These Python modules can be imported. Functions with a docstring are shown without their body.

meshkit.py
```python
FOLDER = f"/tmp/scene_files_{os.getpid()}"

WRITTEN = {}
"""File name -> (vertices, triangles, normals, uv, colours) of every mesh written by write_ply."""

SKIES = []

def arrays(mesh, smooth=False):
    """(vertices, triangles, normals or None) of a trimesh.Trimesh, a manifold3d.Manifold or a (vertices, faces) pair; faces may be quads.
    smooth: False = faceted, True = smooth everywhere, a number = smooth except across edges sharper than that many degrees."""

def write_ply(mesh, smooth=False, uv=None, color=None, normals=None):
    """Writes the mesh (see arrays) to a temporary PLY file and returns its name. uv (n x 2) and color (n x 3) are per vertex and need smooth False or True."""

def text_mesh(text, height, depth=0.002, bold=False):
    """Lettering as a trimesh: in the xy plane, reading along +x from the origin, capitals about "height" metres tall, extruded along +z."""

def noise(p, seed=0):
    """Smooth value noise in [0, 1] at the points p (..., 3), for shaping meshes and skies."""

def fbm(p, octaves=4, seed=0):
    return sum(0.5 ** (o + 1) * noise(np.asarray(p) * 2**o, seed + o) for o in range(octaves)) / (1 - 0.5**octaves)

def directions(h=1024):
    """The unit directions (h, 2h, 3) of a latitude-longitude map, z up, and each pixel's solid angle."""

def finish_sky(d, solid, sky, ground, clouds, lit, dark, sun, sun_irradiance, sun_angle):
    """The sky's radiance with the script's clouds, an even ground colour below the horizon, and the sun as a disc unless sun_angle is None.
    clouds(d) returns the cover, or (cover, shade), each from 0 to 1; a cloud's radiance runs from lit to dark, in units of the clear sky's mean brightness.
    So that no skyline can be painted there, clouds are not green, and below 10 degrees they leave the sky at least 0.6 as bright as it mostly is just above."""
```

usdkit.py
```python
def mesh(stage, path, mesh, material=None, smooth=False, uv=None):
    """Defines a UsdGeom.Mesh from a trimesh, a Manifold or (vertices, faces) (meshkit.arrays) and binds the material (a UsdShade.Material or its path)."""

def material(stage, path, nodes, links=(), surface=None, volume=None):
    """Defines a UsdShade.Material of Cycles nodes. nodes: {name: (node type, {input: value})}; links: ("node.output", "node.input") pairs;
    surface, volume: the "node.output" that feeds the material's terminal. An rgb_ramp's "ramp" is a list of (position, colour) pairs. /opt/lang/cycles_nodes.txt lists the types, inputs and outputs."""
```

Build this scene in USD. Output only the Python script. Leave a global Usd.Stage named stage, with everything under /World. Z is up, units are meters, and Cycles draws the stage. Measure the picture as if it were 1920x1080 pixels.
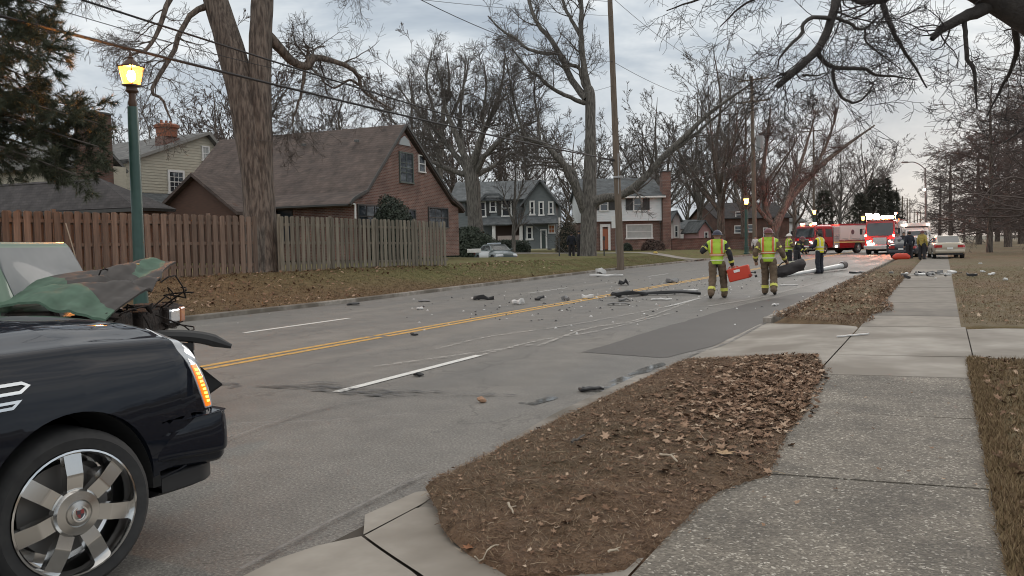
import math, numpy as np, trimesh, manifold3d, usdkit, meshkit
from manifold3d import Manifold, CrossSection
from shapely.geometry import Polygon, box as sbox, LineString
from shapely import affinity
from pxr import Usd, UsdGeom, UsdLux, UsdShade, Gf, Sdf, Vt

stage = Usd.Stage.CreateInMemory()
UsdGeom.SetStageUpAxis(stage, UsdGeom.Tokens.z); UsdGeom.SetStageMetersPerUnit(stage, 1.0)
world = UsdGeom.Xform.Define(stage, '/World'); stage.SetDefaultPrim(world.GetPrim())
rng0 = np.random.default_rng(7)

# ---------------------------------------------------------------- camera
EYE = np.array([0, 0, 1.55]); FPX = 1600.0
CR = np.array([0.8922878, 0.4509823, -0.02091496]); CU = np.array([-0.00445508, 0.05512006, 0.99846979]); CF = np.array([-0.45144504, 0.89082924, -0.05119212])
cam = UsdGeom.Camera.Define(stage, '/World/camera')
M = Gf.Matrix4d(); M.SetIdentity()
for i, r in enumerate((CR, CU, -CF)):
    M.SetRow(i, Gf.Vec4d(*map(float, r), 0))
M.SetRow(3, Gf.Vec4d(*map(float, EYE), 1))
cam.AddTransformOp().Set(M)
cam.CreateHorizontalApertureAttr(36.0); cam.CreateVerticalApertureAttr(20.25); cam.CreateFocalLengthAttr(36.0 * FPX / 1920)
cam.CreateFStopAttr(0.0); cam.CreateClippingRangeAttr(Gf.Vec2f(0.05, 5000)); cam.CreateExposureAttr(0.55)
# ---------------------------------------------------------------- sky and sun (overcast dusk)
SUN_EL, SUN_ROT = math.radians(9), 0.05
def material(name, nodes, links=(), surface='p.BSDF', **k):
    return usdkit.material(stage, '/World/Looks/' + name, nodes, links, surface, **k)
sky = UsdLux.DomeLight.Define(stage, '/World/sky')
skym = material('sky_overcast', {
    'sky': ('sky_texture', {'sky_type': 'single_scattering', 'sun_disc': False, 'sun_elevation': SUN_EL, 'sun_rotation': SUN_ROT}),
    'tc': ('texture_coordinate', {}), 'sep': ('separate_xyz', {}),
    'map': ('mapping', {'scale': (1.6, 1.6, 5.0), 'location': (3.1, 0.4, 0.2)}),
    'n': ('noise_texture', {'scale': 2.0, 'detail': 7, 'roughness': 0.58, 'distortion': 0.5}),
    'ramp': ('rgb_ramp', {'ramp': [(0.30, (2.65, 3.08, 3.6)), (0.43, (3.5, 3.92, 4.35)), (0.54, (4.65, 4.98, 5.25)), (0.65, (5.85, 6.05, 6.15))]}),
    'zl': ('map_range', {'from_min': 0.0, 'from_max': 1.0, 'to_min': 0.90, 'to_max': 1.62, 'clamp': True}),
    'mul': ('vector_math', {'math_type': 'scale'}), 'tint': ('mix_color', {'blend_type': 'multiply', 'b': (1.10, .985, .88), 'use_clamp': False}), 'zt': ('map_range', {'from_min': 0.25, 'from_max': 0.8, 'to_min': 0.0, 'to_max': 1.0, 'clamp': True}),
    # a pale yellowish break in the cloud low over the end of the street
    'dot': ('vector_math', {'math_type': 'dot_product', 'vector2': (0.0, 0.996, 0.09)}),
    'glow': ('map_range', {'from_min': 0.965, 'from_max': 1.0, 'to_min': 0.0, 'to_max': 0.34, 'clamp': True, 'range_type': 'smoothstep'}),
    'zg': ('map_range', {'from_min': 0.0, 'from_max': 0.2, 'to_min': 1.0, 'to_max': 0.0, 'clamp': True}),
    'gm': ('math', {'math_type': 'multiply'}),
    'warm': ('mix_color', {'b': (6.4, 5.6, 4.8), 'use_clamp': False}),
    'mix': ('mix_color', {'fac': 0.985, 'use_clamp': False}),
    'bg': ('background_shader', {'strength': 0.1})},
    [('tc.generated', 'map.vector'), ('map.vector', 'n.vector'), ('n.fac', 'ramp.fac'), ('tc.generated', 'sep.vector'), ('sep.z', 'zl.value'),
     ('ramp.color', 'mul.vector1'), ('zl.result', 'mul.scale'), ('tc.generated', 'dot.vector1'), ('dot.value', 'glow.value'), ('sep.z', 'zg.value'), ('glow.result', 'gm.value1'), ('zg.result', 'gm.value2'),
     ('mul.vector', 'tint.a'), ('sep.z', 'zt.value'), ('zt.result', 'tint.fac'), ('tint.result', 'warm.a'), ('gm.value', 'warm.fac'), ('sky.color', 'mix.a'), ('warm.result', 'mix.b'), ('mix.result', 'bg.color')], surface='bg.background')
UsdShade.MaterialBindingAPI.Apply(sky.GetPrim()).Bind(skym)
sky.GetPrim().SetCustomDataByKey('kind', 'structure')
sun = UsdLux.DistantLight.Define(stage, '/World/sun')
sun.CreateNormalizeAttr(True); sun.CreateIntensityAttr(0.16); sun.CreateAngleAttr(25.0); sun.CreateColorAttr(Gf.Vec3f(1, .93, .86))
sd = np.array([math.sin(SUN_ROT) * math.cos(SUN_EL), math.cos(SUN_ROT) * math.cos(SUN_EL), math.sin(SUN_EL)])
sx = np.cross([0, 0, 1], sd); sx /= np.linalg.norm(sx); sy = np.cross(sd, sx)
Ms = Gf.Matrix4d(); Ms.SetIdentity()
for i, r in enumerate((sx, sy, sd)):
    Ms.SetRow(i, Gf.Vec4d(*map(float, r), 0))
sun.AddTransformOp().Set(Ms)

# ---------------------------------------------------------------- helpers
_used = {}
def fresh(parent, name):
    k = _used.get((parent, name), 0); _used[(parent, name)] = k + 1
    return f'{parent}/{name}' + (f'_{k:03d}' if k else '')
def ppath(parent):
    return '/World' if parent is None else str(parent.GetPath())
def tag(prim, label=None, cat=None, group=None, kind=None):
    for k, v in (('label', label), ('category', cat), ('group', group), ('kind', kind)):
        if v:
            prim.SetCustomDataByKey(k, v)
    return prim
def place(x, loc=(0, 0, 0), rotz=0.0, scale=None):
    x.AddTranslateOp().Set(Gf.Vec3d(*map(float, loc)))
    if rotz:
        x.AddRotateZOp().Set(float(rotz))
    if scale is not None:
        x.AddScaleOp().Set(Gf.Vec3f(*([float(scale)] * 3)))
def thing(name, label, cat, loc=(0, 0, 0), rotz=0.0, group=None):
    x = UsdGeom.Xform.Define(stage, fresh('/World', name)); place(x, loc, rotz)
    return tag(x.GetPrim(), label, cat, group)
def obj(name, mesh, mat, parent=None, smooth=False, label=None, cat=None, group=None, kind=None):
    m = usdkit.mesh(stage, fresh(ppath(parent), name), mesh, mat, smooth=smooth)
    return tag(m.GetPrim(), label, cat, group, kind)
def dup(root, loc, rotz=0.0, label=None, scale=None, group=None, name=None):
    was = dict(root.GetCustomData())
    nm = name or root.GetName()
    x = UsdGeom.Xform.Define(stage, fresh('/World', nm))
    x.GetPrim().GetReferences().AddInternalReference(root.GetPath())
    p = x.GetPrim()
    x.ClearXformOpOrder()
    for n in ('xformOp:translate', 'xformOp:rotateZ', 'xformOp:scale'):
        pass
    T = x.MakeMatrixXform() if False else None
    op = x.AddXformOp(UsdGeom.XformOp.TypeTransform, UsdGeom.XformOp.PrecisionDouble, 'copy')
    m = Gf.Matrix4d().SetScale(float(scale or 1)) * Gf.Matrix4d().SetRotate(Gf.Rotation(Gf.Vec3d(0, 0, 1), float(rotz))) * Gf.Matrix4d().SetTranslate(Gf.Vec3d(*map(float, loc)))
    op.Set(m)
    p.SetInstanceable(True)
    return tag(p, label or was.get('label'), was.get('category'), group or was.get('group'))
def randomize(prim, per, seed=0, skew=1.0):
    """a random value for every run of per vertices, read by the attribute node as rnd"""
    m = UsdGeom.Mesh(prim); n = len(m.GetPointsAttr().Get()); r = np.random.default_rng(seed).uniform(0, 1, n // per + 1) ** skew
    UsdGeom.PrimvarsAPI(m).CreatePrimvar('rnd', Sdf.ValueTypeNames.FloatArray, 'vertex').Set(Vt.FloatArray.FromNumpy(np.repeat(r, per)[:n].astype(np.float32)))
    return prim
def cat_(ms):
    return trimesh.util.concatenate([m if isinstance(m, trimesh.Trimesh) else trimesh.Trimesh(*meshkit.arrays(m)[:2], process=False) for m in ms])
def bx(x0, x1, y0, y1, z0, z1):
    m = trimesh.creation.box([abs(x1 - x0), abs(y1 - y0), abs(z1 - z0)]); m.apply_translation([(x0 + x1) / 2, (y0 + y1) / 2, (z0 + z1) / 2]); return m
def mbx(x0, x1, y0, y1, z0, z1):
    return Manifold.cube((x1 - x0, y1 - y0, z1 - z0)).translate((x0, y0, z0))
def rbox(x0, x1, y0, y1, z0, z1, r=0.02, seg=6):
    pts = [(x, y, z) for x in (x0 + r, x1 - r) for y in (y0 + r, y1 - r) for z in (z0 + r, z1 - r)]
    s = Manifold.sphere(r, seg)
    return Manifold.batch_hull([s.translate(p) for p in pts])
def cyl(p0, p1, r0, r1=None, n=16):
    p0, p1 = np.array(p0, float), np.array(p1, float)
    return tube(np.array([p0, p1]), np.array([r0, r0 if r1 is None else r1]), n, caps=True)
def tube(P, R, n=8, caps=True):
    V, F = tubes(np.asarray(P, float)[None], np.asarray(R, float)[None] * np.ones((1, len(P))), n)
    m = trimesh.Trimesh(V, F, process=False)
    if caps:
        K = len(P); c0, c1 = len(V), len(V) + 1
        V = np.vstack([V, P[0], P[-1]]); a = np.arange(n); b = (a + 1) % n
        F = np.vstack([F, np.stack([np.full(n, c0), b, a], 1), np.stack([np.full(n, c1), a + (K - 1) * n, b + (K - 1) * n], 1)])
        m = trimesh.Trimesh(V, F, process=False)
    return m
def tubes(P, R, n):
    """P (N,K,3), R (N,K): N tubes of K rings of n corners."""
    N, K = P.shape[:2]
    T = np.gradient(P, axis=1); T /= np.maximum(np.linalg.norm(T, axis=2, keepdims=True), 1e-9)
    ref = np.where(np.abs(T[:, :1, 2:3]) < 0.8, [[[0, 0, 1.0]]], [[[1.0, 0, 0]]]) * np.ones_like(T)
    A = np.cross(T, ref); A /= np.maximum(np.linalg.norm(A, axis=2, keepdims=True), 1e-9); B = np.cross(T, A)
    th = np.arange(n) * 2 * np.pi / n
    V = P[:, :, None] + R[:, :, None, None] * (A[:, :, None] * np.cos(th)[:, None] + B[:, :, None] * np.sin(th)[:, None])
    i = np.arange(N)[:, None, None] * K * n + np.arange(K - 1)[None, :, None] * n + np.arange(n)[None, None]
    j = np.arange(N)[:, None, None] * K * n + np.arange(K - 1)[None, :, None] * n + (np.arange(n)[None, None] + 1) % n
    F = np.concatenate([np.stack([i, i + n, j], -1).reshape(-1, 3), np.stack([j, i + n, j + n], -1).reshape(-1, 3)])
    return V.reshape(-1, 3), F
def extr(poly, z0, z1):
    """extrude a shapely polygon between two heights"""
    ms = []
    for g in getattr(poly, 'geoms', [poly]):
        if g.is_empty or g.area < 1e-7:
            continue
        m = trimesh.creation.extrude_polygon(g, z1 - z0, engine='earcut'); m.apply_translation([0, 0, z0]); ms.append(m)
    return trimesh.util.concatenate(ms)
def upright(poly, y0, y1):
    """a polygon drawn in (x, z) extruded along y from y0 to y1"""
    m = extr(poly, 0, abs(y1 - y0))
    V = m.vertices; m.vertices = np.stack([V[:, 0], min(y0, y1) + (abs(y1 - y0) - V[:, 2]), V[:, 1]], 1)
    return m
def sidewise(poly, x0, x1):
    """a polygon drawn in (y, z) extruded along x from x0 to x1"""
    m = extr(poly, 0, abs(x1 - x0)); V = m.vertices
    m.vertices = np.stack([min(x0, x1) + V[:, 2], V[:, 0], V[:, 1]], 1)
    return m
def man(m):
    """trimesh -> Manifold"""
    m = trimesh.Trimesh(m.vertices, m.faces, process=True); m.merge_vertices()
    return Manifold(manifold3d.Mesh(np.asarray(m.vertices, np.float32), np.asarray(m.faces, np.uint32)))
def tri(m):
    return trimesh.Trimesh(*meshkit.arrays(m)[:2], process=False) if not isinstance(m, trimesh.Trimesh) else m
def ray(x, y):
    return CF * FPX + CR * (x - 960) + CU * (540 - y)
def at(x, y, Z):
    return EYE + ray(x, y) / FPX * Z
def gnd(x, y, z=0.0):
    d = ray(x, y); return EYE + d * ((z - EYE[2]) / d[2])
def smooth01(t):
    t = np.clip(t, 0, 1); return t * t * (3 - 2 * t)
def catmull(P, n):
    P = np.asarray(P, float); Q = np.vstack([2 * P[0] - P[1], P, 2 * P[-1] - P[-2]])
    t = np.linspace(0, len(P) - 1 - 1e-9, n); i = t.astype(int); u = (t - i)[:, None]
    a, b, c, d = Q[i], Q[i + 1], Q[i + 2], Q[i + 3]
    return 0.5 * (2 * b + (c - a) * u + (2 * a - 5 * b + 4 * c - d) * u * u + (3 * b - a - 3 * c + d) * u ** 3)

# ---------------------------------------------------------------- materials
def mat(name, color, rough=0.7, c2=None, scale=3.0, detail=5, lo=0.35, hi=0.65, stretch=(1, 1, 1), bump=0.0, bscale=None, bdist=0.02, metallic=0.0, coat=0.0, coords='pos', spec=0.5, c3=None, scale3=0.4, emit=None, es=0.0, rnd=0.0, alpha=1.0):
    nodes = {'p': ('principled_bsdf', {'base_color': color, 'roughness': rough, 'metallic': metallic, 'coat_weight': coat, 'specular_ior_level': spec})}
    links = []
    if emit:
        nodes['p'][1]['emission_color'] = emit; nodes['p'][1]['emission_strength'] = es
    if c2 is not None or bump:
        nodes['g'] = ('geometry', {}) if coords == 'pos' else ('texture_coordinate', {})
        nodes['m'] = ('mapping', {'scale': stretch}); links.append(('g.position' if coords == 'pos' else 'g.object', 'm.vector'))
    last = None
    if c2 is not None:
        nodes['n'] = ('noise_texture', {'scale': scale, 'detail': detail, 'roughness': 0.6})
        nodes['r'] = ('rgb_ramp', {'ramp': [(lo, color), (hi, c2)]})
        links += [('m.vector', 'n.vector'), ('n.fac', 'r.fac')]; last = 'r.color'
        if c3 is not None:
            nodes['n3'] = ('noise_texture', {'scale': scale3, 'detail': 4, 'roughness': 0.55})
            nodes['mr3'] = ('map_range', {'from_min': 0.42, 'from_max': 0.62, 'to_min': 0.0, 'to_max': 1.0, 'clamp': True})
            nodes['x3'] = ('mix_color', {'b': c3})
            links += [('m.vector', 'n3.vector'), ('n3.fac', 'mr3.value'), ('mr3.result', 'x3.fac'), (last, 'x3.a')]; last = 'x3.result'
    if rnd:
        nodes['oi'] = ('object_info', {}); nodes['rr'] = ('map_range', {'to_min': 1 - rnd, 'to_max': 1 + rnd}); nodes['hv'] = ('hsv', {'color': color})
        links += [('oi.random', 'rr.value'), ('rr.result', 'hv.value')]
        if last:
            links.append((last, 'hv.color'))
        last = 'hv.color'
    if last:
        links.append((last, 'p.base_color'))
    if bump:
        nodes['bn'] = ('noise_texture', {'scale': bscale or scale * 4, 'detail': 4, 'roughness': 0.6}); nodes['b'] = ('bump', {'strength': bump, 'distance': bdist})
        links += [('m.vector', 'bn.vector'), ('bn.fac', 'b.height'), ('b.normal', 'p.normal')]
    return material(name, nodes, links)
def lampmat(name, color, strength):
    return material(name, {'e': ('emission', {'color': color, 'strength': strength})}, surface='e.emission')
def glassmat(name, tint=(.02, .025, .03), through=0.35):
    """a window pane: a dark room seen through it, and the sky mirrored on it"""
    return material(name, {'d': ('principled_bsdf', {'base_color': tint, 'roughness': 0.04, 'specular_ior_level': 0.9, 'coat_weight': 0.6}), 't': ('transparent_bsdf', {'color': (.75, .8, .8)}), 'm': ('mix_closure', {'fac': through})},
                    [('d.BSDF', 'm.closure1'), ('t.BSDF', 'm.closure2')], surface='m.closure')
# ================================================================ THE GROUND
def kerbx(Y):
    return np.interp(Y, [-40, 20, 26, 44, 64, 120, 400], [-14.9, -14.9, -15.3, -16.3, -16.5, -16.2, -16.0])
def lz(X, Y):
    """height of the land left of the road"""
    X, Y = np.asarray(X, float), np.asarray(Y, float)
    d = kerbx(Y) - X
    far = np.interp(Y, [0, 35, 60, 75, 95, 140], [1, 1, .82, .8, .6, .3])
    z = 0.09 + far * (0.70 * smooth01(d / 4.6) + 0.35 * smooth01((d - 5) / 25))
    dip = np.exp(-(((X + 29.2) / 5.0) ** 2 + ((Y - 55.2) / 3.6) ** 2))
    return z - 0.62 * dip + 0.05 * (meshkit.noise(np.stack([X * .6, Y * .6, X * 0], -1), 3) - .5)
VZ = 0.13
def grid(xs, ys, zf):
    X, Y = np.meshgrid(xs, ys, indexing='ij'); Z = zf(X, Y); nx, ny = X.shape
    V = np.stack([X, Y, Z], -1).reshape(-1, 3); i = (np.arange(nx - 1)[:, None] * ny + np.arange(ny - 1)[None]).ravel()
    return trimesh.Trimesh(V, np.vstack([np.stack([i, i + ny, i + 1], 1), np.stack([i + 1, i + ny, i + ny + 1], 1)]), process=False)

asphalt = material('asphalt', {
    'g': ('geometry', {}), 'n1': ('noise_texture', {'scale': 55, 'detail': 4, 'roughness': .8}), 'r1': ('rgb_ramp', {'ramp': [(.32, (.060, .055, .049)), (.46, (.125, .117, .105)), (.58, (.195, .184, .166)), (.70, (.40, .38, .35))]}),
    'm2': ('mapping', {'scale': (1.2, .16, 1)}), 'n2': ('noise_texture', {'scale': .9, 'detail': 6, 'roughness': .6}), 'mr': ('map_range', {'from_min': .3, 'from_max': .7, 'to_min': .68, 'to_max': 1.28}), 'n4': ('noise_texture', {'scale': 2.2, 'detail': 6, 'roughness': .7}), 'mr4': ('map_range', {'from_min': .3, 'from_max': .7, 'to_min': .8, 'to_max': 1.16}), 'mm': ('math', {'math_type': 'multiply'}),
    'h': ('hsv', {'saturation': 1.0}),
    # long cracks sealed with tar
    'm3': ('mapping', {'scale': (.32, .11, 1)}), 'v': ('voronoi_texture', {'scale': 1.0, 'feature': 'distance_to_edge'}), 'nd': ('noise_texture', {'scale': 1.1, 'detail': 5}), 'ad': ('vector_math', {'math_type': 'multiply_add', 'vector2': (.55, .55, 0)}),
    'cr': ('map_range', {'from_min': .002, 'from_max': .007, 'to_min': .72, 'to_max': 1.0, 'clamp': True}), 'mc': ('math', {'math_type': 'multiply'}),
    'b': ('bump', {'strength': .35, 'distance': .008}), 'rg': ('map_range', {'from_min': .4, 'from_max': .65, 'to_min': .58, 'to_max': .8, 'clamp': True}),
    'p': ('principled_bsdf', {'specular_ior_level': .5})},
    [('g.position', 'n1.vector'), ('n1.fac', 'r1.fac'), ('g.position', 'm2.vector'), ('m2.vector', 'n2.vector'), ('n2.fac', 'mr.value'), ('g.position', 'n4.vector'), ('n4.fac', 'mr4.value'), ('mr.result', 'mm.value1'), ('mr4.result', 'mm.value2'),
     ('g.position', 'nd.vector'), ('nd.color', 'ad.vector1'), ('m3.vector', 'ad.vector3'), ('g.position', 'm3.vector'), ('ad.vector', 'v.vector'), ('v.distance', 'cr.value'), ('mm.value', 'mc.value1'), ('cr.result', 'mc.value2'),
     ('r1.color', 'h.color'), ('mc.value', 'h.value'), ('h.color', 'p.base_color'), ('n1.fac', 'b.height'), ('b.normal', 'p.normal'), ('n2.fac', 'rg.value'), ('rg.result', 'p.roughness')])
patchm = mat('asphalt_patch', (.058, .053, .049), .7, (.105, .098, .090), 70, 3, bump=.3, bscale=110, bdist=.006, c3=(.075, .069, .063), scale3=1.1)
earth = mat('dead_lawn_soil', (.085, .047, .026), .95, (.17, .102, .058), 14, 8, bump=.9, bscale=45, bdist=.03, c3=(.095, .066, .036), scale3=.5)
lawnm = mat('winter_lawn', (.078, .066, .028), .95, (.125, .118, .048), 3.5, 7, bump=.8, bscale=40, bdist=.03, c3=(.085, .108, .040), scale3=.13)
lawnbrown = mat('winter_lawn_brown', (.105, .068, .036), .95, (.185, .125, .068), 5, 8, bump=.8, bscale=40, bdist=.03, c3=(.120, .098, .045), scale3=.2)
conc = mat('pale_concrete', (.255, .232, .200), .85, (.345, .318, .278), 2.2, 9, bump=.25, bscale=120, bdist=.004, c3=(.185, .163, .135), scale3=.7)
conckerb = mat('kerb_concrete', (.22, .20, .175), .88, (.33, .305, .27), 6, 8, bump=.4, bscale=60, bdist=.01, c3=(.12, .105, .085), scale3=1.1)
aggr = material('exposed_aggregate', {
    'g': ('geometry', {}), 'v': ('voronoi_texture', {'scale': 85, 'randomness': 1.0}), 'sep': ('separate_color', {}), 'r': ('rgb_ramp', {'ramp': [(0, (.085, .074, .060)), (.5, (.130, .114, .092)), (.82, (.175, .155, .126)), (.93, (.25, .225, .185)), (1, (.46, .43, .375))]}),
    'n': ('noise_texture', {'scale': 1.7, 'detail': 9, 'roughness': .7}), 'mr': ('map_range', {'from_min': .32, 'from_max': .66, 'to_min': .52, 'to_max': 1.32}), 'h': ('hsv', {}), 'b': ('bump', {'strength': .55, 'distance': .006, 'invert': True}), 'p': ('principled_bsdf', {'roughness': .82})},
    [('g.position', 'v.vector'), ('v.color', 'sep.color'), ('sep.r', 'r.fac'), ('g.position', 'n.vector'), ('n.fac', 'mr.value'), ('r.color', 'h.color'), ('mr.result', 'h.value'), ('h.color', 'p.base_color'), ('v.distance', 'b.height'), ('b.normal', 'p.normal')])
def worn(name, col, lo=.40, hi=.52, s=22):
    return mat(name, (.12, .115, .108), .62, col, s, 8, lo=lo, hi=hi, bump=.3, bscale=90, bdist=.004)
whitep = worn('worn_white_paint', (.66, .66, .63), .28, .42)
whiteworn = worn('very_worn_white_paint', (.5, .5, .48), .38, .56, 9)
yellowp = worn('worn_yellow_paint', (.60, .34, .06), .33, .5, 13)

obj('ground', grid(np.linspace(-900, 900, 7), np.linspace(-300, 1500, 7), lambda X, Y: X * 0 - .12), mat('far_ground', (.07, .06, .035), .95, (.11, .09, .05), .4), kind='structure')
ys = np.concatenate([np.arange(-30, 90, 2.0), np.arange(90, 900, 30)])
def strip(xl, xr, ys, zl, zr):
    V = np.vstack([np.stack([np.broadcast_to(xl, ys.shape), ys, np.broadcast_to(zl, ys.shape)], 1), np.stack([np.broadcast_to(xr, ys.shape), ys, np.broadcast_to(zr, ys.shape)], 1)]); n = len(ys); i = np.arange(n - 1)
    return trimesh.Trimesh(V, np.vstack([np.stack([i, i + n, i + 1], 1), np.stack([i + 1, i + n, i + n + 1], 1)]), process=False)
road = thing('road', None, None); tag(road, kind='structure')
obj('asphalt_surface', strip(kerbx(ys) - .1, -2.75, ys, 0., 0.), asphalt, road)
def wobble(poly, amp=.03, step=.15, seed=1):
    L = LineString(poly.exterior.coords); n = max(int(L.length / step), 8); P = np.array([L.interpolate(t, normalized=True).coords[0] for t in np.linspace(0, 1, n, endpoint=False)])
    P += amp * 2 * (np.stack([meshkit.fbm(np.stack([P[:, 0] * 2, P[:, 1] * 2, P[:, 0] * 0 + s], -1), 3, seed) for s in (1., 9.)], 1) - .5)
    return Polygon(P).buffer(0)
def flat(poly, z):
    m = extr(poly, 0, .01); V, F = m.vertices, m.faces
    up = m.face_normals[:, 2] > .9
    m2 = trimesh.Trimesh(V, F[up], process=True); m2.remove_unreferenced_vertices(); m2.vertices[:, 2] = z
    return m2
# darker patch of newer tarmac along the right-hand gutter
pp = [gnd(*q)[:2] for q in [(1090, 661), (1250, 671), (1330, 650), (1440, 607), (1510, 575), (1575, 545), (1500, 549), (1400, 570), (1250, 612)]]
obj('tarmac_patch', flat(wobble(Polygon(pp), .05), .004), patchm, road)
# markings
for k, x in enumerate((-8.86, -8.62)):
    for y0, y1 in ((-10, 12.1), (12.16, 40), (40, 160)):
        obj('centre_line', strip(x - .064, x + .064, np.arange(y0, y1 + .1, .5) if y1 < 50 else np.linspace(y0, y1, 40), .004, .004), yellowp, road)
for k in range(-1, 9):
    y0 = 7.25 + 12.2 * k
    obj('lane_dash', strip(-5.87, -5.75, np.linspace(y0, y0 + 3.15, 6), .008, .008), whitep if k < 1 else whiteworn, road)
    y1 = 11.9 + 12.2 * k
    obj('lane_dash', strip(-11.72, -11.6, np.linspace(y1, y1 + 3.15, 6), .004, .004), whiteworn if k else whitep, road)
# wet streaks and a puddle in the gutter
def filmm(name, col, rough, lo, hi, sc, st=(1, 1, 1)):
    return material(name, {'g': ('geometry', {}), 'm': ('mapping', {'scale': st}), 'n': ('noise_texture', {'scale': sc, 'detail': 8, 'roughness': .65}), 'mr': ('map_range', {'from_min': lo, 'from_max': hi, 'to_min': 0., 'to_max': 1., 'clamp': True}), 'p': ('principled_bsdf', {'base_color': col, 'roughness': rough, 'specular_ior_level': .6}), 't': ('transparent_bsdf', {}), 'x': ('mix_closure', {})},
                    [('g.position', 'm.vector'), ('m.vector', 'n.vector'), ('n.fac', 'mr.value'), ('mr.result', 'x.fac'), ('t.BSDF', 'x.closure1'), ('p.BSDF', 'x.closure2')], surface='x.closure')
wetm = filmm('wet_tarmac', (.024, .022, .020), .25, .45, .60, 9, (.45, 2.2, 1))
waterm = filmm('puddle_water', (.040, .040, .038), .06, .42, .58, 4.5, (1, .6, 1))
def streak(px, amp, seed, name, m, z):
    P = Polygon([gnd(*q)[:2] for q in px]).buffer(.001)
    obj(name, flat(wobble(P, amp, .05, seed), z), m, road)
streak([(1092, 737), (1150, 713), (1200, 692), (1242, 679), (1250, 684), (1205, 703), (1160, 723), (1110, 743)], .05, 3, 'puddle', waterm, .006)
streak([(970, 757), (1040, 744), (1050, 749), (1000, 762)], .06, 4, 'puddle', waterm, .006)
streak([(1290, 668), (1340, 652), (1420, 620), (1425, 624), (1350, 659), (1300, 676)], .06, 14, 'wet_streak', wetm, .009)
for k, (x0, x1, y, w) in enumerate([(395, 470, 722, 14), (470, 690, 727, 9), (560, 760, 735, 13), (640, 800, 741, 6), (680, 870, 735, 3), (760, 1000, 742, 2.5), (560, 640, 722, 5)]):
    streak([(x0, y), ((x0 + x1) / 2, y - w / 2), (x1, y + 1), ((x0 + x1) / 2, y + w / 2)], .13, 20 + k, 'wet_streak', wetm, .010 + .002 * k)
rngc = np.random.default_rng(3)
scuff = filmm('pale_tyre_scuff', (.235, .222, .20), .75, .46, .72, 9, (1, 1, 1)); tarm = filmm('tar_seam', (.070, .064, .058), .7, .36, .62, 5)
def band(name, px, w, m, z):
    P = catmull(np.array([gnd(*q)[:2] for q in px]), 40); obj(name, flat(LineString(P).buffer(w, cap_style=2), z), m, road)
for k, (px, w) in enumerate(([[(820, 655), (920, 632), (1060, 612), (1180, 590), (1300, 566)], .035], [[(900, 668), (1010, 640), (1120, 622), (1260, 588)], .04], [[(1010, 650), (1100, 618), (1210, 597), (1330, 552)], .04], [[(1330, 575), (1420, 560), (1500, 540), (1590, 517)], .05], [[(700, 690), (860, 668), (1000, 648)], .03])):
    band('tyre_mark', px, w, scuff, .016 + .002 * k)
for k, (px, w) in enumerate(([[(450, 1076), (560, 1016), (680, 952), (800, 892)], .014], [[(420, 830), (600, 770), (760, 742)], .010], [[(1290, 668), (1360, 648), (1440, 606), (1520, 572)], .03], [[(440, 800), (640, 792), (900, 770)], .008])):
    band('tar_seam', px, w, tarm, .026 + .002 * k)

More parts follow.
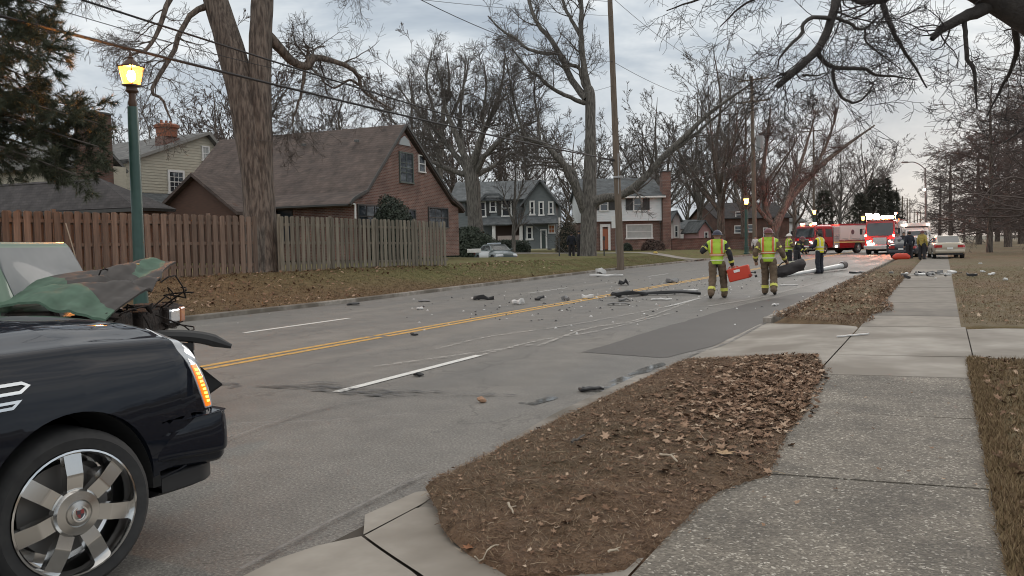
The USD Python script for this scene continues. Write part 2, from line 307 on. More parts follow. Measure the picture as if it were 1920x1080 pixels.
# ---- left lawn, kerb
xs_d = np.concatenate([np.linspace(0, 6, 25), np.linspace(6.5, 40, 45), np.linspace(42, 160, 25)])
ysl = np.concatenate([np.arange(-30, 95, .9), np.arange(95, 220, 4), np.arange(220, 900, 40)])
D, YY = np.meshgrid(xs_d, ysl, indexing='ij'); XX = kerbx(YY) - .16 - D
gm = grid(xs_d, ysl, lambda a, b: a * 0); gm.vertices = np.stack([XX, YY, lz(XX, YY)], -1).reshape(-1, 3); gm.faces = gm.faces[:, ::-1]
lawn_l = material('left_lawn_grass', {
    'g': ('geometry', {}), 'n': ('noise_texture', {'scale': 4, 'detail': 8, 'roughness': .65}), 'r': ('rgb_ramp', {'ramp': [(.34, (.095, .062, .034)), (.66, (.175, .120, .066))]}), 'r2': ('rgb_ramp', {'ramp': [(.34, (.090, .096, .036)), (.66, (.165, .160, .064))]}),
    'sep': ('separate_xyz', {}), 'fy': ('map_range', {'from_min': 17, 'from_max': 30, 'to_min': 0, 'to_max': .95, 'clamp': True}), 'fx': ('map_range', {'from_min': -15.7, 'from_max': -17.4, 'to_min': .0, 'to_max': 1.0, 'clamp': True}), 'n2': ('noise_texture', {'scale': .35, 'detail': 6, 'roughness': .6}), 'mn': ('map_range', {'from_min': .38, 'from_max': .58, 'to_min': .5, 'to_max': 1.0, 'clamp': True}),
    'm1': ('math', {'math_type': 'multiply'}), 'm2': ('math', {'math_type': 'multiply'}), 'x': ('mix_color', {}), 'bn': ('noise_texture', {'scale': 35, 'detail': 4}), 'b': ('bump', {'strength': .9, 'distance': .03}), 'p': ('principled_bsdf', {'roughness': .95, 'specular_ior_level': .2})},
    [('g.position', 'n.vector'), ('n.fac', 'r.fac'), ('n.fac', 'r2.fac'), ('g.position', 'sep.vector'), ('sep.y', 'fy.value'), ('sep.x', 'fx.value'), ('g.position', 'n2.vector'), ('n2.fac', 'mn.value'), ('fy.result', 'm1.value1'), ('fx.result', 'm1.value2'), ('m1.value', 'm2.value1'), ('mn.result', 'm2.value2'), ('m2.value', 'x.fac'), ('r.color', 'x.a'), ('r2.color', 'x.b'), ('x.result', 'p.base_color'), ('g.position', 'bn.vector'), ('bn.fac', 'b.height'), ('b.normal', 'p.normal')])
obj('left_lawn', gm, lawn_l, smooth=True, kind='structure')
def kerb(xf, ys, w, zt, name, m, side):
    """a kerb along the points (xf(y), y); side +1: the land lies to the right"""
    prof = np.array([(0, -.05), (0.012, zt - .02), (.03, zt), (w, zt), (w, -.05)]); prof[:, 0] *= side
    V = np.array([[xf(y) + a, y, b] for y in ys for a, b in prof]); n, k = len(ys), len(prof)
    F = []
    for i in range(n - 1):
        for j in range(k - 1):
            a = i * k + j; F += [(a, a + k, a + 1), (a + 1, a + k, a + k + 1)]
    return obj(name, (V, np.array(F)[:, ::side]), m, kind='structure')
kerb(lambda y: float(kerbx(y)), np.arange(-30, 300, 1.5), .17, .11, 'left_kerb', conckerb, -1)

# ---- right side: apron of the near drive, verge, crossing drive, pavement, lawn
kx = -2.95
kerb(lambda y: kx, np.linspace(16.1, 260, 80), .16, .12, 'right_kerb', conckerb, 1); obj('right_kerb', extr(Polygon([(kx + .003, 15.93), (kx + .16, 15.86), (kx + .16, 16.1), (kx + .003, 16.1)]), -.05, .118), conckerb, kind='structure')
def kerbz(y):
    return .022 + .10 * smooth01((y - 4.6) / 2.2) * (1 - smooth01((y - 8.6) / 1.3))
yk = np.linspace(3.9, 10.0, 50); 
near = np.array([(kx + .22 * smooth01((4.9 - y) / 1.0), y) for y in yk])
V = []
for (x, y) in near:
    z = kerbz(y)
    V += [(x, y, -.03), (x + .01, y, z - .008), (x + .03, y, z), (x + .165, y, z + .004), (x + .165, y, -.03)]
V = np.array(V); F = []
for i in range(len(near) - 1):
    for j in range(4):
        a = i * 5 + j; F += [(a, a + 5, a + 1), (a + 1, a + 5, a + 6)]
obj('right_kerb', (V, np.array(F)), conckerb, kind='structure')

# the pavement: one slab after another, joints recessed between them
farslab = [mat(f'grey_slab_{k}', tuple(np.array((.155, .138, .117)) * f), .88, tuple(np.array((.22, .198, .168)) * f), 3, 8, bump=.3, bscale=90, bdist=.005) for k, f in enumerate((.78, 1.0, 1.28))]
pav = thing('sidewalk', None, None); tag(pav, kind='structure')
ybs = [-1.6, .1, 1.75, 3.4, 5.32, 7.36, 9.47, 11.1, 13.0, 14.72, 16.7, 18.4, 20.2, 22, 24, 26, 28, 30, 32, 34, 36, 38, 40]
obj('bedding', bx(-1.2, .32, -3, 300, -.05, VZ - .022), mat('joint_dirt', (.06, .045, .03), .95, (.03, .022, .015), 20), pav)
for i in range(len(ybs) - 1):
    y0, y1 = ybs[i], ybs[i + 1]; dr = 9.4 < y0 < 14.6; sk = .12
    q = Polygon([(-1.18, y0 + .012 - sk), (.30, y0 + .012 + sk * .6), (.30, y1 - .012 + sk * .6), (-1.18, y1 - .012 - sk)])
    m = extr(q, -.04, VZ + rngc.uniform(-.004, .004)); V = m.vertices; V[:, 2] += np.where(V[:, 2] > .05, (V[:, 0] + .4) * rngc.uniform(-.006, .006), 0); m.vertices = V
    obj('slab', m, conc if dr else farslab[rngc.integers(0, 3)] if y0 > 14.6 else aggr, pav)
for y in np.arange(40, 160, 6.0):
    obj('slab', bx(-1.18, .30, y + .02, y + 5.98, -.03, VZ), farslab[1], pav)

# the crossing drive: two aprons beside the pavement slabs
drv = thing('driveway', None, None); tag(drv, kind='structure')
def apron(poly, zf, m, name='slab'):
    P = Polygon(poly); xs, ysq = [], []
    g = P.bounds; pts = [p for p in [(x, y) for x in np.linspace(g[0], g[2], 14) for y in np.linspace(g[1], g[3], 14)] if P.buffer(-.05).contains(__import__('shapely').Point(p))]
    ring = LineString(P.exterior.coords); pts += [ring.interpolate(t, normalized=True).coords[0] for t in np.linspace(0, 1, 60, endpoint=False)]
    pts = np.array(pts); from_d = __import__('scipy.spatial', fromlist=['Delaunay']).Delaunay(pts); T = pts[from_d.simplices].mean(1)
    keep = np.array([P.contains(__import__('shapely').Point(t)) for t in T]); F = from_d.simplices[keep]
    V = np.column_stack([pts, [zf(x, y) for x, y in pts]]); a, b, c = V[F[:, 0]], V[F[:, 1]], V[F[:, 2]]
    n = np.cross(b - a, c - a)[:, 2] < 0; F[n] = F[n][:, ::-1]
    return obj(name, (V, F), m, drv)
slope0 = lambda x, y: .0 + (VZ - .045) * smooth01((x - kx) / 1.6)
slope = lambda x, y: .022 + (VZ - .022) * smooth01((x - kx) / 1.6)
apron([(kx, 9.9), (-1.42, 10.85), (-1.195, 9.75), (-1.195, 14.5), (kx, 15.95)], slope, conc)
apron([(.315, 11.15), (30, 11.9), (30, 15.6), (.315, 14.9)], lambda x, y: VZ - .002, conc)
# the near drive: apron in the foreground
apron([(-2.88, 4.5), (-2.6, 4.7), (-1.0, 3.6), (-1.0, -2.0), (-2.86, -2.0)], slope0, mat('joint_grit', (.055, .046, .036), .95), 'bedding')
apron([(-2.73, 3.6), (-2.74, 4.15), (-2.48, 4.1), (-2.16, 3.76), (-1.62, 3.36), (-1.195, 3.62), (-1.195, 2.925), (-1.56, 2.69), (-2.05, 3.13)], slope, conc)
apron([(-2.74, 3.585), (-2.06, 3.115), (-1.57, 2.675), (-1.195, 2.9), (-1.195, -2), (-2.93, -2), (-2.93, 3.3)], slope, conc)
apron([(-2.95, 3.9), (-2.745, 3.61), (-2.75, 4.2), (-2.8, 4.5), (-2.93, 4.4)], slope, conc)
# far drives that open off the left-hand side
fx = np.linspace(-16.35, -46, 40)
def ribbon(xs, yc, hw, z, m, name):
    yc = np.broadcast_to(yc, xs.shape); V = np.vstack([np.column_stack([xs, yc - hw, z(xs, yc - hw)]), np.column_stack([xs, yc + hw, z(xs, yc + hw)])]); n = len(xs); i = np.arange(n - 1)
    return obj(name, (V, np.vstack([np.stack([i + n, i, i + 1], 1), np.stack([i + n, i + 1, i + n + 1], 1)])), m, drv)
ribbon(fx, 64.0 - .02 * (fx + 16), 1.5, lambda x, y: lz(x, y) + .03, conc, 'far_drive')
sw_y = np.linspace(45, 110, 60)

# ---- verge by the camera, and the one beyond the drive
vpoly = Polygon([(-2.80, 4.30), (-2.52, 3.97), (-2.20, 3.58), (-1.60, 3.13), (-1.2, 3.40), (-1.12, 4.1), (-1.08, 4.7), (-.88, 5.2), (-.9, 5.6), (-1.0, 6.4), (-.95, 7.1), (-1.02, 8.0), (-1.09, 9.3), (-1.16, 9.85), (-1.37, 10.92), (-2.79, 10.02)])
vz_poly = wobble(vpoly, .035, .06, 5)
from shapely import contains_xy
def vheight(x, y, poly, base=VZ, bulge=.03, seed=11, drop=.05):
    from shapely import points, distance
    d = distance(points(np.stack([x, y], -1)), poly.boundary)
    n = meshkit.fbm(np.stack([x * 3, y * 3, x * 0], -1), 4, seed) - .5; n2 = meshkit.fbm(np.stack([x * 16, y * 16, x * 0], -1), 3, seed + 5) - .5
    return base + .012 - drop * (1 - smooth01(d / .05)) + smooth01(d / .5) * (bulge + .07 * n + .035 * n2)
def patchmesh(poly, step, zf):
    g = poly.bounds; X, Y = np.meshgrid(np.arange(g[0], g[2], step), np.arange(g[1], g[3], step)); P = np.stack([X.ravel(), Y.ravel()], 1); P = P[contains_xy(poly.buffer(-step * .4), P[:, 0], P[:, 1])]
    ring = LineString(poly.exterior.coords); n = int(ring.length / step); B = np.array([ring.interpolate(t, normalized=True).coords[0] for t in np.linspace(0, 1, n, endpoint=False)])
    A = np.vstack([P, B]); from scipy.spatial import Delaunay
    T = Delaunay(A).simplices; c = A[T].mean(1); T = T[contains_xy(poly, c[:, 0], c[:, 1])]
    V = np.column_stack([A, zf(A[:, 0], A[:, 1])]); nn = np.cross(V[T[:, 1]] - V[T[:, 0]], V[T[:, 2]] - V[T[:, 0]])[:, 2] < 0; T[nn] = T[nn][:, ::-1]
    return trimesh.Trimesh(V, T, process=False)
obj('near_verge', patchmesh(vz_poly, .045, lambda x, y: vheight(x, y, vz_poly)), earth, smooth=True, kind='structure')
v2 = wobble(Polygon([(-2.79, 15.84), (-1.2, 14.50), (-1.05, 15.6), (-1.15, 16.6), (-.82, 17.4), (-.9, 18.6), (-1.1, 20.2), (-1.15, 24), (-1.1, 60), (-1.18, 160), (-2.79, 160)]), .04, .3, 6)
obj('far_verge', patchmesh(v2, .35, lambda x, y: vheight(x, y, v2, VZ, .02, 11, .14)), lawnbrown, smooth=True, kind='structure')
for nm, y0, y1 in (('right_lawn', -3, 11.1), ('right_lawn', 14.72, 260)):
    p = Polygon([(.26, y0), (.26, y1 - .2)] + [(5, y1), (120, y1 + (2 if y1 < 20 else 0)), (120, y0), (5, y0)])
    xs = np.concatenate([np.linspace(.24, 3.5, 60), np.linspace(4, 14, 22), np.linspace(16, 120, 20)]); yy = np.concatenate([np.arange(y0, min(y1, 40), .08), np.arange(40, y1, 3)]) if y1 > 40 else np.linspace(y0, y1, 160)
    def zr(X, Y):
        e = smooth01((X - .24) / .25); t = X * 0 + 1
        dr = 1 - smooth01((Y - y0) / .1) if y0 > 10 else 1 - smooth01((y1 - Y) / .1)
        return VZ + .004 - .12 * dr + e * (.012 + .05 * (meshkit.fbm(np.stack([X * 4, Y * 4, X * 0], -1), 4, 8) - .45))
    m = grid(xs, yy, zr)
    if y1 < 20:
        V = m.vertices; V[:, 1] = V[:, 1] + np.clip((V[:, 1] - 9) / 2, 0, 1) * (V[:, 0] - .3) * .026; m.vertices = V
    else:
        V = m.vertices; V[:, 1] = V[:, 1] + np.clip((19 - V[:, 1]) / 4, 0, 1) * (V[:, 0] - .3) * .026; m.vertices = V
    obj(nm, m, lawnbrown, smooth=True, kind='structure')
# ================================================================ FENCES
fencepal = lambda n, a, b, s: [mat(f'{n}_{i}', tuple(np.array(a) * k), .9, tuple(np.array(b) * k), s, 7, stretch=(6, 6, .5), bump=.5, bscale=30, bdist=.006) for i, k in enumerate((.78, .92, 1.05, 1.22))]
lamptintfence = fencepal('lamp_tinted_fence_wood', (.112, .080, .062), (.185, .138, .108), 3)  # lamp glow on the left boards is painted in as warm brown
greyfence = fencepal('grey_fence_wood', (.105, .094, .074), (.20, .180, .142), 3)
rf = np.random.default_rng(11)
def fence(name, label, p0, p1, z0, z1, mats, pitch, h):
    p0, p1 = np.array(p0), np.array(p1); L = np.linalg.norm(p1 - p0); u = (p1 - p0) / L; ang = math.degrees(math.atan2(u[1], u[0]))
    t = thing(name, label, 'fence', (p0[0], p0[1], 0), ang)
    gz = lambda s: float(lz(*(p0 + u * s)))
    tops = lambda s: z0 + (z1 - z0) * s / L
    n = int(L / pitch)
    for k in range(n):                        # boards alternate between the two faces of the rails
        s = (k + .5) * pitch; w = pitch * (1.12 if k % 2 else 1.28); y = -.05 if k % 2 == 0 else .05
        top = tops(s) + rf.normal(0, .012); b = gz(s) + rf.uniform(-.02, .05)
        c = .035; q = Polygon([(s - w / 2, b), (s + w / 2, b), (s + w / 2, top - c), (s + w / 2 - c, top), (s - w / 2 + c, top), (s - w / 2, top - c)])
        q = affinity.rotate(q, rf.normal(0, .35), origin=(s, b))
        obj('board', upright(q, y - .011, y + .011), mats[rf.integers(0, 4)], t)
    for s in np.arange(0, L + .1, 2.44):
        s = min(s, L - .05); obj('post', bx(s - .05, s + .05, -.035, .037, gz(s) - .2, tops(s) + .06), mats[2], t)
    for zr in (.28, .98, 1.60):
        m = bx(0, L, -.036, .036, -.045, .045); V = m.vertices; V[:, 2] += np.where(V[:, 0] < L / 2, gz(0) + zr * h / 1.85, gz(L) + zr * h / 1.85); m.vertices = V
        obj('rail', m, mats[1], t)
    return t
fence('wooden_fence', 'board fence tinted reddish brown for lamp glow, behind the green lamp post, left of the big tree', (-20.9, 4.5), (-19.9, 21.0), 2.64, 2.63, lamptintfence, .132, 1.85)
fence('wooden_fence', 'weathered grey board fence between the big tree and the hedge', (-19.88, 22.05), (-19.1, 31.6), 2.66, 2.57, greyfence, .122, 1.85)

# ================================================================ HOUSES
class Frame:
    def __init__(s, p0, ang):
        s.p0 = np.array(p0, float); s.a = math.radians(ang); s.ang = ang
        s.u = np.array([math.cos(s.a), math.sin(s.a), 0]); s.d = np.array([-math.sin(s.a), math.cos(s.a), 0])
    def px(s, x, y, d=0.0):
        r = ray(x, y); t = ((s.p0 - EYE) @ s.d + d) / (r @ s.d); p = EYE + r * t - s.p0
        return (p @ s.u, p[2])
    def pts(s, L, d=0.0):
        return [s.px(x, y, d) for x, y in L]
pane_dark = glassmat('window_pane', (.018, .022, .026), .12)
trimw = mat('white_trim', (.62, .62, .60), .6, (.72, .72, .70), 5)
trimdark = mat('dark_trim', (.035, .036, .035), .6, (.05, .05, .048), 5)
blindm = mat('closed_blind', (.34, .35, .34), .8, (.40, .41, .40), 3)
def brickmat(name, a, b, mortar):
    return material(name, {'tc': ('texture_coordinate', {}), 'sep': ('separate_xyz', {}), 'ad': ('math', {'math_type': 'add'}), 'cb': ('combine_xyz', {}), 'br': ('brick_texture', {'color1': a, 'color2': b, 'mortar': mortar, 'scale': 1.0, 'mortar_size': .013, 'brick_width': .23, 'row_height': .078, 'bias': -.1}),
                           'n': ('noise_texture', {'scale': 1.2, 'detail': 6}), 'mr': ('map_range', {'from_min': .3, 'from_max': .7, 'to_min': .7, 'to_max': 1.25}), 'h': ('hsv', {}), 'b': ('bump', {'strength': .6, 'distance': .01, 'invert': True}), 'p': ('principled_bsdf', {'roughness': .88})},
                    [('tc.object', 'sep.vector'), ('sep.x', 'ad.value1'), ('sep.y', 'ad.value2'), ('ad.value', 'cb.x'), ('sep.z', 'cb.y'), ('cb.vector', 'br.vector'), ('tc.object', 'n.vector'), ('n.fac', 'mr.value'), ('br.color', 'h.color'), ('mr.result', 'h.value'), ('h.color', 'p.base_color'), ('br.fac', 'b.height'), ('b.normal', 'p.normal')])
def shinglemat(name, a, b):
    return material(name, {'tc': ('texture_coordinate', {}), 'sep': ('separate_xyz', {}), 'ad': ('math', {'math_type': 'multiply_add', 'value2': .7}), 'cb': ('combine_xyz', {}), 'br': ('brick_texture', {'color1': a, 'color2': b, 'mortar': tuple(np.array(a) * .45), 'scale': 1.0, 'mortar_size': .006, 'brick_width': .3, 'row_height': .125}),
                           'n': ('noise_texture', {'scale': 1.6, 'detail': 8, 'roughness': .65}), 'mr': ('map_range', {'from_min': .3, 'from_max': .7, 'to_min': .58, 'to_max': 1.4}), 'h': ('hsv', {}), 'b': ('bump', {'strength': .7, 'distance': .012, 'invert': True}), 'p': ('principled_bsdf', {'roughness': .93})},
                    [('tc.object', 'sep.vector'), ('sep.y', 'ad.value1'), ('sep.x', 'ad.value3'), ('ad.value', 'cb.x'), ('sep.z', 'cb.y'), ('cb.vector', 'br.vector'), ('tc.object', 'n.vector'), ('n.fac', 'mr.value'), ('br.color', 'h.color'), ('mr.result', 'h.value'), ('h.color', 'p.base_color'), ('br.fac', 'b.height'), ('b.normal', 'p.normal')])
redbrick = brickmat('red_brick', (.165, .070, .050), (.095, .044, .036), (.24, .19, .165))
darkbrick = brickmat('dark_brick', (.135, .060, .044), (.09, .045, .036), (.11, .085, .07))
brownroof = shinglemat('brown_shingles', (.092, .068, .058), (.068, .052, .046))
greyroof = shinglemat('grey_shingles', (.115, .125, .13), (.085, .094, .10))
darkroof = shinglemat('dark_shingles', (.050, .045, .045), (.036, .033, .034))
midroof = shinglemat('mid_grey_shingles', (.14, .14, .135), (.11, .11, .107))
def lapped(poly, y, course, m, parent, name='siding', out=-1):
    """lapped boards clipped to a polygon in (x, z); each course tilts out at its foot"""
    g = poly.bounds; ms = []
    for z in np.arange(g[1], g[3], course):
        c = poly.intersection(sbox(g[0] - 1, z, g[2] + 1, z + course))
        for q in getattr(c, 'geoms', [c]):
            if q.geom_type != 'Polygon' or q.area < .004:
                continue
            b = upright(q, y, y + out * .03); V = b.vertices; f = np.clip((V[:, 2] - z) / course, 0, 1)
            V[:, 1] = np.where(abs(V[:, 1] - y) > .01, y + out * (.03 - .022 * f), V[:, 1]); b.vertices = V; ms.append(b)
    o = obj(name, cat_(ms), m, parent)
    return tag(o, kind='stuff')
def window(parent, x0, x1, z0, z1, y, frame=trimw, fw=.07, bars=(1, 1), pane=None, out=-1, name='window', shutters=None, blind=False, hood=False):
    """a sash window whose frame stands proud of the wall face y (the outside is towards out)"""
    A = [bx(x0 - fw, x0, y, y + out * .07, z0 - fw, z1 + fw), bx(x1, x1 + fw, y, y + out * .07, z0 - fw, z1 + fw), bx(x0, x1, y, y + out * .07, z1, z1 + fw), bx(x0 - fw * 1.4, x1 + fw * 1.4, y, y + out * .10, z0 - fw * 1.15, z0 - .003)]
    w = obj(name, cat_(A), frame, parent)
    obj('pane', bx(x0, x1, y + out * .012, y + out * .022, z0, z1), pane or pane_dark, w)
    B = [bx(x0, x1, y + out * .024, y + out * .05, (z0 + z1) / 2 - .025, (z0 + z1) / 2 + .025)]
    for k in range(1, bars[0]):
        xx = x0 + (x1 - x0) * k / bars[0]; B.append(bx(xx - .014, xx + .014, y + out * .024, y + out * .042, z0, z1))
    for k in range(1, bars[1]):
        zz = z0 + (z1 - z0) * k / bars[1]; B.append(bx(x0, x1, y + out * .024, y + out * .041, zz - .014, zz + .014))
    obj('sash_bar', cat_(B), frame, w)
    if blind:
        obj('blind', bx(x0, x1, y + out * .0055, y + out * .0105, z0 + .3 * (z1 - z0), z1), blindm, w)
    if shutters:
        sw = .42 * (x1 - x0) if shutters is True else shutters
        for a in (x0 - fw - sw - .02, x1 + fw + .02):
            obj('shutter', cat_([bx(a, a + sw, y, y + out * .03, z0, z1)] + [bx(a + .04, a + sw - .04, y + out * .03, y + out * .045, zz, zz + .04) for zz in np.arange(z0 + .06, z1 - .08, .09)]), trimdark, parent)
    return w
def roofslab(parent, pts3, th, m, name='roof'):
    """a roof plane through its corners (in order), th thick, as a closed slab"""
    P = np.array(pts3, float); n = np.cross(P[1] - P[0], P[-1] - P[0]); n /= np.linalg.norm(n); n *= np.sign(n[2]) or 1
    k = len(P); V = np.vstack([P, P - n * th]); F = []
    for i in range(1, k - 1):
        F += [(0, i, i + 1), (k, k + i + 1, k + i)]
    for i in range(k):
        j = (i + 1) % k; F += [(i, k + i, j), (j, k + i, k + j)]
    me = trimesh.Trimesh(V, F, process=False); trimesh.repair.fix_normals(me)
    return obj(name, me, m, parent)

# ---- brick house with the tall gable towards the road.  local x runs along the gable (near to far), y runs away from the road
def up_(P, Q, f=0.5):
    return [P[i] + (Q[i] - P[i]) * f for i in range(3)]
c0 = at(662, 372, 41.0); zb = .95
HB = Frame((c0[0], c0[1], zb), 94.0)       # local y points to -X
bh = thing('brick_house', 'red brick house with tall gable and steep brown roof behind the grey fence', 'house', HB.p0, 94.0)
W = HB.px(859, 380)[0]; E0 = HB.px(662, 372)[1]; AX, AZ = HB.px(757, 233); AX = float(AX)
DL = 12.0                                   # how far the house runs back
gab = Polygon([(.0, 0), (W, 0), (W, E0 - .1), (W * .93, E0 + .04), (AX, AZ - .38), (W * .07, E0 + .04), (0, E0 - .1)])
obj('gable_wall', upright(gab, 0, .3), redbrick, bh)
obj('side_wall', bx(0, .3, .302, DL, 0, E0 - .12), redbrick, bh); obj('side_wall', bx(W - .3, W, .302, DL, 0, E0 - .12), redbrick, bh)
obj('rear_wall', upright(gab, DL, DL + .3), redbrick, bh)
for sgn, e in ((-1, 0), (1, W)):            # the roof sweeps out at the eaves
    prof = [(e + sgn * .55, E0 - .28), (e + sgn * .1, E0 + .02), (e - sgn * W * .09, E0 + .42), (AX, AZ)]
    ps = catmull(prof[:3], 7).tolist() + [prof[3]]
    ms = []
    for a, b in zip(ps[:-1], ps[1:]):
        nrm = np.array([-(b[1] - a[1]), b[0] - a[0]]); nrm /= np.linalg.norm(nrm); nrm *= np.sign(nrm[1]); q = Polygon([a, b, (b[0] - nrm[0] * .16, b[1] - nrm[1] * .16), (a[0] - nrm[0] * .16, a[1] - nrm[1] * .16)])
        ms.append(upright(q, -.16, DL + .4))
    obj('roof', cat_(ms), brownroof, bh)
    a, b = ps[-2], ps[-1]
    obj('rake_board', cat_([upright(LineString(ps).buffer(.07, cap_style=2), -.21, -.165)]), trimdark, bh)
obj('louvre', upright(Polygon([(AX - .62, AZ - 1.12), (AX + .62, AZ - 1.12), (AX + .42, AZ - .82), (AX, AZ - .62), (AX - .42, AZ - .82)]), -.05, 0), mat('pale_louvre', (.34, .37, .38), .6), bh)
a = HB.px(750, 340); b = HB.px(772, 290)
window(bh, a[0], b[0], a[1], b[1], 0, frame=mat('grey_green_frame', (.075, .095, .085), .6), bars=(2, 3), name='gable_window')
a = HB.px(785, 321); b = HB.px(795, 294)
window(bh, a[0], b[0], a[1], b[1], 0, frame=trimw, fw=.06, bars=(1, 2), blind=True)
for l, r in ((672, 716), (804, 838)):
    a = HB.px(l, 425); b = HB.px(r, 388 if l < 700 else 392); window(bh, a[0], b[0], a[1], b[1], 0, frame=trimdark, bars=(3, 1))
a = HB.px(765, 425); b = HB.px(777, 395); window(bh, a[0], b[0], a[1], b[1], 0, frame=trimdark, bars=(1, 1))
obj('downpipe', cat_([cyl((.06, -.06, 0), (.06, -.06, E0 - .3), .05, n=8), cyl((.06, -.06, E0 - .3), (-.3, -.06, E0 - .22), .05, n=8)]), trimw, bh)
obj('gutter', bx(-.66, -.54, -.1, DL, E0 - .36, E0 - .27), trimdark, bh)
# windows under the near eaves (they face the camera's side)
def sidewin(y0, y1, z0, z1, nm='side_window'):
    w = obj(nm, cat_([bx(-.05, 0, y0 - .06, y0, z0 - .06, z1 + .06), bx(-.05, 0, y1, y1 + .06, z0 - .06, z1 + .06), bx(-.05, 0, y0, y1, z1, z1 + .06), bx(-.07, 0, y0 - .08, y1 + .08, z0 - .08, z0 - .002), bx(-.04, 0, (y0 + y1) / 2 - .03, (y0 + y1) / 2 + .03, z0, z1 - .002)]), trimdark, bh)
    obj('pane', bx(-.022, -.012, y0, y1, z0, z1), pane_dark, w)
sidewin(3.6, 5.6, .9, 2.5); sidewin(8.2, 9.4, .9, 2.4)
for yy, dz in ((2.2, .9), (5.6, .9), (8.9, .9), (6.2, 3.0)):   # roof vents
    zz = AZ - dz; xx = AX * (1 - dz / (AZ - E0)) * .98; o = rbox(xx - .12, xx + .1, yy - .10, yy + .10, zz - .02, zz + .12, .02); obj('roof_vent', o, trimdark if dz > 2 else midroof, bh)
# small gabled wing on the camera's side, far end
wy0, wy1 = 4.9, 9.5; wm = (wy0 + wy1) / 2; wz = HB.px(398, 330, 0)[1]
wing_out = -2.6
wtop = E0 + 1.4
obj('wing_wall', cat_([sidewise(Polygon([(wy0, 0), (wy1, 0), (wy1, E0 - .25), (wm, wtop - .12), (wy0, E0 - .25)]), wing_out, wing_out + .25)]), mat('stained_boards', (.105, .058, .040), .85, (.075, .045, .034), 4, stretch=(1, 1, 9)), bh)
obj('wing_wall', bx(wing_out + .252, -.002, wy0, wy0 + .2, 0, E0 - .3), redbrick, bh)
for sgn, e in ((-1, wy0), (1, wy1)):
    q = Polygon([(e + sgn * .4, E0 - .55), (wm, wtop), (wm, wtop - .17), (e + sgn * .4, E0 - .72)])
    obj('wing_roof', sidewise(q, wing_out - .35, 1.7), brownroof, bh)

# ---- cream house with lapped boards.  local x runs left to right in the picture, y away from the camera's side
cz = .98
c0 = at(329, 341, 52.0); HC = Frame((c0[0], c0[1], cz), 86.0)
ch = thing('cream_house', 'cream clapboard house with white attic window and clay chimney pot, left of the big tree', 'house', HC.p0, 86.0)
cream = mat('cream_boards', (.40, .375, .30), .75, (.47, .44, .355), 2.5, 6, stretch=(1, 1, 4))
apx = HC.px(385, 248); rr = HC.px(440, 309); ll = HC.px(236, 299)
wallp = Polygon([(ll[0], 0), (rr[0] + .9, 0), (rr[0] + .9, rr[1] - .95), (apx[0], apx[1] - .2), (ll[0], ll[1] - .2)])
obj('gable_wall', upright(wallp, .002, .25), cream, ch)
lapped(wallp, 0, .17, cream, ch)
dep = 9.0
rp = [(rr[0] + 1.4, -.35), (rr[0] + 1.4, dep), (apx[0], dep), (apx[0], -.35)]; rzs = rr[1] - 1.45
roofslab(ch, [(rr[0] + 1.4, -.35, rzs), (rr[0] + 1.4, dep, rzs), (apx[0], dep, apx[1]), (apx[0], -.35, apx[1])], .16, midroof)
lx = HC.px(236, 299); roofslab(ch, [(lx[0] - .1, -.35, lx[1]), (apx[0], -.35, apx[1] + .003), (apx[0], dep, apx[1] + .003), (lx[0] - .1, dep, lx[1])], .16, midroof)
obj('rake_board', cat_([upright(LineString([(rr[0] + 1.4, rzs - .08), (apx[0], apx[1] - .08), (lx[0] - .1, lx[1] - .08)]).buffer(.09, cap_style=2), -.39, -.355)]), mat('grey_fascia', (.20, .195, .18), .7), ch)
obj('side_wall', bx(rr[0] + .65, rr[0] + .9, .252, dep, 0, rr[1] - 1.1), cream, ch)
obj('rear_wall', upright(wallp, dep - .3, dep - .05), cream, ch)
a = HC.px(318, 359); b = HC.px(341, 324); window(ch, a[0], b[0], a[1], b[1], -.03, fw=.13, bars=(3, 4))
a = HC.px(380, 299); b = HC.px(389, 277); window(ch, a[0], b[0], a[1], b[1], -.03, fw=.09, bars=(2, 1), pane=blindm, name='attic_window')
# the long side under the near eaves, boarded too
we = rr[1] - 2.3; sidep = Polygon([(.26, 0), (dep, 0), (dep, lx[1] - .35), (.26, lx[1] - .35)])
def turned(m, s0):
    V = m.vertices; m.vertices = np.stack([s0 + V[:, 1], V[:, 0], V[:, 2]], 1); m.faces = m.faces[:, ::-1]; return m
ms = []
for z in np.arange(0, lx[1] - .35, .17):
    b_ = upright(sbox(.26, z, dep, min(z + .17, lx[1] - .35)), 0, -.03); V = b_.vertices; f = np.clip((V[:, 2] - z) / .17, 0, 1); V[:, 1] = np.where(abs(V[:, 1]) > .01, -(.03 - .022 * f), V[:, 1]); b_.vertices = V; ms.append(turned(b_, lx[0] + .25))
tag(obj('side_siding', cat_(ms), cream, ch), kind='stuff')
obj('side_wall', bx(lx[0] + .252, lx[0] + .45, .26, dep, 0, lx[1] - .35), cream, ch)
obj('gutter', bx(lx[0] - .24, lx[0] - .11, -.3, dep, lx[1] - .26, lx[1] - .13), trimdark, ch)
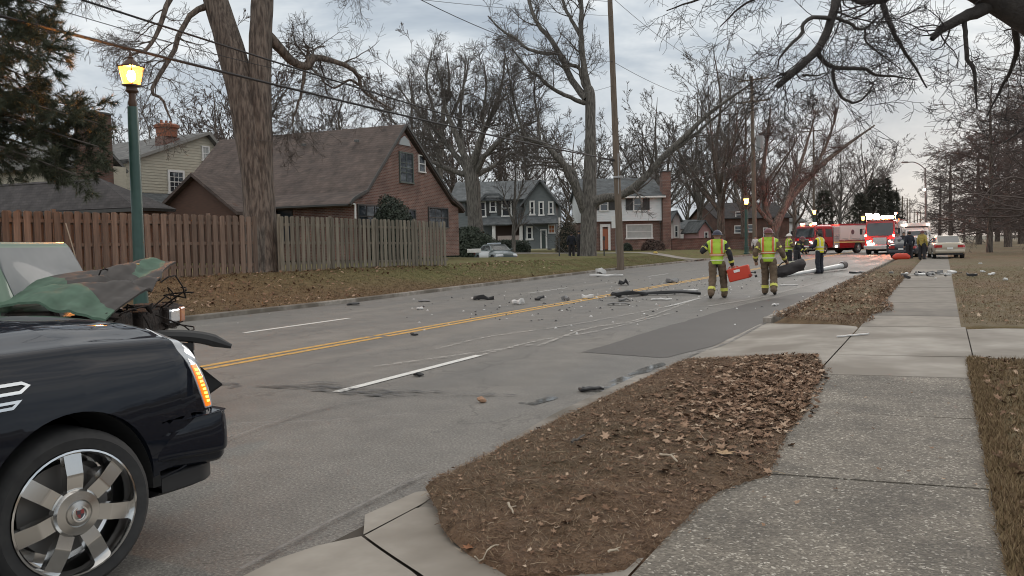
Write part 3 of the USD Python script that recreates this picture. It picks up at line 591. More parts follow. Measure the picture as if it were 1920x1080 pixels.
# grey pent roof and the lit porch under it
pl, pr_ = HC.px(262, 384, -1.6), HC.px(352, 384, -1.6); pt = HC.px(300, 363, 0)[1]; pb = HC.px(300, 385, -1.7)[1]
roofslab(ch, [(pl[0], -1.7, pb), (pr_[0], -1.7, pb), (pr_[0], -.04, pt), (pl[0], -.04, pt)], .12, greyroof, 'porch_roof')
obj('porch_wall', bx(pl[0], pr_[0], -.3, -.05, 0, pb), mat('porch_wall_yellow_green', (.42, .43, .27), .7), ch)  # porch wall in a yellow-green tone, unlike the cream boards
q = HC.px(312, 389, -.5); lampg = lampmat('porch_bulb', (1, .93, .62), 30)
obj('porch_lamp', trimesh.creation.icosphere(2, .10).apply_translation((q[0], -.55, q[1])), lampg, ch)
# brick chimney with a clay pot
q0, q1 = HC.px(301, 262, .5), HC.px(339, 262, .5)
obj('chimney', bx(q0[0] + .18, q1[0] - .12, .45, 1.25, q0[1] - 2.2, q0[1] + .25), redbrick, ch)
qt = HC.px(320, 232, .5)[1]; qc = (q0[0] + q1[0]) / 2; hw = (q1[0] - q0[0]) / 2
claym = mat('clay_pot', (.30, .11, .06), .8, (.22, .085, .05), 6)
obj('chimney_pot', cat_([cyl((qc, .85, q0[1] + .25), (qc, .85, qt - .25), hw * .8, hw * .9, 18), cyl((qc, .85, qt - .25), (qc, .85, qt - .1), hw * 1.02, hw * 1.05, 18), cyl((qc, .85, qt - .1), (qc, .85, qt), hw * 1.05, hw * .8, 18)]), claym, ch)
for k in (-.35, 0, .3):
    obj('flue', cyl((qc + k, .85, qt), (qc + k, .85, qt + .22), .09, .08, 10), claym, ch)

# ---- dark low building at the far left with the tall brown chimney
gz_ = .98; c0 = at(120, 392, 37.0); HG = Frame((c0[0], c0[1], gz_), 6.0)
gh = thing('garage', 'low outbuilding with dark hipped roof showing over the lamp-tinted fence, far left', 'garage', HG.p0, 6.0)
e = HG.px(253, 394)[0]; ez = HG.px(150, 393)[1]; tz = HG.px(120, 338, 1.2)[1]; hx = HG.px(187, 350, 1.2)[0]
obj('wall', bx(-8, e - .4, .4, 2.4, 0, ez - .1), darkbrick, gh)
roofslab(gh, [(-8.5, 0, ez), (e, 0, ez), (hx, 1.2, tz), (-8.5, 1.2, tz)], .14, darkroof); roofslab(gh, [(e, .0, ez), (e, 2.4, ez), (hx, 1.2, tz)], .14, darkroof); roofslab(gh, [(-8.5, 1.2, tz), (hx, 1.2, tz), (e, 2.4, ez), (-8.5, 2.4, ez)], .14, darkroof)
obj('gutter', bx(-8.5, e, -.1, -.005, ez - .18, ez - .04), trimdark, gh)
h2z = 1.0; c0 = at(163, 330, 44.0); HD = Frame((c0[0], c0[1], h2z), 6.0)
dh = thing('dark_house', 'house with tall dark brown chimney behind the pine boughs', 'house', HD.p0, 6.0)
ct = HD.px(163, 213)[1]; cw = HD.px(183, 300)[0]
obj('chimney', bx(-cw * .95, cw, 0, 1.0, 0, ct), darkbrick, dh); obj('chimney_cap', bx(-cw * .95 - .06, cw + .06, -.06, 1.06, ct, ct + .09), trimdark, dh)
rz0 = HD.px(60, 262, .3)[1]; l_ = HD.px(-60, 300)[0]
obj('wall', bx(l_, -cw - .0, .3, 3.4, 0, rz0 - 1.4), cream, dh)
roofslab(dh, [(l_, -.2, rz0 - 1.6), (-cw - .003, -.2, rz0 - 1.6), (-cw - .003, 1.6, rz0 + .1), (l_, 1.6, rz0 + .1)], .15, midroof)
roofslab(dh, [(l_, 1.603, rz0 + .1), (-cw - .003, 1.603, rz0 + .1), (-cw - .003, 3.6, rz0 - 1.6), (l_, 3.6, rz0 - 1.6)], .15, midroof)

# ---- blue-grey house
bz = 1.05; c0 = at(1000, 462, 84.0); HL = Frame((c0[0], c0[1], bz), 20.0)
bl = thing('blue_house', 'blue grey two storey house with steep side gable, right of the brick house', 'house', HL.p0, 20.0)
bluem = mat('blue_grey_boards', (.135, .155, .16), .75, (.165, .185, .19), 2, stretch=(1, 1, 4))
F_ = lambda x, y, d=0.: HL.px(x, y, d)
gl, gr = F_(984, 462)[0], F_(1043, 462)[0]; gp = F_(1021, 338); ge = F_(1040, 378)[1]
gm_ = (gl + gr) / 2 + .1
gp2 = Polygon([(gl, 0), (gr, 0), (gr, ge), (gm_ + .25, gp[1] - .05), (gm_ - .25, gp[1] - .05), (gl, ge)])
obj('gable_wall', upright(gp2, .002, .25), bluem, bl); lapped(gp2, 0, .2, bluem, bl)
for sgn, e in ((-1, gl), (1, gr)):
    roofslab(bl, [(e + sgn * .45, -.4, ge - .35), (gm_, -.4, gp[1] + .1), (gm_, 6, gp[1] + .1), (e + sgn * .45, 6, ge - .35)], .14, greyroof, 'gable_roof')
ml, mr_ = F_(852, 462, 1.5)[0], gl; me = F_(930, 372, 1.5)[1]; mrz = F_(940, 339, 5)[1]
mp = Polygon([(ml, 0), (mr_ - .003, 0), (mr_ - .003, me), (ml, me)])
obj('front_wall', upright(mp, 1.502, 1.75), bluem, bl); lapped(mp, 1.5, .2, bluem, bl)
roofslab(bl, [(ml - .4, 1.0, me - .15), (mr_ - .1, 1.0, me - .15), (gm_ + .1, 5.4, mrz), (ml - .4, 5.4, mrz)], .15, greyroof); roofslab(bl, [(ml - .4, 5.403, mrz), (gm_ + .1, 5.403, mrz), (gm_ + .1, 9.5, me), (ml - .4, 9.5, me)], .15, greyroof)
obj('side_wall', bx(ml, ml + .25, 1.753, 9.2, 0, me), bluem, bl); obj('side_wall', bx(gr - .25, gr, .253, 9, 0, ge), bluem, bl)
for x, y0, y1, w in ((887, 405, 380, 8), (905, 405, 380, 8), (950, 404, 376, 14)):
    a, b = F_(x - w / 2, y0, 1.5), F_(x + w / 2, y1, 1.5); window(bl, a[0], b[0], a[1], b[1], 1.47, fw=.13, bars=(1, 1), shutters=.4)
a, b = F_(921, 396, 1.5), F_(928, 378, 1.5); window(bl, a[0], b[0], a[1], b[1], 1.47, fw=.14, bars=(1, 1), name='arched_window')
obj('window_hood', upright(Polygon([(a[0] - 1.3, a[1] + 1.0), (a[0] - .5, a[1] + 1.75), (b[0] + .5, a[1] + 1.75), (b[0] + 1.3, a[1] + 1.0), (b[0] + 1.1, a[1] + .9), (b[0] + .35, a[1] + 1.55), (a[0] - .35, a[1] + 1.55), (a[0] - 1.1, a[1] + .9)]), .95, 1.47), greyroof, bl)
for x, y0, y1, w in ((998, 401, 379, 4), (1015, 402, 380, 4.5), (1033, 400, 380, 4.5)):
    a, b = F_(x - w / 2, y0), F_(x + w / 2, y1); window(bl, a[0], b[0], a[1], b[1], -.03, fw=.14, bars=(1, 1))
sk0, sk1 = F_(1000, 419, -1.0)[1], F_(1000, 402, 0)[1]
roofslab(bl, [(gl - .3, -1.1, sk0), (gr + .3, -1.1, sk0), (gr + .1, -.04, sk1 - .15), (gl - .1, -.04, sk1 - .15)], .14, greyroof, 'skirt_roof')
a, b = F_(990, 447), F_(996, 427); window(bl, a[0], b[0], a[1], b[1], -.03, fw=.16, bars=(1, 1))
a, b = F_(1016, 461), F_(1023, 432)
dr = obj('door', bx(a[0], b[0], -.07, -.032, .05, b[1] - .1), mat('dark_green_door', (.04, .055, .05), .5), bl); obj('door_frame', cat_([bx(a[0] - .14, a[0], -.1, -.032, .03, b[1]), bx(b[0], b[0] + .14, -.1, -.032, .03, b[1]), bx(a[0] - .14, b[0] + .14, -.1, -.032, b[1], b[1] + .14)]), trimw, dr)
a, b = F_(1030, 436), F_(1039, 423); window(bl, a[0], b[0], a[1], b[1], -.03, fw=.1, bars=(2, 1), pane=mat('orange_curtain', (.33, .13, .06), .8), name='curtained_window')
# porch recess with white posts and a pale rail
py = F_(930, 421, .2)[1]; p0, p1 = F_(905, 450, .2)[0], F_(982, 450, .2)[0]
roofslab(bl, [(p0 - .6, -.3, py), (gl - .35, -.3, py), (gl - .35, 1.44, py + .75), (p0 - .6, 1.44, py + .75)], .12, greyroof, 'porch_roof')
for x in (926, 977):
    q = F_(x, 440, .0)[0]; obj('porch_post', bx(q - .16, q + .16, -.1, .22, 0, py - .12), trimw, bl)
obj('porch_rail', bx(F_(933, 440, 0)[0], F_(974, 440, 0)[0], 0, .12, .1, 1.35), mat('pale_pink_masonry', (.42, .36, .33), .8, (.34, .28, .26), 3), bl)
obj('porch_back', bx(F_(930, 440, 1.3)[0], F_(974, 440, 1.3)[0], 1.38, 1.466, 0, py), mat('porch_brown_boards', (.09, .06, .05), .8), bl)  # back of the porch in plain dark brown
q = F_(1049, 440, -.3)[0]; obj('downpipe', cyl((q, -.3, 0), (q, -.3, 3.0), .1, n=8), trimw, bl)

# ---- white house: boards over brick, chimney at its right end
wz_ = .72; c0 = at(1175, 466, 88.0); HW = Frame((c0[0], c0[1], wz_), 33.0)
wh = thing('white_house', 'white two storey house with dark shutters over a brick ground floor', 'house', HW.p0, 33.0)
G_ = lambda x, y, d=0.: HW.px(x, y, d)
whiteb = mat('white_boards', (.62, .65, .66), .7, (.70, .73, .74), 2, stretch=(1, 1, 4))
x0, x1 = G_(1100, 440)[0], G_(1241, 440)[0]; zo = G_(1200, 414)[1]; ze = G_(1180, 366)[1]; zr_ = G_(1180, 334, 4.2)[1]
obj('ground_floor', bx(x0 + .1, x1 - .1, .35, 7.5, 0, zo), redbrick, wh)
up = Polygon([(x0, zo), (x1, zo), (x1, ze), (x0, ze)]); obj('upper_wall', bx(x0, x1, .002, 7.9, zo + .004, ze), whiteb, wh); lapped(up, 0, .22, whiteb, wh)
obj('gable_wall', sidewise(Polygon([(.002, ze), (7.9, ze), (4.2, zr_ - .1)]), x1 - .25, x1), whiteb, wh); obj('gable_wall', sidewise(Polygon([(.002, ze), (7.9, ze), (4.2, zr_ - .1)]), x0, x0 + .25), whiteb, wh)
roofslab(wh, [(x0 - .3, -.5, ze - .1), (x1 + .3, -.5, ze - .1), (x1 + .3, 4.2, zr_), (x0 - .3, 4.2, zr_)], .15, greyroof); roofslab(wh, [(x0 - .3, 4.203, zr_), (x1 + .3, 4.203, zr_), (x1 + .3, 8.4, ze - .1), (x0 - .3, 8.4, ze - .1)], .15, greyroof)
obj('gutter', bx(x0 - .3, x1 + .3, -.62, -.505, ze - .3, ze - .14), trimw, wh)
for xa, xb in ((1126, 1138), (1189, 1202)):
    a, b = G_(xa, 394), G_(xb, 372); window(wh, a[0], b[0], a[1], b[1], -.03, fw=.12, bars=(1, 1), shutters=.75, blind=False)
a, b = G_(1176, 446, .35), G_(1221, 422, .35); window(wh, a[0], b[0], a[1], b[1], .35, fw=.13, bars=(1, 1), pane=blindm, name='picture_window')
a, b = G_(1127, 464, .35), G_(1142, 420, .35)
dr = obj('door', bx(a[0] + .15, b[0] - .15, .25, .345, .1, b[1] - .5), mat('orange_red_door', (.30, .095, .045), .5), wh); obj('door_frame', cat_([bx(a[0] - .1, a[0] + .15, .2, .345, 0, b[1] - .3), bx(b[0] - .15, b[0] + .1, .2, .345, 0, b[1] - .3), bx(a[0] - .1, b[0] + .1, .2, .345, b[1] - .298, b[1])]), trimw, dr)
q0, q1, qz = G_(1243, 400, -.3)[0], G_(1258, 400, -.3)[0], G_(1250, 322, -.3)[1]
obj('chimney', bx(q0, q1, -.3, .75, 0, qz), redbrick, wh); obj('chimney_cap', bx(q0 - .08, q1 + .08, -.38, .83, qz, qz + .12), trimdark, wh)

# ---- small buildings beyond it
def cottage(name, label, x0p, x1p, yb, ye, yt, Z, ang, wall, roof, gable_front, wins=(), dep=7.0):
    c = at((x0p + x1p) / 2, yb, Z); f = Frame(c, ang); t = thing(name, label, 'house', c, ang)
    a, b = f.px(x0p, yb)[0], f.px(x1p, yb)[0]; e = f.px((x0p + x1p) / 2, ye)[1]; top = f.px((x0p + x1p) / 2, yt, 0 if gable_front else dep / 2)[1]
    if gable_front:
        P = Polygon([(a, -1), (b, -1), (b, e), ((a + b) / 2, top), (a, e)]); obj('wall', upright(P, 0, dep), wall, t)
        for s, x in ((-1, a), (1, b)):
            roofslab(t, [(x + s * .35, -.3, e - .25), ((a + b) / 2, -.3, top + .12), ((a + b) / 2, dep + .3, top + .12), (x + s * .35, dep + .3, e - .25)], .13, roof)
    else:
        obj('wall', bx(a, b, 0, dep, -1, e), wall, t)
        roofslab(t, [(a - .3, -.4, e - .05), (b + .3, -.4, e - .05), (b + .3, dep / 2, top), (a - .3, dep / 2, top)], .13, roof); roofslab(t, [(a - .3, dep / 2 + .003, top), (b + .3, dep / 2 + .003, top), (b + .3, dep + .4, e - .05), (a - .3, dep + .4, e - .05)], .13, roof)
        obj('gable_wall', sidewise(Polygon([(0, e), (dep, e), (dep / 2, top - .05)]), a, a + .2), wall, t); obj('gable_wall', sidewise(Polygon([(0, e), (dep, e), (dep / 2, top - .05)]), b - .2, b), wall, t)
    for (xa, xb, ya, yb_) in wins:
        p, q = f.px(xa, ya), f.px(xb, yb_); window(t, p[0], q[0], p[1], q[1], -.002, fw=.12, bars=(1, 1))
    return t
cottage('small_white_house', 'small pale gabled house to the right of the tall brick chimney', 1262, 1276, 452, 412, 396, 105, 30, mat('pale_pink_boards', (.50, .45, .44), .8), greyroof, True, ((1266, 1270, 444, 424),))
cottage('garage', 'long low white garage with grey roof beyond the brick chimney', 1276, 1322, 450, 428, 412, 116, 30, trimw, greyroof, False, ((1300, 1304, 449, 432),), 8)
cottage('pink_house', 'small pink gabled house behind the leftmost firefighter', 1310, 1333, 450, 432, 414, 100, 32, mat('pink_boards', (.50, .30, .30), .8), greyroof, True, ((1322, 1326, 449, 436),), 6)
cottage('brown_house', 'dark brown brick house in the trees behind the second utility pole', 1345, 1480, 462, 408, 380, 122, 40, darkbrick, darkroof, False, ((1378, 1392, 436, 424), (1402, 1412, 434, 422), (1380, 1390, 408, 398), (1432, 1446, 450, 428)), 9)
cottage('white_house', 'white house half hidden by the tree trunks in front of the fire engine', 1480, 1508, 448, 415, 398, 135, 38, whiteb, midroof, False, ((1485, 1492, 440, 428), (1498, 1504, 440, 428)), 8)
gw = thing('garden_wall', 'long low red brick wall left of the firefighters', 'wall', at(1260, 469, 92.0), 36.0)
obj('wall', bx(0, 15.0, 0, .3, -.6, 1.15), redbrick, gw); obj('coping', bx(-.05, 15.05, -.05, .35, 1.152, 1.24), darkbrick, gw)
# ================================================================ TREES
def spawn(P, R, n, rg, length, ang, K, rs, up, wig, t0=.25, t1=1., tip=.25, lenpow=.5):
    """n side branches for each polyline of P (N, Kp, 3) with radii R (N, Kp)"""
    N, Kp = P.shape[:2]
    t = rg.uniform(t0, t1, (N, n)) * (Kp - 1.001); i = t.astype(int); f = (t - i)[..., None]; a = np.arange(N)[:, None]
    S = (P[a, i] * (1 - f) + P[a, i + 1] * f).reshape(-1, 3); T = (P[a, i + 1] - P[a, i]).reshape(-1, 3); T /= np.maximum(np.linalg.norm(T, axis=1, keepdims=True), 1e-9)
    r = (R[a, i] * (1 - f[..., 0]) + R[a, i + 1] * f[..., 0]).reshape(-1)
    v = rg.normal(size=S.shape); v -= (v * T).sum(1, keepdims=True) * T; v /= np.linalg.norm(v, axis=1, keepdims=True)
    an = np.radians(rg.normal(ang, 11, len(S)))[:, None]; D = T * np.cos(an) + v * np.sin(an)
    PL = np.linalg.norm(np.diff(P, axis=1), axis=2).sum(1); L = (length if length > 0 else -length * np.repeat(PL, n)) * rg.uniform(.55, 1.15, len(S)) * (1 - lenpow * (t.reshape(-1) / (Kp - 1)))
    Q = np.empty((len(S), K, 3)); Q[:, 0] = S; W = rg.normal(0, wig, (len(S), 3))
    for k in range(1, K):
        D = D + np.array([0, 0, up]) / K * 3 + rg.normal(0, wig, D.shape) + W * .25; D /= np.linalg.norm(D, axis=1, keepdims=True); Q[:, k] = Q[:, k - 1] + D * (L / (K - 1))[:, None]
    r0 = np.minimum(r * rs, .9 * r); RR = r0[:, None] * np.linspace(1, tip, K)[None]
    return Q, RR
def rs_limb(pts, rad, K=14, jit=0.0, rg=None):
    p = catmull(pts, K); r = np.interp(np.linspace(0, len(rad) - 1, K), np.arange(len(rad)), rad)
    if jit and rg is not None:
        p[1:-1] += rg.normal(0, jit, p[1:-1].shape) * np.minimum(1, r[1:-1, None] * 3 + .3)
    return p, r
def branches(Ls, Rs, spec, seed, rmin=.006):
    """spec: one dict per level.  returns a mesh of all levels of side branches"""
    rg = np.random.default_rng(seed); P, R = Ls, Rs; out = []; n0 = 0; keep = [(P, R)]
    for lev, s in enumerate(spec):
        src = [keep[-1]] if not s.get('all') else keep
        for (P, R) in src[:]:
            Q, RR = spawn(P, R, s['n'], rg, s['len'], s['ang'], s['K'], s.get('rs', .6), s.get('up', 0.), s.get('wig', .12), s.get('t0', .25), s.get('t1', 1.), s.get('tip', .3), s.get('lp', .5))
            RR = np.maximum(RR, rmin); V, F = tubes(Q, RR, s.get('sides', 3)); out.append((V, F + n0)); n0 += len(V)
        keep.append((Q, RR))
    return trimesh.Trimesh(np.vstack([o[0] for o in out]), np.vstack([o[1] for o in out]), process=False)
def barkmat(name, a, b, s=9):
    return mat(name, a, .93, b, s, 9, stretch=(1, 1, .16), bump=1.0, bscale=22, bdist=.06, lo=.40, hi=.60)
bark1 = barkmat('grey_brown_bark', (.058, .046, .039), (.175, .146, .122), 13)
bark2 = barkmat('grey_bark', (.065, .060, .053), (.170, .158, .140), 13)
twigm = mat('twig_bark', (.092, .080, .071), .95); twigr = mat('reddish_twig_bark', (.100, .078, .070), .95)
def ridged(P, R, n, seed, amp=.085):
    """a trunk with furrowed, lumpy bark relief and root flare"""
    P = np.asarray(P, float); V, F = tubes(P[None], np.asarray(R, float)[None], n); K = len(P); V = V.reshape(K, n, 3); C = P[:, None]; d = V - C
    k = meshkit.fbm(np.stack([V[..., 0] * 5, V[..., 1] * 5, V[..., 2] * 1.1], -1), 4, seed) - .5; g = meshkit.noise(np.stack([V[..., 0] * 22, V[..., 1] * 22, V[..., 2] * 2.2], -1), seed + 3) - .5
    return (C + d * (1 + amp * 2.2 * k + amp * .9 * g)[..., None]).reshape(-1, 3), F
def limb_tree(name, label, limbs, spec, base, seed, bark, twig, trunkn=1, rmin=.006, group=None, cat='tree', jit=.03):
    """limbs: lists of (x, y, Z, radius) in photo pixels and metres of depth; the first trunkn form the trunk"""
    rg = np.random.default_rng(seed); t = thing(name, label, cat, base, 0, group); base = np.asarray(base, float)
    Ls, Rs, tv = [], [], []; n0 = 0
    for j, L in enumerate(limbs):
        P = np.array([at(x, y, Z) for x, y, Z, r in L]) - base; r = [q[3] for q in L]
        K = 26 if j < trunkn else 16; p, rr = rs_limb(P, r, K, 0 if j < trunkn else jit, rg)
        V, F = ridged(p, rr, 26, seed) if j < trunkn else tubes(p[None], rr[None], 8)
        tv.append((V, F + n0)); n0 += len(V); q, r2 = rs_limb(p, rr, 16)
        if j >= trunkn:
            Ls.append(q); Rs.append(r2)
    obj('trunk', trimesh.Trimesh(np.vstack([a for a, b in tv]), np.vstack([b for a, b in tv]), process=False), bark, t, smooth=True)
    obj('crown', branches(np.array(Ls), np.array(Rs), spec, seed + 1, rmin), twig, t, smooth=True)
    return t
def px_r(Z, px):
    return px * Z / FPX

# ---- the big double trunk by the fence
Z1 = 29.0; q = Z1 / FPX
b1 = np.array([*at(488, 512, Z1)[:2], .72])
T1 = [[(487, 520, Z1, 38 * q), (487, 500, Z1, 31 * q), (484, 430, Z1, 26 * q), (478, 330, Z1, 25 * q), (462, 220, Z1, 27 * q), (440, 120, Z1, 26 * q), (418, 45, Z1, 24 * q), (400, -20, Z1, 22 * q), (380, -120, Z1, 18 * q)],
      [(494, 515, Z1, 30 * q), (494, 420, Z1, 23 * q), (493, 320, Z1, 19 * q), (489, 200, Z1, 20 * q), (488, 110, Z1, 21 * q), (491, 20, Z1, 20 * q), (498, -80, Z1, 18 * q), (510, -180, Z1, 14 * q)],
      [(400, 5, Z1, 8 * q), (372, 16, Z1 - .3, 5.5 * q), (348, 42, Z1 - .6, 5 * q), (330, 85, Z1 - 1, 4.6 * q), (305, 132, Z1 - 1.5, 4 * q), (283, 172, Z1 - 2, 3.2 * q), (302, 183, Z1 - 2.2, 2.4 * q), (312, 205, Z1 - 2.3, 2 * q), (322, 228, Z1 - 2.3, 1.3 * q)],
      [(385, -60, Z1, 9 * q), (335, -35, Z1 - 1, 6 * q), (312, 12, Z1 - 1.6, 4.6 * q), (296, 60, Z1 - 2, 3.8 * q), (275, 92, Z1 - 2.3, 3 * q), (255, 100, Z1 - 2.5, 2 * q), (230, 112, Z1 - 2.5, 1 * q)],
      [(492, 60, Z1, 13 * q), (515, 82, Z1 + .4, 10 * q), (545, 112, Z1 + .8, 8.5 * q), (575, 127, Z1 + 1.2, 9 * q), (588, 108, Z1 + 1.4, 8 * q), (612, 110, Z1 + 1.7, 5.6 * q), (645, 122, Z1 + 2, 5 * q), (670, 138, Z1 + 2.3, 4.4 * q), (678, 165, Z1 + 2.6, 3.6 * q), (700, 185, Z1 + 3, 2.6 * q), (735, 205, Z1 + 3.4, 1.4 * q)],
      [(576, 128, Z1 + 1.2, 4 * q), (577, 105, Z1 + 1.2, 3.4 * q), (577, 86, Z1 + 1.2, 3 * q)],
      [(572, 128, Z1 + 1.2, 4 * q), (566, 170, Z1 + 1.1, 2.8 * q), (556, 205, Z1 + 1.0, 2 * q), (545, 240, Z1 + 1, 1 * q)],
      [(676, 160, Z1 + 2.6, 3 * q), (655, 150, Z1 + 2.6, 2.4 * q), (628, 165, Z1 + 2.4, 2 * q), (600, 150, Z1 + 2.4, 1 * q)],
      [(500, -40, Z1, 10 * q), (560, -80, Z1 + 1, 6 * q), (640, -60, Z1 + 2, 4 * q), (700, 0, Z1 + 3, 2 * q)],
      [(395, -60, Z1, 10 * q), (330, -120, Z1 - 2, 6 * q), (240, -110, Z1 - 3, 4 * q), (180, -30, Z1 - 4, 2 * q)]]
droop = [dict(n=15, len=2.6, ang=52, K=9, rs=.30, up=-.16, wig=.17, sides=4, t0=.2), dict(n=9, len=1.1, ang=45, K=6, rs=.5, up=-.14, wig=.2, t0=.1), dict(n=5, len=.45, ang=45, K=4, rs=.6, wig=.2, up=-.04)]
big = limb_tree('big_tree', 'large bare tree with forked double trunk splitting the board fence', T1, [dict(droop[0], t0=.3)] + droop[1:], b1, 21, bark1, twigm, 2, .0055)

# ---- the tall pollarded tree by the utility pole
Z2 = 58.0; q = Z2 / FPX
b2 = at(1103, 486, Z2); b2[2] = float(lz(b2[0], b2[1])) - .05
T2 = [[(1103, 492, Z2, 19 * q), (1103, 470, Z2, 15.5 * q), (1104, 400, Z2, 15 * q), (1106, 330, Z2, 12 * q), (1107, 260, Z2, 10 * q), (1107, 205, Z2, 9.5 * q), (1105, 172, Z2, 10 * q), (1101, 162, Z2, 7 * q)],
      [(1105, 175, Z2, 7 * q), (1094, 120, Z2, 6 * q), (1089, 60, Z2, 5.2 * q), (1090, 20, Z2, 4.6 * q), (1086, -40, Z2, 4 * q), (1090, -140, Z2, 2 * q)],
      [(1090, 70, Z2, 4 * q), (1076, 45, Z2, 3.6 * q), (1062, 20, Z2, 3.2 * q), (1050, -20, Z2, 2.6 * q), (1040, -90, Z2, 1.5 * q)],
      [(1100, 185, Z2, 7.5 * q), (1080, 162, Z2 + .4, 6.6 * q), (1062, 130, Z2 + .8, 6 * q), (1048, 98, Z2 + 1, 5.4 * q), (1030, 70, Z2 + 1.3, 4.8 * q), (1008, 45, Z2 + 1.6, 4 * q), (993, 5, Z2 + 2, 3.4 * q), (980, -60, Z2 + 2.4, 2 * q)],
      [(1048, 100, Z2 + 1, 4 * q), (1020, 100, Z2 + 1.4, 3.6 * q), (990, 92, Z2 + 1.8, 3 * q), (965, 70, Z2 + 2.2, 2.6 * q), (945, 60, Z2 + 2.6, 2.2 * q), (915, 30, Z2 + 3, 1.2 * q)],
      [(1096, 193, Z2, 5 * q), (1070, 184, Z2 - .6, 4 * q), (1035, 166, Z2 - 1.2, 3.5 * q), (1012, 145, Z2 - 1.5, 3 * q), (990, 130, Z2 - 1.8, 2.2 * q), (960, 90, Z2 - 2, 1.4 * q)],
      [(1100, 175, Z2, 3.4 * q), (1090, 150, Z2, 3 * q), (1086, 128, Z2, 3.4 * q), (1066, 118, Z2, 2 * q)],
      [(1098, 395, Z2, 12 * q), (1080, 352, Z2 - .6, 8.5 * q), (1060, 315, Z2 - 1, 7 * q), (1042, 292, Z2 - 1.3, 5.6 * q), (1015, 268, Z2 - 1.5, 5 * q), (985, 258, Z2 - 1.7, 4.2 * q), (978, 266, Z2 - 1.7, 3 * q)],
      [(1012, 264, Z2 - 1.5, 3 * q), (1008, 220, Z2 - 1.5, 2.3 * q), (1002, 175, Z2 - 1.5, 1.6 * q), (1006, 120, Z2 - 1.5, .9 * q)], [(986, 258, Z2 - 1.7, 3 * q), (970, 215, Z2 - 1.7, 2.2 * q), (958, 160, Z2 - 1.7, 1.6 * q), (945, 90, Z2 - 1.7, .9 * q)], [(978, 262, Z2 - 1.7, 2.4 * q), (962, 220, Z2 - 1.7, 1.8 * q), (950, 175, Z2 - 1.7, 1 * q)],
      [(1085, 360, Z2, 5 * q), (1075, 320, Z2 + .5, 4 * q), (1050, 305, Z2 + 1, 3 * q), (1030, 280, Z2 + 1, 2.2 * q), (1010, 230, Z2 + 1, 1 * q)],
      [(1110, 385, Z2, 13 * q), (1128, 372, Z2 - .5, 8.5 * q), (1160, 368, Z2 - 1, 7.6 * q), (1188, 352, Z2 - 1.5, 7.4 * q), (1215, 325, Z2 - 2, 6.6 * q), (1250, 288, Z2 - 2.6, 5.6 * q), (1290, 250, Z2 - 3.2, 4.6 * q), (1330, 212, Z2 - 3.8, 3.6 * q), (1375, 180, Z2 - 4.4, 2.4 * q), (1410, 155, Z2 - 4.8, 1.2 * q)],
      [(1245, 295, Z2 - 2.6, 4 * q), (1290, 262, Z2 - 3, 3 * q), (1340, 220, Z2 - 3.4, 2 * q), (1375, 190, Z2 - 3.8, 1 * q)]]
limb_tree('street_tree', 'tall bare tree with pruned top and one long low limb reaching right behind the pole', T2, [dict(n=11, len=3.8, ang=42, K=9, rs=.34, up=.10, wig=.14, sides=4), dict(n=8, len=1.7, ang=40, K=6, rs=.5, up=.05, wig=.17), dict(n=5, len=.8, ang=40, K=4, rs=.6, wig=.2)], b2, 33, bark2, twigm, 1, .010)

# ---- generic bare trees
def free_tree(name, label, base, h, r, seed, bark, twig, fork=.28, nlimb=7, spread=.5, lean=(0, 0), spec=None, rmin=.012, group=None, twist=.12):
    rg = np.random.default_rng(seed); t = thing(name, label, 'tree', base, 0, group)
    top = np.array([lean[0] * h, lean[1] * h, h * .92]); trunk = np.array([[0, 0, -.2], [lean[0] * h * .2, lean[1] * h * .2, h * .15], [lean[0] * h * .35, lean[1] * h * .35, h * fork], *[top * f + np.array([*rg.normal(0, .02 * h, 2), 0]) for f in (fork + .25, fork + .5, 1.0)]])
    p, rr = rs_limb(trunk, [r * 1.25, r, r * .88, r * .55, r * .3, r * .06], 24)
    tv = [ridged(p, rr, 14, seed)]; Ls, Rs = [rs_limb(p, rr, 16)[0]], [rs_limb(p, rr, 16)[1]]
    for k in range(nlimb):
        f = rg.uniform(fork, .72); i = int(f * 23); az = k * 2.4 + rg.uniform(-.5, .5); L = h * rg.uniform(.42, .66) * (1.15 - f * .6); e = rg.uniform(.55, 1.0)
        d = np.array([math.cos(az) * spread, math.sin(az) * spread, e * .62]); d /= np.linalg.norm(d); pts = [p[i]]
        for j in range(4):
            d = d + np.array([0, 0, .13]) + rg.normal(0, twist, 3); d /= np.linalg.norm(d); pts.append(pts[-1] + d * L / 4)
        lp, lr = rs_limb(np.array(pts), [rr[i] * .62, rr[i] * .45, rr[i] * .32, rr[i] * .2, rr[i] * .06], 16, .03, rg)
        tv.append(tubes(lp[None], lr[None], 7)); Ls.append(lp); Rs.append(lr)
    n0 = 0; VV, FF = [], []
    for V, F in tv:
        VV.append(V); FF.append(F + n0); n0 += len(V)
    obj('trunk', trimesh.Trimesh(np.vstack(VV), np.vstack(FF), process=False), bark, t, smooth=True)
    sp = spec or [dict(n=9, len=-.5, ang=38, K=8, rs=.34, up=.10, wig=.12, sides=4, t0=.2), dict(n=7, len=-.48, ang=40, K=6, rs=.5, up=.07, wig=.17), dict(n=5, len=-.5, ang=38, K=4, rs=.6, up=.04, wig=.2)]
    obj('crown', branches(np.array(Ls), np.array(Rs), sp, seed + 1, rmin), twig, t, smooth=True)
    return t
def onl(x, y, Z):
    b = at(x, y, Z); b[2] = float(lz(b[0], b[1])) - .1; return b
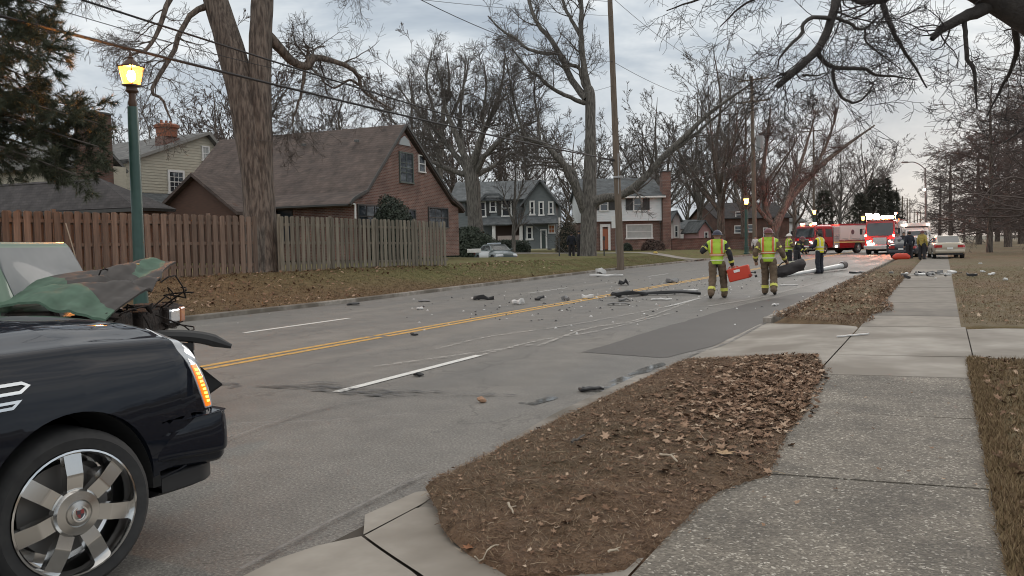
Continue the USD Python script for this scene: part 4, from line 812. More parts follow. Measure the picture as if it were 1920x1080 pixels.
# the spreading tree before the blue house, with a limb plan of its own
Z3 = 68.0; q = Z3 / FPX
T3 = [[(893, 470, Z3, 17 * q), (892, 430, Z3, 14 * q), (889, 385, Z3, 13 * q), (886, 345, Z3, 14 * q), (880, 318, Z3, 13 * q), (874, 300, Z3, 8 * q)],
      [(884, 330, Z3, 9 * q), (868, 285, Z3, 6.5 * q), (852, 245, Z3, 5 * q), (836, 205, Z3, 3.6 * q), (828, 160, Z3, 2.4 * q), (815, 110, Z3, 1 * q)], [(878, 320, Z3, 7 * q), (850, 285, Z3 + 1, 5 * q), (820, 250, Z3 + 1.5, 4 * q), (790, 215, Z3 + 2, 2.6 * q), (765, 190, Z3 + 2, 1.4 * q), (742, 150, Z3 + 2, .8 * q)],
      [(886, 322, Z3, 9 * q), (896, 275, Z3 - 1, 6.5 * q), (912, 235, Z3 - 1.5, 5 * q), (930, 195, Z3 - 2, 3.6 * q), (942, 150, Z3 - 2, 2.2 * q), (948, 100, Z3 - 2, 1 * q)], [(888, 326, Z3, 7 * q), (912, 290, Z3 - 1, 5.2 * q), (945, 258, Z3 - 2, 4 * q), (975, 240, Z3 - 2.5, 2.8 * q), (1010, 225, Z3 - 3, 1.4 * q)],
      [(878, 312, Z3, 6 * q), (866, 270, Z3 + 1, 4.6 * q), (862, 225, Z3 + 1.4, 3.6 * q), (868, 170, Z3 + 1.8, 2.4 * q), (875, 110, Z3 + 2, 1 * q)], [(890, 330, Z3, 6 * q), (925, 312, Z3 + 1, 4 * q), (955, 290, Z3 + 2, 2.6 * q), (985, 282, Z3 + 2, 1.2 * q)], [(880, 330, Z3, 6 * q), (845, 318, Z3, 4.4 * q), (805, 300, Z3, 3 * q), (775, 270, Z3, 2 * q), (750, 235, Z3, 1 * q)], [(892, 300, Z3, 5 * q), (905, 260, Z3 + 2, 4 * q), (906, 215, Z3 + 2, 3 * q), (912, 160, Z3 + 2, 1.8 * q), (905, 110, Z3 + 2, .8 * q)]]
limb_tree('spreading_tree', 'bare spreading tree with many stems in front of the blue house', T3, [dict(n=15, len=3.8, ang=40, K=8, rs=.36, up=.08, wig=.15, sides=4, t0=.2), dict(n=10, len=1.8, ang=40, K=6, rs=.5, up=.06, wig=.18), dict(n=5, len=.85, ang=40, K=4, rs=.6, wig=.2)], onl(893, 462, Z3), 44, bark2, twigm, 1, .012)
Z4 = 76.; q = Z4 / FPX
T4 = [[(822, 460, Z4, 9 * q), (822, 380, Z4, 8 * q), (824, 310, Z4, 7 * q), (828, 250, Z4, 5.4 * q), (832, 205, Z4, 4 * q), (842, 160, Z4, 2.6 * q), (838, 100, Z4, 1 * q)], [(825, 290, Z4, 4 * q), (800, 240, Z4, 3 * q), (775, 190, Z4, 2.2 * q), (765, 140, Z4, 1 * q)], [(828, 245, Z4, 4 * q), (855, 200, Z4, 3 * q), (872, 150, Z4, 2 * q), (880, 105, Z4, 1 * q)], [(826, 262, Z4, 4 * q), (812, 205, Z4, 3 * q), (800, 150, Z4, 2 * q), (810, 95, Z4, 1 * q)], [(823, 330, Z4, 3.6 * q), (795, 300, Z4, 2.4 * q), (760, 280, Z4, 1.2 * q)]]
limb_tree('slender_tree', 'slender bare tree holding a dark nest, right of the brick gable', T4, [dict(n=14, len=3.2, ang=45, K=7, rs=.4, up=.1, wig=.15, sides=4, t0=.2), dict(n=9, len=1.6, ang=42, K=5, rs=.6, up=.06, wig=.2), dict(n=4, len=.8, ang=40, K=4, rs=.7, wig=.2)], onl(822, 455, Z4), 55, bark2, twigm, 1, .012)
nc = at(837, 178, Z4); rn = np.random.default_rng(5)
P = rn.normal(0, 1, (420, 3)); P /= np.linalg.norm(P, axis=1, keepdims=True); P *= rn.uniform(.2, .62, (420, 1)) * np.array([1, 1, .85]); D = rn.normal(0, 1, (420, 3)); D /= np.linalg.norm(D, axis=1, keepdims=True)
obj('squirrel_nest', tubes((P[:, None] + D[:, None] * np.array([-.25, .25])[None, :, None]) + nc, np.full((420, 2), .02), 3), twigm, label='dark ball of twigs high in the slender tree', cat='nest')
# young thin tree in the drive
Z5 = 70.; q = Z5 / FPX
T5 = [[(963, 476, Z5, 4 * q), (963, 440, Z5, 3.4 * q), (964, 400, Z5, 3 * q), (966, 350, Z5, 2 * q), (968, 300, Z5, 1.2 * q)], [(963, 440, Z5, 2.4 * q), (975, 415, Z5, 1.8 * q), (985, 390, Z5, 1 * q)], [(963, 420, Z5, 2 * q), (950, 385, Z5, 1.4 * q), (940, 350, Z5, .8 * q)], [(964, 395, Z5, 2 * q), (978, 350, Z5, 1.4 * q), (985, 300, Z5, .8 * q)]]
limb_tree('young_tree', 'thin young bare tree standing by the police car', T5, [dict(n=12, len=1.9, ang=35, K=6, rs=.55, up=.15, wig=.14, t0=.15), dict(n=5, len=.9, ang=38, K=4, rs=.7, up=.08, wig=.18)], onl(963, 474, Z5), 66, bark2, twigm, 1, .010)
# trees behind the houses and along the left side of the street
mid = [(1232, 455, 98, 19, .36, 71, 'pale barked bare tree rising behind the white house'), (1352, 462, 92, 24, .40, 72, 'tall bare many stemmed tree behind the leftmost firefighter'), (1312, 458, 112, 23, .35, 73, 'tall bare tree behind the long low garage'), (1395, 462, 104, 22, .36, 74, 'bare tree just left of the second utility pole'),
       (1490, 460, 120, 18, .3, 76, 'bare tree right of the second utility pole'), (1150, 455, 118, 18, .3, 77, 'bare tree behind the left end of the white house roof'), (1080, 455, 112, 17, .3, 78, 'bare tree behind the blue house gable'), (1575, 455, 150, 22, .3, 79, 'bare tree behind the fire engine body'), (1620, 452, 165, 24, .3, 80, 'bare tree over the ladder truck')]
for (x, y, Z, h, r, sd, lb) in mid:
    free_tree('bare_tree', lb, onl(x, y, Z), h, r, sd, bark2 if sd % 2 else bark1, twigm if x < 1450 else twigr, fork=.22 if sd == 72 else .27, nlimb=9, spread=.42 if sd in (72, 73) else .55, rmin=.02)
Z6 = 88.; q = Z6 / FPX
T6 = [[(1452, 468, Z6, 12 * q), (1450, 445, Z6, 9 * q), (1458, 415, Z6, 8 * q), (1480, 375, Z6 + 1, 7 * q), (1510, 340, Z6 + 2, 6 * q), (1545, 305, Z6 + 3, 4.6 * q), (1590, 270, Z6 + 4, 3.2 * q), (1640, 235, Z6 + 5, 1.4 * q)], [(1452, 440, Z6, 7 * q), (1438, 400, Z6, 6 * q), (1430, 340, Z6, 5 * q), (1437, 270, Z6, 3.4 * q), (1445, 200, Z6, 1.4 * q)], [(1465, 400, Z6, 5 * q), (1490, 340, Z6 + 1, 4 * q), (1510, 280, Z6 + 2, 2.8 * q), (1530, 210, Z6 + 2, 1.2 * q)], [(1520, 330, Z6 + 2, 4 * q), (1550, 270, Z6 + 3, 2.8 * q), (1572, 200, Z6 + 3, 1.2 * q)], [(1455, 430, Z6, 5 * q), (1420, 390, Z6 - 1, 4 * q), (1390, 350, Z6 - 2, 2.6 * q), (1365, 300, Z6 - 2, 1.2 * q)]]
limb_tree('leaning_tree', 'bare tree with trunk leaning right over the fire engine', T6, [dict(n=15, len=4.2, ang=42, K=8, rs=.38, up=.1, wig=.14, sides=4, t0=.2), dict(n=10, len=2.0, ang=42, K=5, rs=.6, up=.06, wig=.2), dict(n=4, len=1.0, ang=40, K=4, rs=.7, wig=.2)], onl(1452, 466, Z6), 87, bark1, twigr, 1, .016)
# a far row, copies of four kinds
kinds = [free_tree('background_tree', 'bare tree in the far row left of the green lamp post', onl(215, 440, 95), 17, .28, 101, bark2, twigm, nlimb=8, rmin=.02, group='bare trees in the far rows'), free_tree('background_tree', 'bare tree in the far row between the clay chimney pot and the big tree', onl(350, 440, 100), 18, .28, 102, bark1, twigm, nlimb=9, rmin=.02, group='bare trees in the far rows'), free_tree('background_tree', 'bare tree in the far row over the right half of the brown roof', onl(690, 450, 100), 21, .3, 103, bark2, twigm, nlimb=9, rmin=.02, spread=.5, group='bare trees in the far rows'), free_tree('background_tree', 'bare tree in the far row behind the long low garage', onl(1270, 455, 150), 23, .32, 104, bark1, twigr, nlimb=9, rmin=.025, spread=.55, group='bare trees in the far rows')]
rk = np.random.default_rng(9)
rows = [(280, 92), (410, 110), (460, 95), (560, 105), (620, 120), (650, 95), (740, 112), (780, 98), (850, 125), (880, 108), (940, 120), (985, 108), (1030, 135), (1062, 150), (1120, 140), (1185, 128), (1210, 160), (1250, 135), (1290, 150), (1340, 140), (1380, 165), (1425, 150), (1465, 170), (1500, 190), (1530, 180), (1560, 210), (1590, 230), (1610, 260), (1650, 300), (1668, 340), (1690, 420), (1640, 210)]
marks = 'above the cream house ridge|right of the clay chimney pot|behind the left stem of the big tree|over the left end of the brown roof|over the middle of the brown roof|just left of the brick gable top|right of the brick gable top, nearer|between the brick gable and the slender tree|behind the spreading tree, left half|behind the spreading tree, right half|over the left part of the blue house roof|over the middle of the blue house roof|over the blue house gable, nearer|over the blue house gable, fainter|just left of the nearest utility pole|just right of the nearest utility pole|over the right end of the white house roof|left of the tall brick chimney top|right of the tall brick chimney|over the pink house|left of the second utility pole, fainter|right behind the second utility pole|behind the leaning tree, left|behind the leaning tree, middle|left of the far cross-arm pole|right of the far cross-arm pole|over the rear of the fire engine|between the two fire trucks|over the ladder truck, left|over the ladder truck, right|last on the left before the open sky|behind the conifers'.split('|')
for (x, Z), w_ in zip(rows, marks):
    dup(kinds[rk.integers(0, 4)], onl(x, 452, Z), rk.uniform(0, 360), label='bare tree in the far row ' + w_, scale=rk.uniform(.8, 1.12))
# ---- the right-hand side: dense drooping trees on the lawn
oakspec = [dict(n=46, len=4.6, ang=74, K=10, rs=.26, up=-.10, wig=.09, sides=4, t0=.15, lp=.55), dict(n=11, len=-.38, ang=44, K=6, rs=.5, up=-.06, wig=.15, t0=.08), dict(n=7, len=-.45, ang=42, K=4, rs=.6, wig=.18)]
def oak(label, base, h, r, seed, rmin, group=None):
    rg = np.random.default_rng(seed); t = thing('oak_tree', label, 'tree', base, 0, group)
    p, rr = rs_limb(np.array([[0, 0, -.2], [.05, 0, h * .2], [.1, .1, h * .5], [0, .1, h * .8], [.1, 0, h]]), [r * 1.2, r, r * .75, r * .4, r * .1], 24)
    V, F = ridged(p, rr, 14, seed); obj('trunk', trimesh.Trimesh(V, F, process=False), bark1, t, smooth=True)
    Ls = np.array([rs_limb(p, rr, 16)[0]] * 2); Rs = np.array([rs_limb(p, rr, 16)[1]] * 2)
    obj('crown', branches(Ls, Rs, [dict(oakspec[0], len=h * .50)] + oakspec[1:], seed + 1, rmin), twigr, t, smooth=True)
    return t
def onr(x, y, Z):
    b = at(x, y, Z); b[2] = .06; return b
o1 = oak('dense drooping bare tree on the right lawn with the thin clear trunk', onr(1855, 460, 66), 13.5, .2, 201, .013)
o2 = oak('largest dense bare tree at the right edge of the picture', onr(1965, 455, 58), 17, .3, 203, .010)
o3 = oak('dense bare tree behind the gold sedan, farther along the right lawn', onr(1806, 448, 92), 14.5, .34, 205, .018)
for x, Z, s, lb in ((1890, 92, 1.0, 'dense bare tree right of and behind the thin clear trunk'), (1782, 135, 1.0, 'dense bare tree nearest the street lamp on the right'), (1835, 120, 1.05, 'dense bare tree between the two nearer right-hand trees'), (1960, 78, 1.0, 'dense bare tree beyond the right edge of the picture'), (1915, 118, 1.1, 'dense bare tree in the back row, far right'), (1762, 190, 1.0, 'farthest dense bare tree on the right side of the street'), (1870, 160, 1.15, 'dense bare tree in the deep background right')):
    dup(o3 if s >= 1 else o1, onr(x, 448, Z), x * 7.3 % 360, label=lb, scale=s)
rw = np.random.default_rng(77)
n = 5200; px_ = rw.uniform(2.5, 190, n); py_ = 150 + rw.uniform(0, 45, n) + px_ * .1; hh = 6.5 + 4.5 * meshkit.fbm(np.stack([px_ * .09, py_ * .05, px_ * 0], -1), 3, 4)
B0 = np.stack([px_, py_, rw.uniform(0, .75, n) * hh], 1); az = rw.uniform(0, 6.28, n); D0 = np.stack([np.cos(az) * .6, np.sin(az) * .6, rw.uniform(.1, 1, n)], 1); L0 = rw.uniform(1.5, 4, n)[:, None]
S0 = np.stack([B0, B0 + D0 * L0 * .5, B0 + D0 * L0 + np.array([0, 0, -.2])], 1); R0 = np.tile([.06, .04, .02], (n, 1)); Q0, RQ = spawn(S0, R0, 5, rw, 1.6, 45, 4, .5, .02, .15, .1)
Va, Fa = tubes(S0, R0, 3); Vb, Fb = tubes(Q0, np.maximum(RQ, .018), 3); nt = 60; tx = rw.uniform(3, 190, nt); ty = 152 + rw.uniform(0, 40, nt) + tx * .1; Vc, Fc = tubes(np.stack([np.stack([tx, ty, tx * 0 - .2], 1), np.stack([tx, ty, tx * 0 + 7], 1)], 1), np.tile([.22, .1], (nt, 1)), 6)
obj('distant_wood', (np.vstack([Va, Vb, Vc]), np.vstack([Fa, Fb + len(Va), Fc + len(Va) + len(Vb)])), twigr, label='brown leafless wood in the distance beyond the right lawn', cat='wood', kind='stuff')
# ---- the bough that hangs into the picture from the upper right
Z8 = 10.5; q = Z8 / FPX
T8 = [[(2420, 900, 11.5, .42), (2380, 640, 11.4, .36), (2280, 380, 11.2, .33), (2100, 150, 11.0, .28), (1985, 58, Z8, .26), (1878, -8, Z8, .235), (1775, -55, Z8, .20), (1660, -78, Z8, .16), (1540, -110, Z8, .11), (1430, -150, Z8 + .2, .05)],
      [(1880, -5, Z8, 16 * q), (1842, 18, Z8, 13 * q), (1805, 34, Z8, 10 * q), (1780, 46, Z8, 9 * q), (1762, 58, Z8, 7.5 * q), (1747, 74, Z8, 5 * q)],
      [(1808, 36, Z8, 4.6 * q), (1810, 70, Z8, 4 * q), (1813, 110, Z8, 4 * q), (1826, 130, Z8, 3.4 * q), (1829, 165, Z8, 2.6 * q), (1832, 205, Z8, 1.4 * q)],
      [(1720, -62, Z8, 14 * q), (1672, -14, Z8, 15 * q), (1642, 0, Z8 + .2, 9 * q), (1608, 2, Z8 + .4, 5 * q), (1590, -14, Z8 + .4, 4 * q)],
      [(1655, 8, Z8, 6 * q), (1665, 35, Z8, 5 * q), (1674, 58, Z8, 4.2 * q), (1692, 90, Z8, 3.2 * q), (1715, 125, Z8, 2.4 * q), (1738, 165, Z8, 1.4 * q)],
      [(1606, -92, Z8, 12 * q), (1588, -55, Z8 - .25, 10 * q), (1570, -8, Z8 - .4, 9 * q), (1562, 28, Z8 - .4, 8 * q), (1548, 68, Z8 - .4, 7.6 * q), (1534, 92, Z8 - .4, 7.6 * q), (1508, 118, Z8 - .5, 7 * q), (1480, 142, Z8 - .5, 6.4 * q), (1457, 163, Z8 - .5, 5 * q)],
      [(1533, 96, Z8 - .4, 5 * q), (1538, 108, Z8 - .4, 4.4 * q), (1556, 124, Z8 - .4, 4 * q), (1585, 129, Z8 - .3, 3.8 * q), (1618, 128, Z8 - .3, 3.4 * q), (1640, 140, Z8 - .2, 2.8 * q), (1670, 142, Z8 - .2, 2 * q), (1720, 150, Z8, 1.1 * q)],
      [(1564, 127, Z8 - .4, 3.4 * q), (1563, 150, Z8 - .4, 3 * q), (1574, 176, Z8 - .4, 2.8 * q), (1588, 188, Z8 - .4, 2.6 * q), (1606, 192, Z8 - .3, 2.2 * q), (1628, 176, Z8 - .3, 1.8 * q), (1640, 150, Z8 - .2, 1 * q)],
      [(1560, 36, Z8 - .4, 4.4 * q), (1530, 32, Z8 - .6, 3.6 * q), (1506, 44, Z8 - .7, 3.4 * q), (1504, 64, Z8 - .7, 3 * q), (1482, 84, Z8 - .8, 2.6 * q), (1462, 108, Z8 - .8, 1.8 * q), (1458, 128, Z8 - .8, 1 * q)],
      [(1562, 32, Z8 - .4, 3.6 * q), (1590, 42, Z8 - .2, 3 * q), (1608, 54, Z8 - .2, 3.2 * q), (1628, 50, Z8, 2.2 * q), (1646, 30, Z8, 1.2 * q)], [(1622, 55, Z8 - .2, 2.2 * q), (1624, 78, Z8 - .2, 1.8 * q), (1650, 100, Z8 - .2, 1.4 * q), (1690, 130, Z8 - .2, .8 * q)],
      [(1500, 126, Z8 - .5, 3 * q), (1478, 138, Z8 - .5, 3.4 * q), (1462, 138, Z8 - .5, 2.4 * q)], [(1505, 140, Z8 - .5, 2.4 * q), (1530, 142, Z8 - .5, 1.6 * q), (1550, 136, Z8 - .4, .8 * q)],
      [(1545, -109, Z8, 9 * q), (1420, -60, Z8 + .5, 5 * q), (1330, -10, Z8 + 1, 3 * q), (1250, 20, Z8 + 1.5, 1.2 * q)], [(1575, -102, Z8, 8 * q), (1480, -30, Z8 + .6, 4 * q), (1400, 5, Z8 + 1, 2.4 * q), (1350, 50, Z8 + 1.2, 1.2 * q)], [(1898, 2, Z8, 9 * q), (1904, 55, Z8 + .4, 7 * q), (1905, 110, Z8 + 1, 5 * q), (1880, 160, Z8 + 1.4, 3 * q), (1850, 220, Z8 + 1.6, 1.4 * q)], [(1958, 40, Z8, 10 * q), (1964, 100, Z8 + .8, 8 * q), (1960, 160, Z8 + 1.5, 5 * q), (1930, 230, Z8 + 2, 3 * q), (1880, 270, Z8 + 2.2, 1.2 * q)]]
bb = at(2420, 900, 11.5); bb[2] = VZ
limb_tree('overhanging_tree', 'near bare tree whose thick dark bough hangs in from the upper right', T8, [dict(n=8, len=1.2, ang=50, K=10, rs=.20, up=-.02, wig=.22, sides=4, t0=.12), dict(n=5, len=.6, ang=46, K=7, rs=.5, up=-.02, wig=.24, t0=.12), dict(n=4, len=.24, ang=45, K=4, rs=.6, wig=.24)], bb, 88, mat('dark_bough_bark', (.030, .026, .024), .8, (.055, .048, .043), 9, 8, bump=1., bscale=30, bdist=.03), mat('dark_twig', (.030, .025, .024), .9), 1, .0028, jit=.012)  # bark in a darker tone than the other trees

# ---- evergreens
def needles(C, D, rg, n=16, L=.14, w=.006):
    """tufts of thin needles at the points C pointing along D"""
    N = len(C); c = np.repeat(C, n, 0); d = np.repeat(D, n, 0) + rg.normal(0, .55, (N * n, 3)); d /= np.linalg.norm(d, axis=1, keepdims=True)
    s = np.cross(d, rg.normal(size=d.shape)); s /= np.linalg.norm(s, axis=1, keepdims=True); l = L * rg.uniform(.7, 1.2, (N * n, 1))
    V = np.stack([c - s * w, c + s * w, c + d * l], 1).reshape(-1, 3); return V, np.arange(len(V)).reshape(-1, 3)
pinem = mat('pine_needles', (.030, .042, .022), .7, (.055, .060, .030), 1.5, rnd=.0)
pn = thing('pine_tree', 'dark pine with long hanging boughs at the upper left behind the lamp', 'tree', onl(-190, 520, 18.5))
pbase = np.array(onl(-190, 520, 18.5)); rp = np.random.default_rng(17)
p, rr = rs_limb(np.array([[0, 0, -.2], [0, 0, 4], [.1, 0, 8], [0, 0, 13]]), [.28, .24, .18, .04], 20); V, F = ridged(p, rr, 14, 3); obj('trunk', trimesh.Trimesh(V, F, process=False), bark1, pn, smooth=True)
boughs = []
for (y0, y1, x1, zd, dr_) in [(-40, 15, 105, -.3, .1), (-60, -20, 140, .6, .1), (60, 95, 110, -.6, .1), (70, 108, 132, .3, .08), (95, 118, 128, -1.2, .1), (100, 150, 60, .2, .2), (165, 210, 168, .2, .1), (190, 222, 150, -.9, .1), (180, 232, 185, -.2, .1), (215, 262, 150, .6, .1), (230, 275, 185, -.4, .1), (250, 290, 178, .3, .1), (255, 315, 170, .8, .1), (270, 330, 150, -.5, .12), (285, 335, 125, .2, .12), (200, 240, 90, 1.2, .1), (120, 165, 55, -.5, .2), (-10, 40, 75, .5, .1), (30, 60, 95, -.2, .1)]:
    a = np.array([0, 0, at(-190, y0 - 20, 18.5)[2] - pbase[2]]); b = at(x1, y1, 17.3 + zd) - pbase; m1 = a * .5 + b * .5 + np.array([0, 0, .25]); boughs.append(rs_limb(np.array([a, m1, b]), [.05, .03, .01], 12))
Ls, Rs = np.array([b[0] for b in boughs]), np.array([b[1] for b in boughs])
Q, R2 = spawn(Ls, Rs, 15, rp, .95, 38, 6, .5, -.03, .10, .38, 1., .3, .45); Q3, R3 = spawn(Q, R2, 6, rp, .42, 38, 5, .7, .02, .12, .2, 1.)
wood = [tubes(Ls, Rs, 5), tubes(Q, np.maximum(R2, .006), 3), tubes(Q3, np.maximum(R3, .004), 3)]; n0 = 0; VV, FF = [], []
for V, F in wood:
    VV.append(V); FF.append(F + n0); n0 += len(V)
obj('bough', trimesh.Trimesh(np.vstack(VV), np.vstack(FF), process=False), twigm, pn)
C = np.vstack([Q3[:, k] for k in (1, 2, 3, 4)] + [Q[:, k] for k in (2, 3, 4, 5)]); D = np.vstack([Q3[:, k] - Q3[:, k - 1] for k in (1, 2, 3, 4)] + [Q[:, k] - Q[:, k - 1] for k in (2, 3, 4, 5)]); D /= np.linalg.norm(D, axis=1, keepdims=True)
V, F = needles(C, D, rp, 15, .16, .0055); tag(obj('needles', (V, F), pinem, pn), kind='stuff')
def conifer(label, base, h, w, seed, m):
    rg = np.random.default_rng(seed); t = thing('conifer', label, 'tree', base); obj('trunk', tube(np.array([[0, 0, -.2], [0, 0, h * .95]]), [.22, .04], 8), bark1, t)
    n = 330; f = rg.uniform(.03, 1, n) ** .8; az = rg.uniform(0, 6.28, n); rad = w * (1 - f) ** .7 * rg.uniform(.2, 1.15, n) * (.6 + .8 * meshkit.noise(np.stack([az * 1.3, f * 9, f * 0], -1), seed)) + .1; C = np.stack([np.cos(az) * rad, np.sin(az) * rad, f * h - .1 * rad + rg.normal(0, .1, n)], 1); D = np.stack([np.cos(az), np.sin(az), -.25 + 0 * az], 1)
    V, F = needles(C, D, rg, 12, h * .085, h * .006); obj('crown', (V, F), m, t); return t
conm = mat('conifer_needles', (.034, .038, .028), .8, (.060, .058, .042), 1)
for x, y, Z, h, w, sd, lb in ((1640, 455, 150, 11.5, 2.4, 1, 'dark conifer left of the ladder truck beacon'), (1662, 455, 190, 14.5, 2.3, 2, 'dark pointed conifer over the right side of the ladder truck'), (1612, 458, 135, 8.5, 2.6, 3, 'dark conifer behind the first fire engine, left of the others'), (1545, 460, 128, 8.5, 2.4, 4, 'small dark conifer above the fire engine cab'), (1678, 452, 260, 15, 2.6, 5, 'farthest dark conifer on the left side of the street')):
    conifer(lb, onl(x, y, Z), h, w, sd, conm)
# hedge, bushes
def leafy(name, label, cat, base, ax, n, seed, m, leaf=.10, dome=True, rot=0.):
    rg = np.random.default_rng(seed); t = thing(name, label, cat, base, rot)
    d = rg.normal(size=(n, 3)); d /= np.linalg.norm(d, axis=1, keepdims=True); d[:, 2] = np.abs(d[:, 2]) if dome else d[:, 2]
    if dome == 'box':
        d = d / np.abs(d).max(1, keepdims=True) ** .75
    k = 1 + .28 * (meshkit.fbm(d * 2.2 + seed, 3, seed) - .5); C = d * np.array(ax) * k[:, None] * rg.uniform(.72, 1.0, (n, 1)) ** .6
    nn = d + rg.normal(0, .6, d.shape); nn /= np.linalg.norm(nn, axis=1, keepdims=True); a = np.cross(nn, rg.normal(size=d.shape)); a /= np.linalg.norm(a, axis=1, keepdims=True); b = np.cross(nn, a); l = leaf * rg.uniform(.6, 1.3, (n, 1))
    V = np.stack([C - a * l, C + b * l * .5, C + a * l, C - b * l * .5], 1).reshape(-1, 3); i = np.arange(n)[:, None] * 4
    obj('foliage', (V, np.vstack([i + [0, 1, 2], i + [0, 2, 3]])), m, t)
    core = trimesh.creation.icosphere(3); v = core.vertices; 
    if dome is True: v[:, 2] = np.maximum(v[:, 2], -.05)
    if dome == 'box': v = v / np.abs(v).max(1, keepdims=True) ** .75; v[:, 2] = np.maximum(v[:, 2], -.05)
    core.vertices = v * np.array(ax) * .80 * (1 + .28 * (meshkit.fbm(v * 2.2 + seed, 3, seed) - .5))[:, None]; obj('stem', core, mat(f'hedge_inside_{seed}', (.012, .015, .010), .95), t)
    return t
hedgem = mat('dark_evergreen_leaves', (.022, .034, .022), .6, (.045, .060, .036), 2.5); yewm = mat('yew_leaves', (.016, .026, .018), .7, (.032, .045, .028), 3); redshrub = mat('brown_shrub_leaves', (.06, .035, .03), .8, (.09, .06, .045), 3)
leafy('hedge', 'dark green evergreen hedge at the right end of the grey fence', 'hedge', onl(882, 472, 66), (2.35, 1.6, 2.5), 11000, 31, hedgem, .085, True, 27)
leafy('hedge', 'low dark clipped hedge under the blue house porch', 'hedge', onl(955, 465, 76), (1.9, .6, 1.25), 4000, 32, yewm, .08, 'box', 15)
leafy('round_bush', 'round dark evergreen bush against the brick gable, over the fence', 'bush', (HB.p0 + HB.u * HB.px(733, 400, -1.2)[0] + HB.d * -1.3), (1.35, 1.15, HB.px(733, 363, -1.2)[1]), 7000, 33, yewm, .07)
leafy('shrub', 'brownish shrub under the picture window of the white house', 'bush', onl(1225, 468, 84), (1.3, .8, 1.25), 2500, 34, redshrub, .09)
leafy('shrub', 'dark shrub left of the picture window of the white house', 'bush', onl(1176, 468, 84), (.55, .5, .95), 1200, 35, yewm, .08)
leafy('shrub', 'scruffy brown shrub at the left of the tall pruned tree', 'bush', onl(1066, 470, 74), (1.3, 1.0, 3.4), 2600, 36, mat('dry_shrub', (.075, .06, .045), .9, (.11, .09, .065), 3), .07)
# ================================================================ VEHICLES
from scipy.interpolate import PchipInterpolator
def ringsec(w, zb, zs, zt, tum, rad, bul, M):
    """half section of a body from the middle of the floor up the side to the middle of the top"""
    P = [(0, zb), (w * .55, zb), (w - .07, zb + .01), (w - .015, zb + .07), (w + bul * .6, zb + .3 * (zs - zb)), (w + bul, zb + .55 * (zs - zb)), (w + bul * .5 - tum * .35, zb + .8 * (zs - zb)), (w - tum, zs - rad * .55), (w - tum - rad * .25, zs - rad * .12), (w - tum - rad, zs + .12 * (zt - zs)), (w * .55, zs + .72 * (zt - zs)), (0, zt)]
    return catmull(P, M)
def loft(st, nx=60, M=30, off=0.0, keys=None):
    """a closed body lofted along x; st rows: x, half width, floor z, shoulder z, top z, tumblehome, shoulder radius, bulge"""
    st = np.array(st, float); x = st[:, 0]
    xs = np.unique(np.concatenate([np.linspace(x[0], x[-1], nx), x])); I = [PchipInterpolator(x, st[:, k])(xs) for k in range(1, 8)]
    if off:
        xs = xs + off * np.interp(xs, [xs[0], xs[0] + .3, xs[-1] - .3, xs[-1]], [-1, 0, 0, 1])
    R = []
    for i in range(len(xs)):
        w, zb, zs, zt, tum, rad, bul = [q[i] for q in I]; h = ringsec(w + off, zb - off, zs + off, zt + off, tum, rad, bul, M)
        full = np.vstack([h, np.column_stack([-h[-2:0:-1, 0], h[-2:0:-1, 1]])]); R.append(np.column_stack([np.full(len(full), xs[i]), full]))
    n = len(R[0]); V = np.vstack(R); K = len(R); F = []
    a = np.arange(n); b = (a + 1) % n
    for k in range(K - 1):
        F += [np.stack([k * n + a, (k + 1) * n + a, k * n + b], 1), np.stack([k * n + b, (k + 1) * n + a, (k + 1) * n + b], 1)]
    V = np.vstack([V, R[0].mean(0), R[-1].mean(0)]); c0, c1 = len(V) - 2, len(V) - 1
    F += [np.stack([np.full(n, c0), a, b], 1), np.stack([np.full(n, c1), (K - 1) * n + b, (K - 1) * n + a], 1)]
    m = trimesh.Trimesh(V, np.vstack(F), process=True)
    if m.volume < 0:
        m.invert()
    return Manifold(manifold3d.Mesh(np.asarray(m.vertices, np.float32), np.asarray(m.faces, np.uint32)))
def mcyl(y0, y1, x, z, r, n=40):
    return Manifold.cylinder(abs(y1 - y0), r, r, n).rotate((90, 0, 0)).translate((x, max(y0, y1), z))
def prism_y(poly, y0, y1):
    return man(upright(poly, y0, y1))
def prism_z(poly, z0, z1):
    return man(extr(poly, z0, z1))
rubber = mat('tyre_rubber', (.018, .018, .019), .82, (.028, .028, .028), 14, bump=.2, bscale=60, bdist=.004, coords='obj')
chromem = mat('bright_chrome', (.78, .78, .78), .10, metallic=1.0); alloy = mat('silver_alloy', (.66, .655, .64), .17, metallic=1.0)
blackplastic = mat('black_plastic', (.016, .016, .017), .5); undersidem = mat('vehicle_underside', (.010, .010, .010), .95)
carglass = glassmat('car_glass', (.020, .024, .026), .10)
redlens = mat('red_lens', (.30, .012, .012), .12, coat=1.0); clearlens = mat('clear_lens', (.42, .44, .46), .06, coat=1.0, spec=.8)
